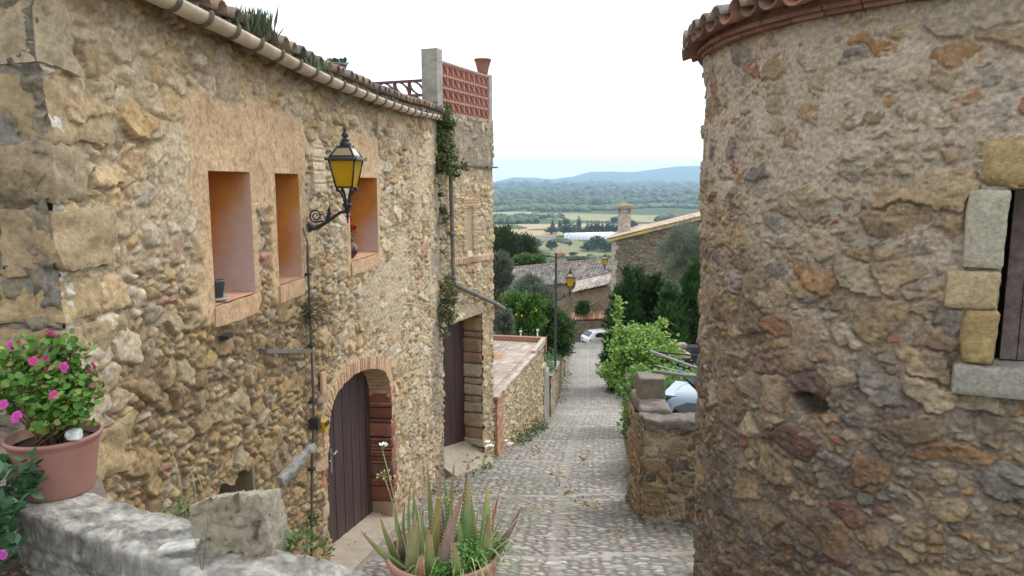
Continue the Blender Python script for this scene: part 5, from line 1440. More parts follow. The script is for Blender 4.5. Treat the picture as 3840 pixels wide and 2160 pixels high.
# ---- cable down the long wall, junction box, little yellow valve box
cb = thing('electric_cable', 'thin brown cable running down the house wall from the lantern to the ground', 'cable', LW(6.7, .06, -3.5))
mb = MB(); pts = []
for (x, y, n) in [(763, 572, .05), (766, 590, .05), (773, 604, .075), (774, 640, .07), (777, 720, .065), (782, 840, .06), (787, 960, .065), (790, 1060, .07), (787, 1110, .06), (785, 1200, .06), (784, 1300, .065), (783, 1400, .07)]:
    s_, z_ = ptw(x, y, n); pts.append(LW(s_, n, z_))
mb.tube(pts, [.006, .006, .008] + [.0125] * 9, 8); mb.build('conduit', M_CLOTT, cb)
mb = MB()
for (x, y) in ((775, 690), (783, 870), (789, 1010), (785, 1180)):
    mb = MB(); s_, z_ = ptw(x, y, .06); mb.fbox(LW, s_ - .03, s_ + .03, .02, .085, z_ - .012, z_ + .012)
    mb.build('clip', M_IRON, cb)
s_, z_ = ptw(792, 1064, .07); mb = MB(); mb.fbox(LW, s_ - .045, s_ + .03, .03, .12, z_ - .05, z_ + .05); mb.lathe([(.02, -.06), (.02, .06)], LW(s_ - .01, .1, z_), 8); mb.build('junction_box', M_IRON, cb)
s_, z_ = ptw(808, 1072, .06)
vb = thing('valve_box', 'small yellow plastic meter box on the wall beside the arched door', 'meter box', LW(s_, .05, z_))
mb = MB(); mb.fbox(LW, s_ - .03, s_ + .08, .04, .11, z_ - .06, z_ + .05); mb.build('body', mat('yellow_plastic', (.52, .30, .03), var=.25, nscale=12, rough=.5), vb)
mb = MB(); mb.fbox(LW, s_ - .025, s_ + .075, .11, .118, z_ + .0, z_ + .045); mb.tube([LW(s_ - .03, .07, z_), LW(s_ - .1, .06, z_ + .03)], .012, 6); mb.build('cover', M_IRON, vb)
s_, z_ = ptw(812, 960, .04)
mb = MB(); mb.fbox(LW, s_ - .06, s_ + .05, .035, .06, z_ - .10, z_ + .10); o = mb.build('wall_tile', mat('pale_clay_tile', (.52, .33, .21), var=.2)); tag(o, 'pale upright clay tile set in the wall left of the arched door', 'tile')

# ---- pots in the window recesses
a, b, z0, z1 = WIN[0]
px, pn = a + .26, -.04
# grey pot on a saucer in the first recess
def wpt(x, y, n): s_, z_ = ptw(x, y, n); return s_, z_
s_, z_ = wpt(540, 742, -.05)
s_ = a + .155
cpos = LW(s_, -.03, z0 + .045)
gp2 = thing('grey_flowerpot', 'small empty dark grey flowerpot standing in the first window recess', 'flowerpot', cpos)
mb = MB(); mb.lathe([(.045, .018), (.062, .13), (.066, .132), (.066, .148), (.058, .148), (.056, .12), (0, .115)], cpos, 24); mb.build('pot', mat('slate_plastic', (.085, .09, .11), var=.15, rough=.5), gp2)
mb = MB(); mb.lathe([(.0, .0), (.075, .0), (.088, .022), (.082, .022), (.07, .008), (0, .008)], cpos, 24); mb.build('saucer', mat('pale_saucer', (.42, .41, .39), var=.15, rough=.5), gp2)
a3, b3, z03, _ = WIN[2]
cpos = LW(a3 + .24, -.05, z03 + .045)
vs_ = thing('flower_vase', 'round dark brown vase of red flowers in the third window recess', 'vase', cpos)
mb = MB(); mb.lathe([(.035, 0), (.05, .01), (.085, .06), (.092, .10), (.075, .15), (.04, .175), (.038, .19), (.05, .20), (.046, .20), (.03, .18), (0, .17)], cpos, 24); mb.build('vase', mat('brown_glaze', (.085, .022, .016), var=.2, bump=0, rough=.2, spec=.6), vs_)
cv = Vector(cpos); P = []; D = []; S = []; C = []
for k in range(60):
    P.append(cv + Vector((random.gauss(0, .03), random.gauss(0, .03), .20 + random.random() * .14))); D.append(Vector((random.gauss(0, 1), random.gauss(0, 1), .6))); S.append(random.uniform(.03, .05)); C.append(np.array((.10, .15, .07)) * random.uniform(.7, 1.3))
leaf_mesh('foliage', np.array(P), np.array(D), np.array(S), np.array(C), M_LEAF, vs_)
for k in range(4):
    q = cv + Vector((random.uniform(-.05, .04), random.uniform(-.05, .05), random.uniform(.33, .44))); P = []; D = []
    for j in range(26):
        d = Vector((random.gauss(0, 1), random.gauss(0, 1), random.gauss(.3, 1))).normalized(); P.append(q + d * .012); D.append(d)
    leaf_mesh('flower', np.array(P), np.array(D), np.full(26, .034), np.tile(np.array((.42, .012, .035)), (26, 1)) * (.7 + .5 * rng.random((26, 1))), M_PETAL, vs_, 'broad')

# ---- plants on the gutter and roof, pots on the roofs
def tuft(name, label, pts, n, ln, colr, group=None, spread=.5):
    P = []; D = []; S = []; C = []
    for c in pts:
        for k in range(n):
            P.append(Vector(c) + Vector((random.gauss(0, .06), random.gauss(0, .06), random.uniform(-.02, .02)))); D.append(Vector((random.gauss(0, spread), random.gauss(0, spread), 1))); S.append(ln * random.uniform(.4, 1.2)); C.append(np.array(colr) * random.uniform(.6, 1.4))
    o = leaf_mesh(name, np.array(P), np.array(D), np.array(S), np.array(C), M_LEAF, None, 'needle')
    return tag(o, label, 'roof plant', group)
def LG2(x, y, n): s_, z_ = ptw(x, y, n); return LW(s_, n, z_)
o = tuft('roof_weed', 'large bushy green tuft growing in the gutter near the top left', [LG2(x, 93, .16) for x in (612, 622, 630, 640, 650)], 120, .20, (.085, .11, .055), spread=.3)
o = tuft('roof_weed', 'spiky green tuft on the gutter above the middle of the house', [LG2(x, y, .16) for x, y in ((766, 174), (773, 177), (780, 181), (787, 184))], 60, .13, (.10, .13, .06), spread=.25)
o = tuft('roof_weed', 'low dry moss and stubble along the edge of the roof tiles', [LG2(x, y, .13) for x, y in ((560, 60), (580, 70), (690, 128), (715, 138), (840, 205), (500, 30), (900, 228))], 26, .06, (.13, .13, .07), spread=.6)
o['kind'] = 'stuff'
def roofpt(x, y, n):
    s_, z_ = ptw(x, y, n); return Vector(LW(s_, n, z_))
rp = roofpt(851, 203, -.35)
rpt = thing('roof_flowerpot', 'grey flowerpot with a small green plant standing on the tiled roof', 'flowerpot', rp)
mb = MB(); mb.lathe([(.075, -.12), (.075, 0), (.10, .17), (.115, .172), (.115, .20), (.10, .20), (.095, .17), (0, .165)], rp, 24); mb.build('pot', mat('weathered_grey_pot', (.18, .18, .175), var=.25), rpt)
P = []; D = []; S = []; C = []
for k in range(150):
    a_ = random.uniform(0, 6.28); r_ = .10 * random.random() ** .5
    P.append(rp + Vector((math.cos(a_) * r_, math.sin(a_) * r_, .18 + .06 * random.random()))); D.append(Vector((math.cos(a_), math.sin(a_), .9))); S.append(random.uniform(.03, .06)); C.append(np.array((.09, .14, .08)) * random.uniform(.6, 1.4))
leaf_mesh('foliage', np.array(P), np.array(D), np.array(S), np.array(C), M_LEAF, rpt)
tp = Vector(TW(2.18, -.13, 2.16))
tpt = thing('terracotta_urn', 'plain terracotta flowerpot standing on the corner post of the roof terrace', 'flowerpot', tp)
mb = MB(); mb.lathe([(.09, 0), (.10, .02), (.125, .14), (.165, .27), (.175, .275), (.178, .30), (.165, .30), (.155, .27), (.0, .2)], tp, 28); mb.build('pot', mat('old_terracotta', (.28, .125, .09), var=.25, nscale=12), tpt)
mb = MB(); mb.lathe([(.155, .255), (0, .262)], tp, 20); mb.build('soil', M_SOIL, tpt)

# ---- creepers and bushes rooted in the walls
def wall_bush(name, label, spots, n, size, colr, shape='oval', rad=.12, cat='wall plant', stem=True, droop=.2):
    t = thing(name, label, cat, spots[0])
    P = []; D = []; S = []; C = []; sk = MB()
    for c in spots:
        c = Vector(c); m = 7
        for k in range(m):
            q = c + Vector((random.gauss(0, rad), random.gauss(0, rad), random.gauss(0, rad)))
            if stem: sk.tube([c + Vector((-.08, .02, 0)), c.lerp(q, .5), q], [.006, .005, .002], 5)
            tone = random.uniform(.65, 1.35)
            for j in range(n // m):
                P.append(q + Vector((random.gauss(0, rad * .35), random.gauss(0, rad * .35), random.gauss(0, rad * .35)))); D.append(Vector((random.gauss(.5, .8), random.gauss(-.4, .8), random.gauss(.2 - droop, .7)))); S.append(size * random.uniform(.6, 1.35)); C.append(np.array(colr) * tone * random.uniform(.8, 1.2))
    leaf_mesh('foliage', np.array(P), np.array(D), np.array(S), np.array(C), M_LEAF, t, shape)
    if stem: sk.build('stem', M_BARK, t)
    return t
cs = [(1095, 285, .14), (1108, 300, .12), (1080, 318, .14), (1100, 330, .16), (1085, 350, .14), (1112, 345, .1), (1095, 372, .12), (1105, 395, .2), (1120, 400, .12), (1100, 418, .2), (1115, 425, .14), (1092, 300, .12), (1078, 335, .1)]
def tpx(x, y, n):
    # a spot on the seam between the two buildings
    p = seen(x, y, 13.15); return (p.x + n * .3, p.y - n, p.z)
wall_bush('wall_creeper', 'dense green creeper hanging from the gutter end over the wall corner', [tpx(x, y, n) for x, y, n in cs], 420, .06, (.125, .16, .055), rad=.11)
wall_bush('wall_creeper', 'pale green tuft growing out of the wall left of the creeper', [tpx(1062, 395, .05), tpx(1070, 410, .05)], 110, .04, (.15, .18, .07), rad=.06)
wall_bush('wall_creeper', 'thin green ferny strip halfway down the dark wall corner', [tpx(1092, 490, .06), tpx(1096, 520, .06), tpx(1090, 545, .06), tpx(1118, 535, .1)], 170, .05, (.11, .14, .06), rad=.08)
wall_bush('wall_creeper', 'sparse green tuft low on the corner below the ferny strip', [tpx(1100, 605, .06), tpx(1106, 625, .06)], 80, .04, (.12, .145, .065), rad=.06)
wall_bush('wall_creeper', 'leafy bush hanging beside the bottom of the drainpipe above the tall gate', [tpx(1112, 720, .15), tpx(1120, 740, .15), tpx(1108, 765, .12), tpx(1115, 790, .12), tpx(1104, 812, .1)], 330, .06, (.15, .165, .075), rad=.11)
wall_bush('wall_creeper', 'small bright fern sprouting from the wall beside the tall gate', [tpx(1086, 880, .06)], 120, .05, (.09, .17, .05), rad=.06)
s_, z_ = ptw(785, 780, .1)
t = thing('wall_broom', 'dry twiggy green bush growing out of the house wall beside the cable', 'wall plant', LW(s_, .05, z_))
mb = MB(); P = []; D = []; S = []; C = []
for k in range(60):
    c0 = Vector(LW(s_ + random.gauss(0, .03), .04, z_ - .05 + random.gauss(0, .06))); e_ = c0 + Vector((random.gauss(.14, .14), random.gauss(-.04, .16), random.gauss(.04, .12)))
    mb.tube([c0, c0.lerp(e_, .5) + Vector((0, 0, .03)), e_], [.003, .0022, .001], 4)
    for j in range(12):
        P.append(c0.lerp(e_, random.uniform(.2, 1))); D.append(Vector((random.gauss(.4, .7), random.gauss(0, .7), random.gauss(.3, .6)))); S.append(random.uniform(.025, .05)); C.append(np.array((.085, .105, .04)) * random.uniform(.6, 1.4))
mb.build('stem', M_BARK, t); leaf_mesh('foliage', np.array(P), np.array(D), np.array(S), np.array(C), M_LEAF, t, 'needle')
# green along the feet of the walls
def foot(xys, n=70, rad=.10, size=.04, colr=(.075, .15, .035), label='', up=1.0, off=(0, 0)):
    pts = []
    for (x, y) in xys:
        for Y in np.arange(4, 60, .02):
            p = seen(x, y, Y)
            if p.z <= lane_z(Y): pts.append(Vector((p.x + off[0], p.y + off[1], lane_z(Y) - .01))); break
    o = weed_clump('weeds', label, pts, n, size, colr, rad=rad, up=up, shape='oval')
    o['kind'] = 'stuff'
    return o
foot([(875, 1398), (895, 1390), (915, 1375), (935, 1362)], 90, .10, .035, label='strip of green weeds along the threshold of the arched door')
foot([(1300, 1118), (1318, 1108), (1335, 1096), (1350, 1086), (1362, 1078)], 170, .20, .06, label='thick green weeds along the foot of the low flat-roofed building', up=1.3)
foot([(1213, 1185), (1228, 1178), (1184, 1200), (1250, 1160)], 60, .10, .04, label='small weeds at the foot of the gate jamb')
foot([(1150, 1250), (1105, 1240)], 80, .12, .045, label='dark green weeds by the wall foot behind the aloe', up=1.4)
foot([(1408, 1010), (1415, 985), (1420, 965), (1425, 945)], 110, .28, .07, label='weeds growing round the foot of the lamp post', up=1.1)
foot([(1600, 1190), (1590, 1150), (1612, 1215), (1580, 1095)], 80, .12, .05, label='weeds along the kerb on the right side of the lane', up=1.2)
foot([(1612, 1288)], 120, .09, .04, label='small green weed at the base of the stone pier')
foot([(786, 1310)], 10, .05, .03, label='tiny weed at the bottom of the cable')
s_, z_ = ptw(786, 1310, .05); weed_clump('fern', 'small fern growing from the wall near the bottom of the cable', [LW(s_, .05, z_ - .05), LW(s_, .05, z_)], 60, .03, (.09, .16, .05), rad=.05, up=1.5, cat='wall plant')
# ================================================================== MIDDLE DISTANCE
def flat_wall(name, fn, a0, a1, ztop, zbot, parent, pal, cell, seed, step=.03, dn=0.0, mortar=(.42, .33, .22), depth=.05, mlev=0, dark=None, **kw):
    """a rubble wall face in frame fn(along, out, z); ztop and zbot may be functions of along"""
    a = np.arange(a0, a1 + step * .5, step); zt = ztop if callable(ztop) else (lambda q: ztop + 0 * q); zb = zbot if callable(zbot) else (lambda q: zbot + 0 * q)
    m = max(4, int(float(np.max(zt(a) - zb(a))) / step)); t = np.linspace(0, 1, m)
    A, T = np.meshgrid(a, t, indexing='ij'); Z = zb(A) + (zt(A) - zb(A)) * T
    h, c, _, _ = masonry(A, Z, cell, seed, pal, mortar, depth=depth, mlev=mlev, **kw)
    if dark is not None:
        k = (sstep(.45, .65, fbm(A, Z, 2.5, 4, seed + 5)) * dark)[..., None]; c = c * (1 - k) + np.array((.13, .12, .10)) * k
    P = np.array([fn(x, y, z) for x, y, z in zip(A.ravel(), (h + dn).ravel(), Z.ravel())]).reshape(A.shape + (3,))
    return grid_mesh(name, P, np.ones((len(a) - 1, m - 1), bool), M_STONE, parent, c)
def frame(p, q, side=1):
    """frame along p->q (x,y), out to the right hand side when side = 1"""
    p = np.array(p, float); q = np.array(q, float); d = (q - p); L_ = np.linalg.norm(d); d /= L_; n = np.array((d[1], -d[0])) * side
    return (lambda a, o, z: (p[0] + d[0] * a + n[0] * o, p[1] + d[1] * a + n[1] * o, z)), L_
def tile_roof(name, e0, e1, r0, r1, parent, pals, w=.20, course=.36, amp=.045, edge_col=None, seed=3, ny=None):
    """barrel tile roof between the eave line e0-e1 and the ridge line r0-r1, thick sheet of real ridges and course steps"""
    e0, e1, r0, r1 = [np.array(v, float) for v in (e0, e1, r0, r1)]
    Lw = np.linalg.norm(e1 - e0); Lh = np.linalg.norm((r0 + r1) / 2 - (e0 + e1) / 2)
    nu = int(Lw / w) * 6 + 1; nv = ny or int(Lh / course) * 4 + 1
    u = np.linspace(0, 1, nu); v = np.linspace(0, 1, nv); U, V = np.meshgrid(u, v, indexing='ij')
    P = (e0 + (e1 - e0) * U[..., None]) * (1 - V[..., None]) + (r0 + (r1 - r0) * U[..., None]) * V[..., None]
    n = np.cross(e1 - e0, r0 - e0); n /= np.linalg.norm(n); n = n if n[2] > 0 else -n
    x = U * Lw / w; y = V * Lh / course
    hgt = amp * np.abs(np.cos(math.pi * x)) ** .7 + .025 * (1 - (y % 1)) + .02 * (fbm(x, y, .7, 3, seed) - .5)
    P = P + n * hgt[..., None]
    i, j = np.floor(x + .5), np.floor(y)
    pal = np.array(pals); c = pal[(hr(i, j, seed) * (len(pal) - .001)).astype(int)] * (.7 + .6 * hr(i, j, seed + 1))[..., None] * (.75 + .5 * fbm(x, y, .35, 4, seed + 4))[..., None]
    val = sstep(.5, .15, np.abs(np.cos(math.pi * x)))[..., None]; c = c * (1 - .35 * val)
    if edge_col is not None:
        k = (sstep(1.6, .3, np.minimum(x, Lw / w - x) + 1.2 * (fbm(x, y, 1.2, 3, 9) - .5)) * .8)[..., None]; c = c * (1 - k) + np.array(edge_col) * k
    o = grid_mesh(name, P, np.ones((nu - 1, nv - 1), bool), M_CLAY, parent, c)
    md = o.modifiers.new('thick', 'SOLIDIFY'); md.thickness = .07; md.offset = -1
    return o
PAL_D = [(.30, .23, .14, 3, 1), (.36, .28, .18, 2, 1), (.24, .18, .12, 2, 1), (.30, .17, .09, .8, 1), (.34, .31, .25, 1, 1)]

# ---- low flat-roofed building beside the lane
A_, B_ = (-.40, 15.36), (.95, 22.05)
fn, Lx = frame(A_, B_)
anx = thing('flat_roofed_annex', 'low stone outbuilding with a flat pale tiled roof sloping along the lane', 'outbuilding', (0, 18.5, -7))
zr0 = lambda a: -4.55 - .035 * np.asarray(a)
flat_wall('wall', fn, 0, Lx, zr0, lambda a: -6.2 - .26 * np.asarray(a), anx, PAL_T, (.17, .13), 61, .022, mlev=-.004)
mb = MB()
zj = -6.6
k = 0
while zj < -4.62:
    for i in range(3):
        mb.col(np.array(random.choice([(.48, .26, .17), (.44, .22, .14), (.50, .31, .21)])) * random.uniform(.8, 1.15)); off = .12 * (k % 2)
        a0 = max(.06, .06 + i * .25 - off); a1 = min(.66, .06 + (i + 1) * .25 - off - .012)
        if a1 > a0: mb.fbox(fn, a0, a1, -.02, .075 + random.uniform(0, .008), zj, min(zj + .062, -4.58))
    zj += .075; k += 1
mb.build('brick_pier', M_BRICK, anx)
fn2, L2 = frame((-.40, 15.36), (-4.2, 16.9), -1)
# tiled deck with real joints
aa = np.arange(0, Lx + .1, .035); ob = np.arange(-5.6, .09, .035); Ag, Og = np.meshgrid(aa, ob, indexing='ij')
ti_, tj_ = np.floor(Ag / .29), np.floor(Og / .145 + 0)
jx = np.maximum(sstep(.84, .95, np.abs((Ag / .29) % 1 - .5) * 2), sstep(.80, .95, np.abs((Og / .145) % 1 - .5) * 2))
pt = np.array([(.36, .28, .225), (.34, .29, .25), (.39, .32, .265), (.32, .25, .20), (.36, .32, .28)])
c = pt[(hr(ti_, tj_, 3) * 4.99).astype(int)] * (.8 + .35 * hr(ti_, tj_, 4))[..., None] * (.8 + .4 * fbm(Ag, Og, .8, 4, 5))[..., None]
c = c * (1 - .35 * jx[..., None])
ms_ = (np.exp(-(((Ag - 4.2) / .5) ** 2 + ((Og + 1.1) / .5) ** 2)) > .35 + .5 * (fbm(Ag, Og, 6, 3, 6) - .3)).astype(float)[..., None] * .8
c = c * (1 - ms_) + np.array((.30, .17, .035)) * ms_
Z_ = zr0(Ag) + .02 - .006 * jx + .03 * (fbm(Ag, Og, .8, 3, 7) - .5)
Pp = np.array([fn(x, y, z) for x, y, z in zip(Ag.ravel(), Og.ravel(), Z_.ravel())]).reshape(Ag.shape + (3,))
o = grid_mesh('tiled_deck', Pp, np.ones((len(aa) - 1, len(ob) - 1), bool), M_CLAY, anx, c); o.data.flip_normals()
mb = MB(); mb.col((.42, .35, .29))
for i in range(int(Lx / .3)):
    mb.col(np.array((.42, .34, .28)) * random.uniform(.75, 1.1)); zz = float(zr0(i * .3 + .15)); mb.fbox(fn, i * .3 + .004, i * .3 + .294, -.02, .10 + random.uniform(-.015, .02), zz - .02, zz + .034)
mb.build('edge_tile', M_CLAY, anx)
mb = MB(); mb.col((.30, .16, .11))
zz = float(zr0(Lx)); mb.fbox(fn, Lx - .10, Lx + .06, -5.6, .10, zz - .3, zz + .17); mb.col((.40, .33, .28)); mb.fbox(fn, Lx - 1.9, Lx - .10, -.04, .09, zz + .04, zz + .17)
mb.build('raised_edge', M_CLAY, anx)
mb = MB(); mb.col((.36, .29, .2)); mb.fbox(fn, Lx - .05, Lx + .0, -5.6, -.02, -8.5, zz - .02); mb.fbox(fn, 0, Lx, -5.6, -5.5, -8.5, -4.9); mb.build('back_wall', M_STONE, anx)

# ---- grey rendered gate pier and the garden wall going on down the lane
gpz = seen(1376, 930, 22.6)
pier = thing('garden_pier', 'narrow grey cement pier between the flat-roofed building and the garden wall', 'pier', (1.1, 22.6, -7.4))
fnp, _ = frame((.96, 22.1), (1.30, 24.5))
bb = []
rough_block('p', fnp, (.05, .62), (-.34, .05), (-8.2, -5.55), (8, 6, 30), .02, 3, 71, (.30, .27, .22), sub=bb, rnd=.12)
rough_block('p', fnp, (.66, 1.75), (-.5, .04), (-8.6, -5.95), (14, 6, 30), .02, 3, 72, (.27, .24, .19), sub=bb, rnd=.12)
join_blocks('shaft', bb, M_STONE, pier)
gw = thing('garden_wall', 'long low stone garden wall on the left of the lane below the lamp post', 'wall', (2.5, 35, -10))
fnw, Lw_ = frame((1.28, 24.0), (4.55, 56.0))
wt = lambda a: -6.35 - .172 * np.asarray(a) + .03 * np.sin(np.asarray(a) * 2.1)
flat_wall('wall', fnw, 0, Lw_, wt, lambda a: -8.2 - .150 * np.asarray(a) - .4, gw, PAL_D, (.26, .18), 63, .045, mlev=.006, mortar=(.32, .27, .20), dark=.35)
tw = np.arange(0, Lw_, .2); ob = np.linspace(-.55, .08, 9); Ag, Og = np.meshgrid(tw, ob, indexing='ij')
Z_ = wt(Ag) + .05 * (fbm(Ag, Og, 3, 4, 8) - .4) - .08 * (Og + .25) ** 2
c = np.array((.27, .25, .21)) * (.6 + .8 * fbm(Ag, Og, 4, 4, 9))[..., None]
Pp = np.array([fnw(x, y, z) for x, y, z in zip(Ag.ravel(), Og.ravel(), Z_.ravel())]).reshape(Ag.shape + (3,))
o = grid_mesh('coping', Pp, np.ones((len(tw) - 1, 8), bool), M_STONE, gw, c); o.data.flip_normals()
mb = MB(); mb.col((.25, .2, .14)); mb.hexa([fnw(*p) for p in ((0, -.55, -9.0), (0, -.1, -9.0), (Lw_, -.1, -14), (Lw_, -.55, -14), (0, -.55, -6.42), (0, -.1, -6.42), (Lw_, -.1, wt(Lw_) - .08), (Lw_, -.55, wt(Lw_) - .08))]); mb.build('core', M_STONE, gw)

# ---- right side: stone pier wall with thick cement top, block on it, kerb wall
PAL_P = [(.26, .20, .125, 3, 1), (.29, .20, .11, 2, 1), (.14, .115, .095, 2, 1), (.33, .26, .16, 1.2, 1), (.21, .125, .085, .9, 1)]
rw = thing('stone_pier_wall', 'mortared stone wall with thick weathered cement top and a square block on its corner', 'wall', (2.5, 10, -4.7))
fr_, _ = frame((1.84, 9.92), (5.5, 9.75))
flat_wall('wall', fr_, -.05, 3.4, -3.36, -5.1, rw, PAL_P, (.30, .22), 67, .014, mlev=.018, mortar=(.46, .385, .28), depth=.05, split=.15, edge=.014, even=.0, smear=.2)
fs_, _ = frame((1.86, 11.3), (1.84, 9.92))
flat_wall('wall', fs_, 0, 1.47, -3.32, -5.4, rw, PAL_P, (.28, .2), 68, .016, mlev=.016, mortar=(.46, .385, .28), depth=.05, even=.0, smear=.2, edge=.014)
bb = []
rough_block('c', fr_, (-.03, 3.4), (-.34, .07), (-3.40, -3.24), (120, 20, 8), .035, 10, 73, (.20, .18, .155), sub=bb, rnd=.25, cvar=.5)
rough_block('c', fr_, (-.03, .42), (-1.4, -.30), (-3.40, -3.20), (14, 26, 6), .03, 6, 74, (.21, .19, .165), sub=bb, rnd=.25, cvar=.5)
join_blocks('cement_top', bb, M_STONE, rw)
bb = []
rough_block('c', fr_, (.02, .42), (-1.25, -.82), (-3.25, -2.88), (14, 14, 12), .012, 6, 75, (.22, .195, .155), sub=bb, rnd=.08, cvar=.4)
join_blocks('block', bb, M_STONE, rw)
mb = MB(); mb.col((.3, .24, .16)); mb.fbox(fr_, .0, 3.4, -.32, -.0, -5.3, -3.36); mb.fbox(fr_, .0, .4, -1.4, -.3, -5.4, -3.34); mb.build('core', M_STONE, rw)
kw = thing('kerb_wall', 'very low rough stone kerb wall bordering the right side of the lane', 'wall', (2.6, 15, -5.6))
fk, Lk = frame((3.22, 19.0), (2.02, 11.2))
kz = lambda a: lane_z(19.0 - np.asarray(a) * .988) + .42
flat_wall('wall', fk, 0, Lk, kz, lambda a: kz(a) - .9, kw, PAL_D, (.24, .17), 69, .03, mlev=.012, mortar=(.36, .30, .22))
ak = np.arange(0, Lk + .1, .1); ob = np.linspace(-.4, .06, 6); Ag, Og = np.meshgrid(ak, ob, indexing='ij')
Z_ = kz(Ag) + .06 * (fbm(Ag, Og, 3, 4, 8) - .5); c = np.array((.28, .25, .20)) * (.6 + .8 * fbm(Ag, Og, 4, 4, 19))[..., None]
Pp = np.array([fk(x, y, z) for x, y, z in zip(Ag.ravel(), Og.ravel(), Z_.ravel())]).reshape(Ag.shape + (3,))
o = grid_mesh('coping', Pp, np.ones((len(ak) - 1, 5), bool), M_STONE, kw, c); o.data.flip_normals()
p2_ = seen(1577, 1090, 18.9)
bb = []
gp_ = thing('gate_post', 'weathered square stone gatepost half covered by the bright green vine', 'post', (3.15, 19.2, -6.7))
rough_block('g', lambda a, b, c_: (3.16 + a, 19.2 + b, c_), (-.14, .2), (-.2, .2), (-7.2, -5.0), (8, 8, 30), .025, 4, 76, (.30, .25, .18), sub=bb, rnd=.15, cvar=.35)
rough_block('g', lambda a, b, c_: (3.5 + a, 19.3 + b, c_), (-.1, .1), (-.1, .1), (-7.2, -5.2), (5, 5, 24), .012, 4, 77, (.22, .18, .13), sub=bb, rnd=.15, cvar=.35)
join_blocks('shaft', bb, M_STONE, gp_)
# yard ground to the right
yx = np.linspace(0, 1, 50); yy_ = np.linspace(10.2, 60, 120); Xg, Yg2 = np.meshgrid(yx, yy_, indexing='ij')
XX = er(Yg2) - .05 + Xg * 26; ZZ = lane_z(Yg2) - .12 + .25 * Xg + .12 * (fbm(XX, Yg2, .5, 4, 5) - .5)
gmat = mat('yard_grass', (.075, .095, .035), var=.4, nscale=3, bump=.6, bscale=12, bdist=.05, base2=(.13, .115, .07), mscale=.7)
o = grid_mesh('yard', np.stack([XX, Yg2, ZZ], -1), np.ones((49, 119), bool), gmat, None, None); tag(o, 'rough grass and earth yard right of the lane', 'ground', kind='structure')
yx2 = np.linspace(0, 1, 50); Xg, Yg2 = np.meshgrid(yx2, np.linspace(22.3, 62, 100), indexing='ij')
XX = el(Yg2) - .3 - Xg * 30; ZZ = np.minimum(lane_z(Yg2) + .6, -7.3 - .145 * (Yg2 - 22)) + .2 * (fbm(XX, Yg2, .4, 4, 15) - .5)
lawn = mat('lawn', (.085, .13, .035), var=.35, nscale=4, bump=.6, bscale=14, bdist=.05, base2=(.14, .16, .06), mscale=.9)
o = grid_mesh('garden_lawn', np.stack([XX, Yg2, ZZ], -1), np.ones((49, 99), bool), lawn, None, None); tag(o, 'green garden lawn left of the lane below the flat-roofed building', 'lawn', kind='structure'); o.data.flip_normals()
def gz(x, y):
    return float(min(lane_z(y) + .6, -7.3 - .145 * (y - 22))) if x < el(y) else float(lane_z(y) - .1)

# ---- crossing road and white hatchback, silver car in the yard
mb = MB()
xs_ = np.linspace(-14, 26, 30)
for a, b in zip(xs_, xs_[1:]): mb.add([(a, 58.6, -13.6), (b, 58.6, -13.6), (b, 63.6, -13.64), (a, 63.6, -13.64)], [(0, 1, 2, 3)])
o = mb.build('road', mat('asphalt', (.07, .068, .065), var=.2, nscale=5, bump=.3)); tag(o, 'narrow asphalt road crossing at the bottom of the lane', 'road', kind='structure')
M_TYRE = mat('tyre_rubber', (.02, .02, .02), var=.2, rough=.8); M_RIM = mat('alloy_rim', (.45, .46, .48), var=.1, rough=.3, metal=.8, bump=0)
M_GLAS = glass_mat('car_glass', (.012, .016, .018), .04); M_TRIM = mat('black_trim', (.015, .015, .016), var=.1, rough=.5, bump=0)
M_RLAMP = glass_mat('red_lens', (.42, .012, .02), .12); M_HLAMP = glass_mat('clear_lens', (.6, .62, .64), .06); M_CHR = mat('chrome', (.65, .66, .68), var=.05, rough=.12, metal=1, bump=0); M_PLATE = mat('number_plate', (.7, .7, .68), var=.05, bump=0)
def paint(name, col):
    m = bpy.data.materials.new(name); m.use_nodes = True; b = m.node_tree.nodes['Principled BSDF']
    b.inputs['Base Color'].default_value = (*col, 1); b.inputs['Roughness'].default_value = .28; b.inputs['Coat Weight'].default_value = .6; b.inputs['Coat Roughness'].default_value = .06
    return m
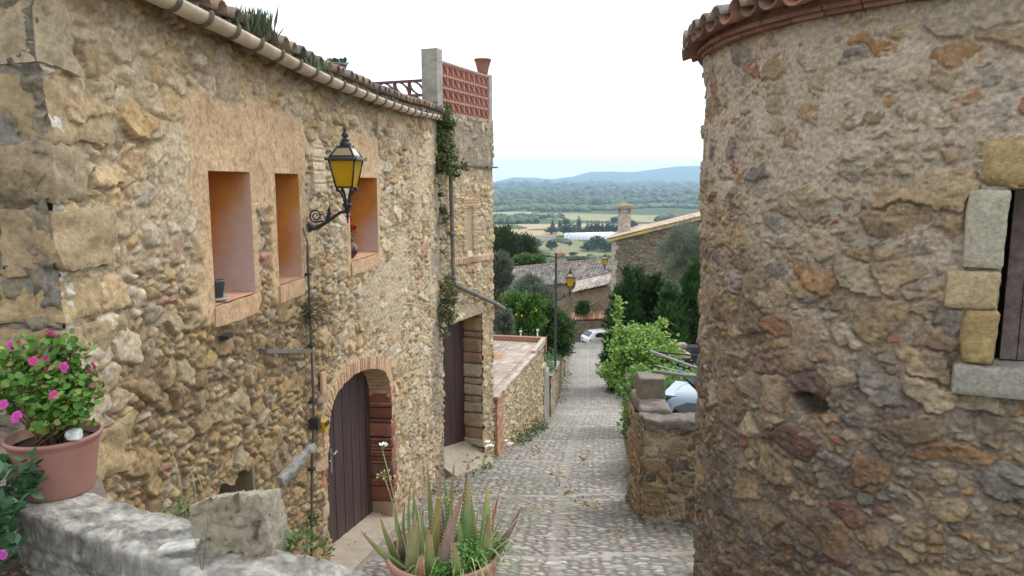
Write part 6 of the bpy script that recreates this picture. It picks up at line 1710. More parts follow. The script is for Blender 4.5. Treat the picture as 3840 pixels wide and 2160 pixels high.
def car(label, loc, rz, M_P, st, L_, spoiler=False):
    """rear at x=0, front at x=L; st rows: x, z_bottom, z_belt, z_top, half width, half width at roof"""
    t = thing('parked_car', label, 'car', (0, 0, 0))
    st = np.array(st, float)
    xs = np.concatenate([np.arange(0, L_, .07), [L_]]); rows = [np.interp(xs, st[:, 0], st[:, k]) for k in range(1, 6)]
    vs = []; n = 0
    for i, x in enumerate(xs):
        zb, ze, zt, w, wr = [r[i] for r in rows]
        half = [(0, zb), (w * .86, zb), (w * .97, zb + .10), (w, zb + (ze - zb) * .5), (w * .985, ze - .06), (w * .96, ze), ((w * .96 + wr) / 2 + .01, (ze + zt) / 2), (wr + .02, ze + (zt - ze) * .84), (wr * .86, zt - .02), (wr * .45, zt), (0, zt + .006)]
        ring = half + [(-y, z) for y, z in half[-2:0:-1]]; n = len(ring); vs += [(x, y, z) for y, z in ring]
    fs = [(i * n + k, i * n + (k + 1) % n, (i + 1) * n + (k + 1) % n, (i + 1) * n + k) for i in range(len(xs) - 1) for k in range(n)]
    fs += [tuple(range(n))[::-1], tuple((len(xs) - 1) * n + k for k in range(n))]
    mb = MB(); mb.add(vs, fs, True); body = mb.build('body', M_P, t)
    def surf(x, k, f):       # spot on the shell between ring points k and k+1
        zb, ze, zt, w, wr = [np.interp(x, st[:, 0], st[:, j]) for j in range(1, 6)]
        half = [(0, zb), (w * .86, zb), (w * .97, zb + .10), (w, zb + (ze - zb) * .5), (w * .985, ze - .06), (w * .96, ze), ((w * .96 + wr) / 2 + .01, (ze + zt) / 2), (wr + .02, ze + (zt - ze) * .84), (wr * .86, zt - .02), (wr * .45, zt), (0, zt + .006)]
        k2 = k + f; i = int(min(k2, 9)); g = k2 - i
        return half[i][0] * (1 - g) + half[i + 1][0] * g, half[i][1] * (1 - g) + half[i + 1][1] * g
    def side_pane(name, outline, m_, parent, lift=.006):
        for s_ in (-1, 1):
            q = MB(); N_ = 14; rows_ = []
            lo, hi = outline
            x0, x1 = lo[0][0], lo[-1][0]
            vs = []
            for i in range(N_):
                x = x0 + (x1 - x0) * i / (N_ - 1)
                a = np.interp(x, [p[0] for p in lo], [p[1] for p in lo]); b = np.interp(x, [p[0] for p in hi], [p[1] for p in hi])
                for j in range(6):
                    y, z = surf(x, 5, a + (b - a) * j / 5); vs.append((x, s_ * (y + lift), z + .002))
            q.add(vs, [(i * 6 + j, i * 6 + j + 1, (i + 1) * 6 + j + 1, (i + 1) * 6 + j)[::s_] for i in range(N_ - 1) for j in range(5)], True)
            q.build(name, m_, parent)
    return t, body, surf, side_pane, st
def wheels(t, xw, r, w):
    for x in xw:
        for s_ in (-1, 1):
            M_ = Matrix.Rotation(R(90), 3, 'X'); y = s_ * (w - .10)
            mb = MB(); mb.lathe([(r * .62, -.10), (r * .95, -.10), (r, -.06), (r, .06), (r * .95, .10), (r * .62, .10)], (x, y, r), 26, M_); wh = mb.build('tyre', M_TYRE, t)
            mb = MB(); mb.lathe([(0, .075), (r * .18, .08), (r * .2, .06), (r * .55, .05), (r * .62, .09), (r * .64, .095), (r * .64, -.09), (0, -.09)], (x, y, r), 26, M_ if s_ < 0 else Matrix.Rotation(R(-90), 3, 'X')); 
            for k in range(5):
                a = k * 2 * math.pi / 5; mb.box((x + math.cos(a) * r * .36, y + s_ * .07, r + math.sin(a) * r * .36), (r * .5, .03, .05), Matrix.Rotation(-a, 3, 'Y'))
            mb.build('rim', M_RIM, wh)
def pane_grid(fn, nu, nv): 
    vs = [fn(i / (nu - 1), j / (nv - 1)) for i in range(nu) for j in range(nv)]
    return vs, [(i * nv + j, i * nv + j + 1, (i + 1) * nv + j + 1, (i + 1) * nv + j) for i in range(nu - 1) for j in range(nv - 1)]
def dress(t, body, surf, side_pane, st, L_, sw, rear, roofx, xw, r, M_P, chrome=False, spoiler=False):
    side_pane('side_window', sw, M_GLAS, body)
    w0 = np.interp(.3, st[:, 0], st[:, 4])
    (x0, x1) = rear
    def top(x): return np.interp(x, st[:, 0], st[:, 3])
    mb = MB(); mb.add(*pane_grid(lambda u, v: (x0 + (x1 - x0) * u - .012, (v - .5) * 2 * (.60 - .06 * u), top(x0 + (x1 - x0) * u) + .012), 8, 6), True); mb.build('rear_window', M_GLAS, body)
    a, b = roofx; mb = MB(); mb.add(*pane_grid(lambda u, v: (a + (b - a) * u + .01, (v - .5) * 2 * (.56 + .12 * u), top(a + (b - a) * u) + .012), 8, 6), True); mb.build('windscreen', M_GLAS, body)
    ze = np.interp(.1, st[:, 0], st[:, 2])
    for s_ in (-1, 1):
        mb = MB(); 
        pts = [(-.012, s_ * .42, ze - .20), (-.012, s_ * .42, ze - .05), (.01, s_ * .68, ze - .02), (.14, s_ * (w0 * .99 + .006), ze - .03), (.20, s_ * (w0 * 1.0 + .006), ze - .10), (.12, s_ * (w0 * .99 + .006), ze - .19), (.0, s_ * .66, ze - .21)]
        inn = [(p[0] + .05, p[1] * .93, p[2]) for p in pts]; n = len(pts)
        mb.add(pts + inn, [tuple(range(n))[::s_], *[(i, n + i, n + (i + 1) % n, (i + 1) % n) for i in range(n)]]); mb.build('tail_light', M_RLAMP, body)
        mb = MB(); mb.box((L_ - .18, s_ * (w0 - .2), .68), (.22, .30, .14)); mb.build('headlight', M_HLAMP, body)
        mb = MB(); mb.lathe([(0, -.09), (.07, -.06), (.085, 0), (.07, .06), (0, .09)], (L_ * .64, s_ * (w0 + .09), ze + .06), 12, Matrix.Rotation(R(90), 3, 'X')); mb.build('mirror', M_P, body)
        for x in (L_ * .36, L_ * .56):
            y, z = surf(x, 4, .2); mb = MB(); mb.box((x, s_ * (y + .015), z - .03), (.17, .03, .03)); mb.build('door_handle', M_CHR if chrome else M_P, body)
        if chrome:
            pts = []
            for x in np.linspace(sw[0][0][0] - .02, sw[0][-1][0], 14):
                y, z = surf(x, 5, np.interp(x, [p[0] for p in sw[0]], [p[1] for p in sw[0]]) - .03); pts.append((x, s_ * (y + .012), z))
            mb = MB(); mb.tube(pts, .017, 6); mb.build('chrome_strip', M_CHR, body)
    mb = MB(); zb = np.interp(.05, st[:, 0], st[:, 1]); mb.add(*pane_grid(lambda u, v: (-.02 + .10 * abs(v - .5) ** 3 * 8, (v - .5) * 2 * w0 * .93, zb - .02 + .24 * u), 5, 14), True); mb.build('rear_bumper', M_TRIM, body)
    mb = MB(); mb.box((-.03, 0, ze - .30), (.02, .50, .11)); mb.build('number_plate', M_PLATE, body)
    if spoiler:
        x1_ = rear[1]; mb = MB(); mb.fbox(lambda a, b, c: (a, b, c), x1_ - .14, x1_ + .16, -.56, .56, top(x1_) + .004, top(x1_) + .045); mb.build('spoiler', M_P, body)
    wheels(t, xw, r, w0)
stG = [(0, .42, .86, .88, .74, .66), (.06, .34, .92, 1.00, .80, .66), (.20, .28, .95, 1.16, .86, .65), (.48, .25, .96, 1.42, .89, .60), (.8, .24, .955, 1.46, .895, .60), (1.8, .22, .94, 1.47, .895, .60), (2.4, .22, .93, 1.41, .89, .58), (2.75, .22, .92, 1.20, .89, .60), (3.05, .22, .90, 1.0, .88, .66), (3.6, .24, .86, .93, .86, .66), (4.0, .30, .74, .80, .78, .60), (4.2, .40, .60, .64, .62, .5)]
M_WHITE = paint('white_paint', (.80, .81, .82))
t, body, surf, sp_, st = car('white hatchback parked at the foot of the lane, seen from behind', None, 0, M_WHITE, stG, 4.2)
dress(t, body, surf, sp_, st, 4.2, ([(.62, .25), (1.2, .08), (2.6, .05)], [(.62, .9), (.9, 1.75), (2.0, 1.75), (2.6, .4)]), (.10, .46), (2.42, 3.02), (.72, 3.32), .31, M_WHITE)
cp = seen(1478, 850, 60.6); t.location = (cp.x - .25, 60.6, -13.62); t.rotation_euler = (0, 0, R(20))
stS = [(0, .50, .98, 1.00, .80, .70), (.04, .42, 1.05, 1.14, .86, .70), (.14, .34, 1.09, 1.36, .91, .67), (.30, .30, 1.11, 1.60, .93, .63), (.9, .28, 1.10, 1.645, .935, .62), (1.9, .27, 1.08, 1.66, .935, .62), (2.6, .27, 1.06, 1.60, .93, .60), (3.0, .27, 1.05, 1.36, .93, .62), (3.35, .27, 1.03, 1.12, .92, .68), (4.0, .30, .97, 1.04, .90, .68), (4.4, .36, .84, .90, .82, .62), (4.6, .46, .68, .72, .66, .5)]
M_SILV = paint('silver_blue_paint', (.15, .20, .28))
t, body, surf, sp_, st = car('silver blue car with dark windows parked in the yard behind the stone pier wall', None, 0, M_SILV, stS, 4.6)
dress(t, body, surf, sp_, st, 4.6, ([(.24, .25), (.7, .08), (2.8, .05)], [(.24, .6), (.55, 1.85), (2.1, 1.85), (2.8, .4)]), (.06, .26), (2.62, 3.3), (.85, 3.65), .35, M_SILV, chrome=True, spoiler=True)
sp0 = seen(1694, 1056, 13.3); t.location = (sp0.x + .04, 14.5, -5.64); t.rotation_euler = (0, 0, R(-26))

# ---- poles of the awning frame, hanging net, green bin
def pole(label, p, q, r, m_, name='metal_pole'):
    mb = MB(); mb.tube([p, Vector(p).lerp(Vector(q), .5) - Vector((0, 0, .01)), q], r, 8); o = mb.build(name, m_); tag(o, label, 'pole', 'poles reaching over the yard'); return o
M_GALV = mat('galvanised_steel', (.30, .30, .30), var=.25, nscale=14, metal=.3, rough=.5)
def P11(x, y, Y): return seen(x, y, Y)
pole('upper grey metal pole slanting down over the yard from the vine', P11(1637, 884, 12.2), P11(1830, 952, 10.5), .028, M_GALV)
pole('lower grey metal pole resting on the square block of the stone wall', P11(1640, 934, 10.75), P11(1830, 953, 10.2), .028, M_GALV)
pole('thin dark rod just above the slanting metal pole', P11(1640, 884, 12.2), P11(1830, 900, 11.5), .014, M_IRON)
pole('thin white line between the two grey poles', P11(1648, 918, 12), P11(1770, 947, 11), .007, mat('white_line', (.6, .6, .58), var=.1, bump=0), 'washing_line')
ng_ = np.linspace(0, 1, 18); U, V = np.meshgrid(ng_, ng_, indexing='ij')
a0 = np.array(P11(1722, 944, 11.2)); a1 = np.array(P11(1850, 954, 10.4))
Pn = a0 + (a1 - a0) * U[..., None]; Pn[..., 1] += .9 * V; Pn[..., 2] -= .38 * np.sin(U * math.pi * .75) * (1 - .8 * np.abs(V - .45)) + .02
o = grid_mesh('shade_net', Pn, np.ones((17, 17), bool), mat('teal_net', (.03, .075, .075), var=.2, nscale=40, bump=.3), None, None); tag(o, 'dark teal net slung under the lower metal pole', 'net'); o.modifiers.new('t', 'SOLIDIFY').thickness = .01
bz = Vector((2.62, 12.6, float(lane_z(12.6)) - .1))
bn = thing('garden_bin', 'dark green plastic bin half hidden by the vine behind the stone wall corner', 'bin', bz)
mb = MB(); mb.lathe([(.17, 0), (.20, .02), (.24, .72), (.25, .73), (.25, .76), (.22, .76), (0, .70)], bz, 20); mb.build('body', mat('green_plastic', (.02, .06, .045), var=.2, rough=.5), bn)
mb = MB(); mb.lathe([(.255, .76), (.26, .80), (.15, .86), (0, .87)], bz, 20); mb.build('lid', mat('dark_green_lid', (.025, .07, .05), var=.2, rough=.5), bn)

# ---- vine over the wall
vine_c = (.19, .33, .045)
def vine(name, label, spots, per, size, rad, cat='vine', colr=vine_c):
    t = thing(name, label, cat, (spots[0][0], spots[0][1], float(lane_z(spots[0][1]))))
    P = []; D = []; S = []; C = []; sk = MB(); g0 = Vector((spots[0][0] + .6, spots[0][1], float(lane_z(spots[0][1])) - .1))
    for c in spots:
        c = Vector(c); tone = random.uniform(.75, 1.25)
        q = c + Vector((random.uniform(-.2, .5), random.uniform(-.2, .2), -random.uniform(.08, .25)))
        sk.tube([q, c.lerp(q, .5) + Vector((.03, 0, .05)), c], [.012, .009, .004], 5)
        for j in range(per):
            P.append(c + Vector((random.gauss(0, rad), random.gauss(0, rad), random.gauss(0, rad * .8)))); D.append(Vector((random.gauss(0, .8), random.gauss(-.35, .7), random.gauss(-.15, .6))))
            S.append(size * random.uniform(.5, 1.3)); C.append(np.array(colr) * tone * random.uniform(.8, 1.25) * (1, 1, 1 + random.uniform(-.2, .5)))
    leaf_mesh('foliage', np.array(P), np.array(D), np.array(S), np.array(C), M_LEAF, t, 'broad', up=np.array((0, -.6, .8)))
    sk.tube([g0, g0 + Vector((.1, 0, 1.2)), Vector(spots[len(spots) // 2])], [.05, .04, .02], 7); sk.build('stem', M_BARK, t)
    return t
sp = []
for k in range(120):
    x = random.uniform(1556, 1640); up = 838 + abs(x - 1590) * .8; y = up + (random.random() ** 1.1) * (985 - up - max(0, x - 1600) * .5)
    sp.append(seen(x, y, 20.5 + random.uniform(-1.4, 1.4)))
for k in range(26):      # loose shoots reaching out of the mass
    x = random.uniform(1558, 1640); y = random.uniform(850, 960); an = random.uniform(-2.6, -.2); l_ = random.uniform(30, 75); dd = random.uniform(-1, 1)
    for u in np.linspace(.3, 1, 5): sp.append(seen(x + math.cos(an) * l_ * u, y + math.sin(an) * l_ * u * .9 + 12 * u * u, 20.5 + dd))
vine('grape_vine', 'bright lime green grapevine billowing over the wall on the right of the lane', sp, 44, .085, .16)
sp = [seen(random.uniform(1588, 1618), random.uniform(930, 1110), random.uniform(13.2, 15)) for k in range(34)]
vine('grape_vine', 'strip of vine leaves hanging down between the gatepost and the stone pier', sp, 46, .085, .11, colr=(.11, .22, .035))
sp = [seen(random.uniform(1668, 1790), random.uniform(945, 1035), random.uniform(15.5, 19)) for k in range(70)]
vine('grape_vine', 'bed of leafy vine shoots behind the square block and the silver blue car', sp, 50, .10, .18, colr=(.12, .25, .035))
for nm, (x, y, tx, ty) in {'tall upright shoot with pale leaves standing above the lime green grapevine': (1560, 850, 1553, 755), 'arching vine shoot reaching right in front of the dark hedge': (1610, 850, 1668, 808)}.items():
    sp = [seen(x + (tx - x) * u + 4 * math.sin(u * 9), y + (ty - y) * u, 20.6) for u in np.linspace(0, 1, 12)]
    vine('vine_shoot', nm, sp, 22, .10, .07, colr=(.20, .33, .05))
# stone pile, dark sheet, undergrowth behind
pz = []
pc = seen(1690, 895, 27.0)
for k in range(22):
    dx = random.uniform(-.55, .55); dz = random.uniform(0, .75) * (1 - abs(dx) / .8)
    rough_block('s', lambda a, b, c_, dx=dx, dz=dz: (pc.x + dx + a, pc.y + b + random.uniform(-.0, .0), pc.z + dz + c_), (-.16, .16), (-.15, .15), (-.10, .10), (5, 5, 5), .03, 6, 600 + k, random.choice([(.36, .31, .24), (.42, .36, .27), (.30, .26, .2)]), sub=pz, rnd=.35)
o = join_blocks('stone_pile', pz, M_STONE, None); tag(o, 'heap of loose pale stones in front of the dark hedge', 'stone pile')
tq = seen(1728, 880, 28.5)
bb = []
rough_block('t', lambda a, b, c_: (tq.x + a, tq.y + b, tq.z + c_), (-.25, 1.6), (-.3, .3), (-1.0, .15), (16, 8, 14), .06, 2, 79, (.035, .035, .04), sub=bb, rnd=.2)
o = join_blocks('tarpaulin', bb, M_STONE, None); tag(o, 'dark grey tarpaulin covered heap beside the stone pile', 'tarpaulin')

# ---- hedge of dark junipers, olives, garden trees
JUN = (.030, .072, .020)
def jtree(label, x, ytop, ybase, Y, wpx, seed=0, colr=JUN, name='juniper_tree', cat='tree', group='dark green junipers beyond the vine', shape='narrow', ls=.24, clumps=560, per=44):
    tp = seen(x, ytop, Y); bz_ = gz(tp.x, Y); H = tp.z - bz_; W = wpx / _F * Y / 2
    bl = []
    for k in range(11):
        u = (k + .5) / 11; rr = W * (1.0 if u < .6 else 1 - .75 * (u - .6) / .4) 
        bl.append(((tp.x + random.uniform(-.35, .35) * rr, Y + random.uniform(-.35, .35) * rr, bz_ + H * (.08 + .84 * u)), (rr * random.uniform(.5, .75), rr * random.uniform(.5, .75), H * .17)))
    return tree(name, label, cat, (tp.x, Y, bz_), bl, clumps, per, ls, colr, .10, group, shape, updir=.8, cvar=.40, csp=.30)
for lab, x, yt, Y, w, col in (('leftmost of the dark green junipers, just right of the far lane', 1572, 692, 32, 100, JUN), ('broad dark green juniper behind the upright vine shoot', 1592, 676, 33.5, 150, (.026, .062, .018)), ('tall dark green juniper in the middle of the group', 1642, 694, 33, 140, (.032, .075, .02)),
                             ('brighter green juniper with a lower top near the round house', 1690, 720, 31, 130, (.045, .10, .024)), ('rightmost tall juniper against the edge of the round house', 1745, 660, 31.5, 120, (.034, .085, .02)), ('dark juniper partly hidden behind the round house edge', 1800, 690, 32.5, 140, (.026, .06, .018))):
    jtree(lab, x, yt, 0, Y, w, colr=col)
OLV_ = (.135, .165, .115)
def otree(label, x, ytop, ybot, Y, wpx, colr=OLV_, name='olive_tree', group='silvery olive trees', shape='narrow', ls=.13, clumps=260, per=40, cat='tree', tr=.12, n=9, **kw):
    tp = seen(x, ytop, Y); bt = seen(x, ybot, Y); W = wpx / _F * Y / 2; bz_ = gz(tp.x, Y); bz_ = min(bz_, bt.z - .3)
    cz = (tp.z + bt.z) / 2; rz_ = (tp.z - bt.z) / 2
    bl = blobset((tp.x, Y, cz), (W, W, rz_), n + 3, .72, (.28, .56))
    return tree(name, label, cat, (tp.x, Y, bz_), bl, clumps, per, ls, colr, tr, group, shape, updir=.5, cvar=.32, csp=.28, **kw)
otree('silvery olive tree rising between the junipers and the gabled house', 1732, 565, 725, 42, 190, clumps=700)
otree('grey green olive tree emerging from behind the terraced house edge', 1250, 630, 745, 27, 80, clumps=420)
otree('rounded grey olive tree in the middle of the garden', 1338, 690, 775, 40, 120, clumps=520)
otree('small pale olive bush at the near left edge of the lawn', 1268, 783, 850, 26, 60, clumps=170, name='olive_bush', cat='bush', group=None, tr=.05)
lem = otree('bright green lemon tree with yellow fruit on the lawn', 1308, 742, 842, 33, 125, colr=(.085, .17, .032), name='lemon_tree', group=None, shape='oval', ls=.15, clumps=420, per=30, n=14)
mb = MB()
for k in range(8):
    q = seen(random.uniform(1270, 1352), random.uniform(765, 812), 33 + random.uniform(-1.3, -.5)); mb = MB(); mb.lathe([(0, -.05), (.03, -.035), (.042, 0), (.03, .04), (0, .06)], q, 8); mb.build('lemon', mat('lemon_skin', (.55, .40, .03), var=.1, bump=0) if 'lemon_skin' not in bpy.data.materials else bpy.data.materials['lemon_skin'], lem)
otree('dense dark green shrub tree close to the lamp post', 1392, 762, 900, 34, 115, colr=(.06, .12, .026), name='shrub_tree', group=None, shape='oval', ls=.13, clumps=520, per=36, n=14)
otree('low green bush at the garden wall beyond the lamp post', 1418, 800, 850, 38, 60, colr=(.055, .11, .03), name='garden_bush', cat='bush', group=None, shape='oval', ls=.13, clumps=140)
jtree('slim dark cypress standing beside the olive tree in the garden', 1387, 722, 0, 41, 18, name='cypress_tree', group=None, colr=(.03, .065, .025), ls=.12, clumps=120)
otree('bright leafy bush on the lawn behind the terraced house edge', 1290, 745, 790, 36, 60, colr=(.11, .19, .035), name='garden_bush', cat='bush', group=None, shape='oval', ls=.14, clumps=150)
foot_pts = [fnw(a, -.5 + .3 * math.sin(a), float(wt(a)) - .05) for a in np.arange(.5, 14, .6)]
o = weed_clump('wall_plants', 'leafy garden plants growing along the top of the long garden wall', foot_pts, 90, .11, (.085, .15, .05), rad=.34, up=1.1); o['kind'] = 'stuff'
for k, (x, y) in enumerate(((1310, 845), (1352, 842))):
    q = seen(x, y, 24.5); mb = MB(); mb.tube([q - Vector((0, 0, .6)), q + Vector((0, 0, .12))], .025, 6); mb.lathe([(0, .1), (.045, .12), (.045, .18), (0, .2)], q, 8); o = mb.build('garden_stake', mat('white_stake', (.6, .6, .6), var=.1, bump=0) if k == 0 else bpy.data.materials['white_stake']); tag(o, ('short white stake in the lawn, the left one of two' if k == 0 else 'short white stake in the lawn nearer the lamp post'), 'stake', 'white stakes in the lawn')

# ---- the houses below
PAL_H = [(.20, .17, .125, 3, 1), (.25, .21, .15, 2, 1), (.15, .13, .105, 2, 1), (.24, .15, .085, .7, 1), (.27, .245, .20, 1, 1)]
gh = thing('gabled_stone_house', 'grey stone house with a long sloping tiled verge rising to the right and tall chimney', 'house', (12, 58, -13))
e0 = seen(1541, 604, 56); gx0 = e0.x; gz0 = e0.z
fg = lambda a, o, z: (gx0 + a * .9977 - o * .24, 56.0 + a * .068 - o, z)
gtop = lambda a: gz0 + .235 * np.asarray(a)
flat_wall('wall', fg, 0, 13, gtop, -13.4, gh, PAL_H, (.50, .28), 81, .05, mlev=-.03, mortar=(.17, .145, .115), depth=.10, dark=.3, even=.1, smear=.1, edge=.03, gap=.01)
mb = MB(); mb.col((.52, .47, .38))
zz = -13
while zz < gz0 - .2: hh = random.uniform(.3, .5); mb.col(np.array((.46, .41, .33)) * random.uniform(.8, 1.1)); mb.fbox(fg, -.06, random.uniform(.16, .45), -.5, .09, zz, min(zz + hh - .02, gz0 - .1)); zz += hh
mb.build('corner_stone', M_STONE, gh)
mb = MB(); mb.col((.24, .19, .13)); mb.hexa([fg(*p) for p in ((0, -7.9, -13.5), (13, -7.9, -13.5), (13, -.05, -13.5), (0, -.05, -13.5), (0, -7.9, gz0 - .1), (13, -7.9, gz0 + .235 * 13 - .1), (13, -.05, gz0 + .235 * 13 - .1), (0, -.05, gz0 - .1))]); mb.build('side_wall', M_STONE, gh)
RP = [(.42, .30, .22), (.46, .38, .29), (.36, .24, .17), (.44, .34, .26), (.50, .44, .36)]
v0 = np.array(fg(-.35, .35, gz0 + .03)); v1 = np.array(fg(13, .35, gz0 + .235 * 13 + .10)); w0_ = np.array(fg(-.35, -8, gz0 + .02)); w1_ = np.array(fg(13, -8, gz0 + .235 * 13 + .10))
rf = tile_roof('roof', v0, w0_, v1, w1_, gh, RP, w=.24, course=.40, amp=.07, edge_col=(.34, .25, .11), seed=5)
mb = MB()
for i in range(36):
    a = -.3 + i * .37; mb.col(np.array(random.choice([(.36, .26, .12), (.40, .31, .17), (.34, .24, .16), (.42, .29, .09)])) * random.uniform(.85, 1.15)); z = gz0 + .235 * a
    mb.hexa([fg(*p) for p in ((a, .18, z - .05), (a + .39, .18, z + .235 * .39 - .05), (a + .39, .46, z + .235 * .39 - .05), (a, .46, z - .05), (a, .2, z + .16), (a + .39, .2, z + .235 * .39 + .13), (a + .39, .44, z + .235 * .39 + .13), (a, .44, z + .16))])
mb.build('verge_tile', M_CLAY, gh)
def chimney(parent, c, w, h, caph, cols, roofc, posts=True, seed=1):
    fc_ = lambda a, b, z: (c[0] + a, c[1] + b, c[2] + z)
    bb = []
    rough_block('c', fc_, (-w, w), (-w, w), (-1.2, h), (14, 14, 40), .02, 5, seed, cols, sub=bb, rnd=.06)
    W, f, cc = bb[0]
    ch_h, ch_c, _, _ = masonry(W[:, 0] * 1.0 + W[:, 1] + 3, W[:, 2], (.28, .22), seed + 3, [(.50, .44, .37, 2, 1), (.40, .35, .30, 2, 1), (.56, .5, .43, 1, 1)], (.22, .19, .16), mlev=-.01)
    ch = mesh_np('chimney', W, f, M_STONE, parent, ch_c, False)
    mb = MB(); mb.col((.40, .20, .13))
    for sx in (-1, 1):
        for sy in (-1, 1): mb.fbox(fc_, sx * (w - .07) - .07, sx * (w - .07) + .07, sy * (w - .07) - .07, sy * (w - .07) + .07, h, h + caph)
    mb.col((.30, .28, .24)); mb.fbox(fc_, -w - .05, w + .05, -w - .05, w + .05, h - .05, h)
    mb.col((.44, .36, .24)); mb.fbox(fc_, -w - .12, w + .12, -w - .12, w + .12, h + caph, h + caph + .05)
    P = [fc_(*p) for p in ((-w - .22, -w - .22, h + caph + .05), (w + .22, -w - .22, h + caph + .05), (w + .22, w + .22, h + caph + .05), (-w - .22, w + .22, h + caph + .05), (-.14, -.14, h + caph + .42), (.14, -.14, h + caph + .42), (.14, .14, h + caph + .42), (-.14, .14, h + caph + .42))]
    mb.col(roofc); mb.hexa(P); mb.fbox(fc_, -.16, .16, -.16, .16, h + caph + .42, h + caph + .50)
    for k in range(8):
        u = -1 + 2 * (k + .5) / 8
        for sg in (-1, 1): mb.tube([fc_(u * (w + .2), sg * (w + .22), h + caph + .07), fc_(u * .12, sg * .14, h + caph + .42)], .05, 6); mb.tube([fc_(sg * (w + .22), u * (w + .2), h + caph + .07), fc_(sg * .14, u * .12, h + caph + .42)], .05, 6)
    mb.build('chimney_cap', M_CLAY, ch)
cb_ = seen(1570, 585, 60.5); cw_ = 15 / _F * 60
chimney(gh, (cb_.x, 60.5, cb_.z), .46, (583 - 533) / _F * 60.5, .34, (.45, .4, .34), (.31, .26, .17), seed=91)

lh = thing('low_tiled_house', 'low house with a grey tiled roof and small chimney behind the garden trees', 'house', (5, 74, -15))
E0, E1, R0, R1 = seen(1262, 728, 70), seen(1520, 706, 71), seen(1270, 677, 76.5), seen(1545, 652, 77.5)
tile_roof('roof', E0, E1, R0, R1, lh, [(.13, .12, .115), (.17, .15, .14), (.21, .17, .14), (.10, .095, .09), (.16, .15, .145)], w=.30, course=.45, amp=.09, seed=7)
fl, Ll = frame((E0.x, 70.4), (E1.x + .6, 71.4))
flat_wall('wall', fl, .2, Ll, lambda a: E0.z - .02 + (E1.z - E0.z) / Ll * np.asarray(a), -16.5, lh, PAL_D, (.4, .28), 83, .07, mlev=.02, mortar=(.36, .30, .22))
mb = MB(); mb.col((.40, .24, .13)); 
for i in range(40):
    a = Vector(R0).lerp(Vector(R1), i / 40); b = Vector(R0).lerp(Vector(R1), (i + 1.05) / 40); mb.col(np.array(random.choice([(.36, .22, .12), (.30, .22, .14), (.24, .19, .15)])) * random.uniform(.8, 1.1)); mb.tube([a + Vector((0, 0, .06)), b + Vector((0, 0, .05))], [.15, .13], 8)
mb.build('ridge_tile', M_CLAY, lh)
mb = MB(); mb.col((.3, .24, .17)); mb.hexa([(E0.x + .3, 71, -17), (E1.x, 71.6, -17), (R1.x, 84, -17), (R0.x + .3, 84, -17), (E0.x + .3, 71, E0.z - .1), (E1.x, 71.6, E1.z - .1), (R1.x, 77, R1.z - .2), (R0.x + .3, 77, R0.z - .2)]); mb.build('side_wall', M_STONE, lh)
cb_ = seen(1408, 668, 75); chimney(lh, (cb_.x, 75, cb_.z), .40, .85, .22, (.4, .34, .26), (.36, .22, .14), seed=93)

ln_ = thing('lean_to_house', 'small stone lean-to with a pale tiled roof below the distant lantern', 'house', (7, 67, -14))
E0, E1, R0, R1 = seen(1434, 738, 65.5), seen(1530, 716, 65.0), seen(1466, 709, 69.5), seen(1548, 687, 69)
tile_roof('roof', E0, E1, R0, R1, ln_, [(.30, .27, .24), (.36, .31, .26), (.27, .22, .18), (.40, .36, .31)], w=.28, course=.42, amp=.09, seed=8)
fl, Ll = frame((E0.x + .35, 65.9), (E1.x + .8, 65.4))
flat_wall('wall', fl, 0, Ll, lambda a: E0.z - .05 + (E1.z - E0.z) / Ll * np.asarray(a), -15.5, ln_, PAL_D, (.4, .28), 85, .06, mlev=.02, mortar=(.38, .30, .21))
mb = MB(); mb.col((.36, .30, .21)); mb.hexa([fl(*p) for p in ((0, -5, -15.5), (Ll, -5, -15.5), (Ll, -.05, -15.5), (0, -.05, -15.5), (0, -5, R0.z - .1), (Ll, -5, R1.z - .1), (Ll, -.05, E1.z - .12), (0, -.05, E0.z - .12))]); mb.build('side_wall', M_STONE, ln_)
otree('small clipped bush in front of the lean-to wall', 1468, 762, 790, 64.6, 40, colr=(.055, .11, .03), name='garden_bush', cat='bush', group=None, shape='oval', ls=.2, clumps=120)
tw_ = thing('tile_capped_wall', 'stone wall capped with a slope of orange tiles behind the white car', 'wall', (7.5, 63.8, -13.4))
E0, E1, R0, R1 = seen(1434, 806, 63.9), seen(1545, 802, 63.9), seen(1438, 787, 65.0), seen(1545, 781, 65.0)
tile_roof('tile_cap', E0, E1, R0, R1, tw_, [(.42, .22, .13), (.48, .28, .17), (.36, .18, .11), (.46, .34, .24)], w=.26, course=.42, amp=.10, seed=9)
fl, Ll = frame((E0.x + .05, 64.1), (E1.x, 64.1))
flat_wall('wall', fl, 0, Ll, E0.z - .05, -14.2, tw_, PAL_D, (.36, .24), 87, .05, mlev=.0, mortar=(.26, .20, .14), dark=.4)
mb = MB(); mb.col((.28, .22, .15)); mb.fbox(fl, 0, Ll, -.7, -.05, -14.2, E0.z - .08); mb.build('core', M_STONE, tw_)
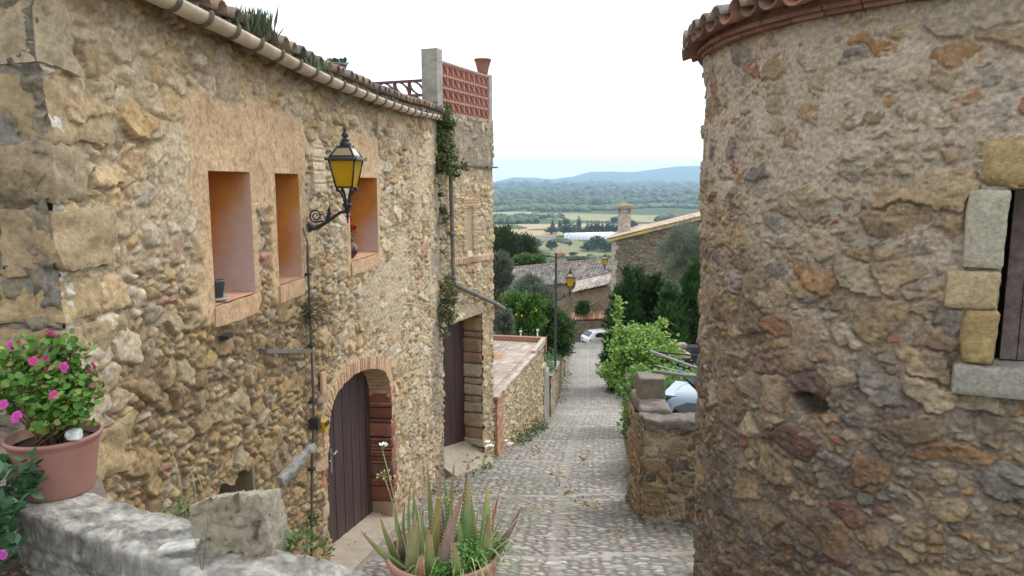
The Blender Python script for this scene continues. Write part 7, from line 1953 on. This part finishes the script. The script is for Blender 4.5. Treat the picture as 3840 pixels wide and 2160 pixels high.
# ================================================================== THE PLAIN, FOREST AND HILLS
PLZ = -60.0
def plain(x, y, lift=.25): p = ptz(x, y, PLZ + lift); return p
def field(label, poly, col, col2, lift, sc=.02, name='field'):
    pts = [plain(x, y, lift) for x, y in poly]
    mb = MB(); mb.add(pts, [tuple(range(len(pts)))[::-1]])
    o = mb.build(name, mat('field_soil', col, var=.12, nscale=.06, bump=0, base2=col2, mscale=sc)); o.data.update()
    if o.data.polygons[0].normal.z < 0: o.data.flip_normals()
    return tag(o, label, 'field', kind='structure')
WH, WH2 = (.46, .36, .20), (.40, .32, .17)
field('pinkish ripe wheat field in the plain', [(1240, 566), (1330, 563), (1440, 565), (1520, 578), (1490, 592), (1400, 594), (1300, 592), (1240, 590)], (.36, .265, .15), (.33, .25, .145), .3)
field('dark ploughed strip below the wheat field', [(1225, 592), (1400, 594), (1395, 606), (1320, 606), (1225, 604)], (.14, .12, .09), (.17, .14, .105), .35)
field('pale green and straw field before the forest', [(1300, 538), (1420, 536), (1560, 540), (1760, 543), (1900, 548), (1880, 562), (1700, 560), (1500, 556), (1400, 552), (1310, 546)], (.245, .225, .10), (.20, .20, .085), .4)
field('straw coloured strip below the forest edge', [(1225, 533), (1340, 533), (1335, 540), (1225, 541)], (.31, .265, .14), (.27, .24, .12), .35)
field('thin bright stubble field under the pale green one', [(1420, 562), (1700, 564), (1860, 568), (1860, 576), (1600, 574), (1440, 568)], (.35, .27, .14), (.30, .245, .13), .45)
field('olive green meadow left of the greenhouse', [(1380, 603), (1450, 604), (1480, 612), (1570, 625), (1560, 640), (1400, 640), (1350, 625)], (.15, .155, .06), (.19, .18, .075), .3)
field('yellowish meadow strip behind the low house', [(1380, 640), (1560, 640), (1600, 652), (1560, 662), (1400, 664), (1350, 655)], (.25, .22, .09), (.20, .195, .075), .45)
# trees of the plain, one blueprint per kind, each tree its own object
def plain_tree(name, kind, colr, seed):
    t = thing(name, 'x', 'tree', (0, 0, 0)); st_ = random.getstate(); random.seed(seed)
    mb = MB(); mb.tube([(0, 0, -.3), (0, 0, 5 if kind != 'cypress' else 2)], [.5, .3], 6); mb.build('trunk', M_BARK, t)
    if kind == 'cypress': bl = [((random.uniform(-.2, .2), random.uniform(-.2, .2), 1.5 + 1.3 * k), (1.5 * (1 - .8 * (k / 9) ** 2), 1.5 * (1 - .8 * (k / 9) ** 2), 1.6)) for k in range(10)]
    else: bl = blobset((0, 0, 5.5), (5, 5, 4.5), 10, .65, (.4, .6))
    crown('crown', bl, 170 if kind != 'cypress' else 120, 9, 1.1 if kind != 'cypress' else .8, colr, t, 'diamond', updir=.6, cvar=.35, csp=.26)
    random.setstate(st_); return t
PT = {'round': plain_tree('broad_tree', 'round', (.045, .075, .028), 3), 'cypress': plain_tree('cypress_tree', 'cypress', (.020, .038, .020), 5), 'bush': plain_tree('field_tree', 'round', (.075, .105, .04), 7)}
used = set()
def place(kind, label, x, yb, yt, wpx, group):
    b = plain(x, yb, 0); d = b.y / (math.cos(_TH) + (724.5 - yb) / _F * math.sin(_TH)); H = (yb - yt) / _F * d; W = wpx / _F * d
    src = PT[kind]; o = src if kind not in used else copy_tree(src); used.add(kind)
    h0, w0 = (14.2, 3.0) if kind == 'cypress' else (10.3, 9.6)
    o.location = b; o.rotation_euler = (0, 0, random.uniform(0, 6)); o.scale = (W / w0, W / w0, H / h0); o['label'] = label; o['group'] = group
GC, GR_, GB = 'cypress row in the plain', 'broad trees in the plain', 'pale field trees'
for k in range(15):
    x = 1478 + k * 5.8 + random.uniform(-1.5, 1.5)
    place('cypress', 'dark cypress in the row of many behind the long white greenhouse', x, 587 + random.uniform(-1, 1), 559 + random.uniform(-4, 5), 8, GC)
for x, yb, yt, w, lab in ((1390, 580, 552, 9, 'lone slim dark cypress left of the cypress row'), (1456, 578, 544, 11, 'tallest dark cypress standing in front of the cypress row'), (1408, 574, 552, 8, 'small slim cypress between the lone cypress and the tallest one')): place('cypress', lab, x, yb, yt, w, GC)
for x, yb, yt, w, lab in ((1387, 590, 569, 36, 'rounded green tree at the right end of the pink wheat field'), (1430, 594, 562, 58, 'wide dark tree in front of the cypress row beside the greenhouse'), (1462, 592, 572, 30, 'small round tree touching the left end of the cypress row'), (1424, 569, 548, 20, 'round tree behind the lone cypress on the wheat edge'), (1350, 563, 551, 14, 'small isolated round tree above the wheat field'),
                          (1386, 630, 602, 30, 'round dark tree in the meadow left of the greenhouse'), (1340, 626, 601, 42, 'large dark tree below the ploughed strip'), (1500, 628, 592, 52, 'tall green tree standing before the middle of the greenhouse'), (1525, 634, 606, 50, 'dark green clump right of the greenhouse tree'), (1478, 632, 610, 40, 'dark green clump below the greenhouse'), (1545, 630, 600, 44, 'dense tree beside the tall chimney'), (1545, 562, 545, 22, 'small tree right of the tall chimney at the field edge'), (1590, 574, 553, 30, 'round tree above the verge of the gabled house')):
    place('round', lab, x, yb, yt, w, GR_)
for x, yb, yt, w, lab in ((1440, 644, 632, 24, 'pale bush on the yellowish meadow'), (1434, 620, 606, 10, 'thin pale tree in the middle of the olive meadow'), (1270, 560, 548, 40, 'pale hedge tree at the left end of the wheat field'), (1300, 560, 549, 34, 'pale hedge tree next to the left field end'), (1330, 556, 548, 26, 'pale low hedge tree before the small isolated one'), (1405, 668, 640, 60, 'loose pale thicket behind the small chimney'), (1460, 668, 640, 70, 'wide pale thicket behind the low tiled house'), (1520, 664, 640, 60, 'pale thicket next to the distant lantern'), (1370, 668, 636, 50, 'pale thicket right of the big pine'), (1255, 545, 536, 30, 'grey bush on the forest edge at far left'), (1545, 668, 646, 50, 'grey green thicket by the gabled house corner')):
    place('bush', lab, x, yb, yt, w, GB)
# the long white greenhouse
ga, gb_ = plain(1436, 604, 0), plain(1556, 601, 0)
ghs = thing('greenhouse', 'long low white plastic greenhouse in the plain before the cypress row', 'greenhouse', ga)
d = (gb_ - ga); Lg = d.length; d.normalize(); nrm_ = Vector((-d.y, d.x, 0)); hg = 16.0 / _F * ga.y
mb = MB(); n = 14; prof_ = [(math.cos(math.pi * k / n), math.sin(math.pi * k / n) ** .7) for k in range(n + 1)]
for bay in range(2):
    vs = []
    for t_ in (0, Lg):
        for (c_, s_) in prof_: vs.append(ga + d * t_ + nrm_ * (5 + 10 * bay + 5 * c_) + Vector((0, 0, hg * s_)))
    mb.add(vs, [(k, k + 1, n + 2 + k, n + 1 + k) for k in range(n)] + [tuple(range(n + 1))[::-1], tuple(range(n + 1, 2 * n + 2))], True)
mb.build('cover', mat('white_plastic_film', (.80, .82, .84), var=.08, nscale=.3, bump=0, rough=.4), ghs)
mb = MB()
for k in range(13):
    pts = [ga + d * (Lg * k / 12) + nrm_ * (5 + 5.05 * c_) + Vector((0, 0, hg * 1.01 * s_)) for c_, s_ in prof_]
    mb.tube(pts, .12, 5)
mb.build('hoop', mat('grey_hoops', (.3, .31, .32), var=.1, bump=0), ghs)
# far forest: one mass of crowns up to the foot of the hills
def blob_mass(name, label, pts, sizes, cols, kind='stuff', cat='forest'):
    ph = (1 + 5 ** .5) / 2
    iv = np.array([(-1, ph, 0), (1, ph, 0), (-1, -ph, 0), (1, -ph, 0), (0, -1, ph), (0, 1, ph), (0, -1, -ph), (0, 1, -ph), (ph, 0, -1), (ph, 0, 1), (-ph, 0, -1), (-ph, 0, 1)]) / 1.9
    fi = np.array([(0, 11, 5), (0, 5, 1), (0, 1, 7), (0, 7, 10), (0, 10, 11), (1, 5, 9), (5, 11, 4), (11, 10, 2), (10, 7, 6), (7, 1, 8), (3, 9, 4), (3, 4, 2), (3, 2, 6), (3, 6, 8), (3, 8, 9), (4, 9, 5), (2, 4, 11), (6, 2, 10), (8, 6, 7), (9, 8, 1)])
    # split every face once so that crowns are lumpy
    ed = {}; vv = [tuple(v) for v in iv]; nf = []
    def mid(a, b):
        k = (min(a, b), max(a, b))
        if k not in ed: m = (np.array(vv[a]) + np.array(vv[b])) / 2; m /= np.linalg.norm(m); vv.append(tuple(m)); ed[k] = len(vv) - 1
        return ed[k]
    for a, b, c in fi: ab, bc, ca = mid(a, b), mid(b, c), mid(c, a); nf += [(a, ab, ca), (b, bc, ab), (c, ca, bc), (ab, bc, ca)]
    iv2 = np.array(vv); nf = np.array(nf); N_ = len(pts)
    jit = 1 + .55 * (rng.random((N_, len(iv2), 1)) - .5)
    V = np.array(pts)[:, None, :] + iv2[None] * jit * np.array(sizes)[:, None, :]
    Fq = (np.arange(N_)[:, None, None] * len(iv2) + nf[None]).reshape(-1, 3)
    C = np.repeat(np.array(cols), len(iv2), 0) * (.8 + .4 * rng.random((N_ * len(iv2), 1)))
    o = mesh_np(name, V.reshape(-1, 3), Fq, M_LEAF, None, C, False)
    return tag(o, label, cat, kind=kind)
pts = []; sz = []; cl = []
N1 = 9500
for k in range(N1):
    u = random.random(); Y = 1750 * (6800 / 1750) ** (u ** .85)
    X = Y * random.uniform(-.14, .42)
    edge = 1750 + 220 * math.sin(X * .006) + 130 * math.sin(X * .017 + 1)
    if Y < edge: Y = edge + random.uniform(0, 60)
    s = random.uniform(6, 15) * random.choice((.7, 1, 1, 1.3)) * (1 + (Y - 1750) / 3200)
    patch_ = float(fbm(np.array(X / 260), np.array(Y / 420), 1, 3, 5)); zz = PLZ + s * .45 + max(0, (Y - 2300) * .004) * (1 + patch_)
    pts.append((X, Y, zz)); sz.append((s, s, s * random.uniform(.6, 1.0)))
    g = random.uniform(.85, 1.15) * (.35 + 1.3 * patch_); cl.append(np.array((.032, .058, .024)) * g if patch_ < .56 else np.array((.046, .074, .028)) * g)
for k in range(420):     # lower brighter scrub along its near edge
    X = random.uniform(-220, 760); Y = 1750 + 220 * math.sin(X * .006) + 130 * math.sin(X * .017 + 1) - random.uniform(0, 170); s = random.uniform(6, 11)
    pts.append((X, Y, PLZ + s * .3)); sz.append((s * 1.4, s * 1.4, s * .7)); cl.append(np.array((.075, .11, .04)) * random.uniform(.8, 1.25))
blob_mass('far_forest', 'broad dark forest filling the plain below the hills', pts, sz, cl)
pts = []; sz = []; cl = []
for (x0, y0, x1, y1, n, s) in ((1240, 562, 1345, 560, 60, 6), (1240, 548, 1420, 548, 60, 4), (1330, 530, 1480, 531, 40, 6), (1660, 560, 1860, 556, 70, 8), (1240, 612, 1330, 640, 60, 4.5), (1350, 672, 1560, 660, 90, 3.5), (1250, 660, 1380, 690, 60, 3.0), (1560, 600, 1700, 590, 40, 6), (1400, 606, 1430, 612, 14, 2.5)):
    for k in range(n):
        t_ = random.random(); b = plain(x0 + (x1 - x0) * t_, y0 + (y1 - y0) * t_ + random.uniform(-2.5, 2.5), 0); q = s * random.uniform(.6, 1.3)
        gz_ = max(b.z, float(ground_z(b.x, b.y))); pts.append((b.x, b.y, gz_ + q * .4)); sz.append((q * 1.2, q * 1.2, q)); cl.append(np.array((.065, .10, .038)) * random.uniform(.7, 1.3))
blob_mass('hedgerows', 'hedgerows and scrub between the fields', pts, sz, cl, cat='hedgerow')
# slope below the village
pts = []; sz = []; cl = []
for k in range(900):
    Y = random.uniform(88, 420); X = Y * random.uniform(-.25, .42) ; q = random.uniform(1.2, 2.6) * (1 + Y / 260)
    pts.append((X, Y, float(ground_z(X, Y)) + q * .2)); sz.append((q * 1.3, q * 1.3, q * .9)); cl.append(np.array((.07, .11, .035)) * random.uniform(.6, 1.35))
blob_mass('slope_scrub', 'green scrub covering the slope below the last houses', pts, sz, cl, cat='scrub')
# big pine left, and bushes in front of it
def pine(label, x, yt, yb, Y, w):
    tp = seen(x, yt, Y); bt = seen(x, yb, Y); W = w / _F * Y / 2
    bl = []
    for k in range(15):
        u = random.random(); zz = bt.z + (tp.z - bt.z) * (.15 + .85 * u); rr = W * (1.05 - .6 * u)
        bl.append(((tp.x + random.uniform(-.8, .8) * rr, Y + random.uniform(-.8, .8) * rr, zz - .9), (random.uniform(.7, 1.6), random.uniform(.7, 1.6), random.uniform(.5, 1.0))))
    return tree('pine_tree', label, 'tree', (tp.x, Y, float(ground_z(tp.x, Y))), bl, 420, 46, .34, (.045, .078, .026), .28, 'dark pines beyond the garden', 'narrow', updir=.6, cvar=.40, csp=.34)
pine('big dark green pine rising beyond the terraced house edge', 1272, 560, 680, 86, 74)
pine('second dark pine with a lower rounded top right of the big one', 1320, 578, 690, 88, 76)
otree('bright green leafy tree at the foot of the two pines', 1335, 640, 680, 80, 90, colr=(.085, .155, .035), name='leafy_tree', group=None, shape='oval', ls=.32, clumps=240)
# hills
rx = np.array([-400, 200, 700, 1000, 1242, 1292, 1345, 1388, 1440, 1482, 1530, 1590, 1632, 1655, 1702, 1753, 1790, 1840, 1950, 2200, 2700, 3400], float)
ry = np.array([470, 452, 440, 452, 459, 447, 447, 451, 444, 432, 431, 433, 427, 424, 418, 417, 420, 421, 418, 412, 425, 455], float)
hx = np.linspace(-400, 3400, 700); hy = np.linspace(7600, 11900, 80); Xh, Yh = np.meshgrid(hx, hy, indexing='ij')
RY = 11000.0
rz = np.array([seen(x, y, RY).z for x, y in zip(hx, np.interp(hx, rx, ry))]); xw = np.array([seen(x, 460, RY).x for x in hx])
Rz = rz[:, None] * np.ones_like(Yh); Xw = xw[:, None] * np.ones_like(Yh)
u = np.clip((Yh - 7800) / (RY - 7800), 0, 1); dn_ = np.clip((Yh - RY) / 1100, 0, 1)
prof2 = .5 - .5 * np.cos(math.pi * u ** .9)
rid = (fbm(Xw / 900, Yh / 1600, 1, 5, 3) - .5)
Zh = PLZ - 2 + (Rz - PLZ) * prof2 * (1 - dn_) + 90 * rid * np.sin(math.pi * np.clip(u, 0, 1)) * (1 - dn_) + 9 * (fbm(Xw / 60, Yh / 60, 1, 3, 5) - .5) * u
hc = np.array((.05, .07, .035)) * (.6 + .8 * fbm(Xw / 300, Yh / 300, 1, 5, 6))[..., None]
o = grid_mesh('hills', np.stack([Xw, Yh, Zh], -1), np.ones((len(hx) - 1, len(hy) - 1), bool), M_STONE, None, hc); o.data.flip_normals() if o.data.polygons[1000].normal.z < 0 else None
tag(o, 'low wooded hills along the horizon', 'hills', kind='structure')
mb = MB()
for k in range(130):
    x = random.choice([random.gauss(1460, 18), random.gauss(1515, 22), random.gauss(1745, 14), random.gauss(1300, 20), random.uniform(1280, 1760)]); p = seen(x, random.uniform(468, 472.5), 7300 + random.uniform(-150, 150))
    w_ = random.uniform(10, 30); h_ = random.uniform(5, 11); mb.hexa([(p.x - w_, p.y - 9, p.z - 22), (p.x + w_, p.y - 9, p.z - 22), (p.x + w_, p.y + 9, p.z - 22), (p.x - w_, p.y + 9, p.z - 22), (p.x - w_, p.y - 9, p.z + h_), (p.x + w_, p.y - 9, p.z + h_), (p.x + w_, p.y + 9, p.z + h_), (p.x - w_, p.y + 9, p.z + h_)])
o = mb.build('far_town', mat('white_walls', (.75, .73, .70), var=.1, nscale=.01, bump=0)); tag(o, 'scatter of tiny white houses of a distant town at the foot of the hills', 'town', kind='stuff')
# the air
mb = MB(); mb.fbox(lambda a, b, c: (a, b, c), -9000, 16000, -120, 12000, -66, 330)
hz = bpy.data.materials.new('hazy_air'); hz.use_nodes = True; nt = hz.node_tree; nt.nodes.clear()
ho = nt.nodes.new('ShaderNodeOutputMaterial'); hv = nt.nodes.new('ShaderNodeVolumePrincipled')
hv.inputs['Color'].default_value = (.52, .77, 1.0, 1); hv.inputs['Density'].default_value = 1.35e-4; hv.inputs['Anisotropy'].default_value = .25
nt.links.new(hv.outputs[0], ho.inputs['Volume'])
o = mb.build('haze', hz); tag(o, 'pale blue haze lying over the plain', 'haze', kind='stuff')
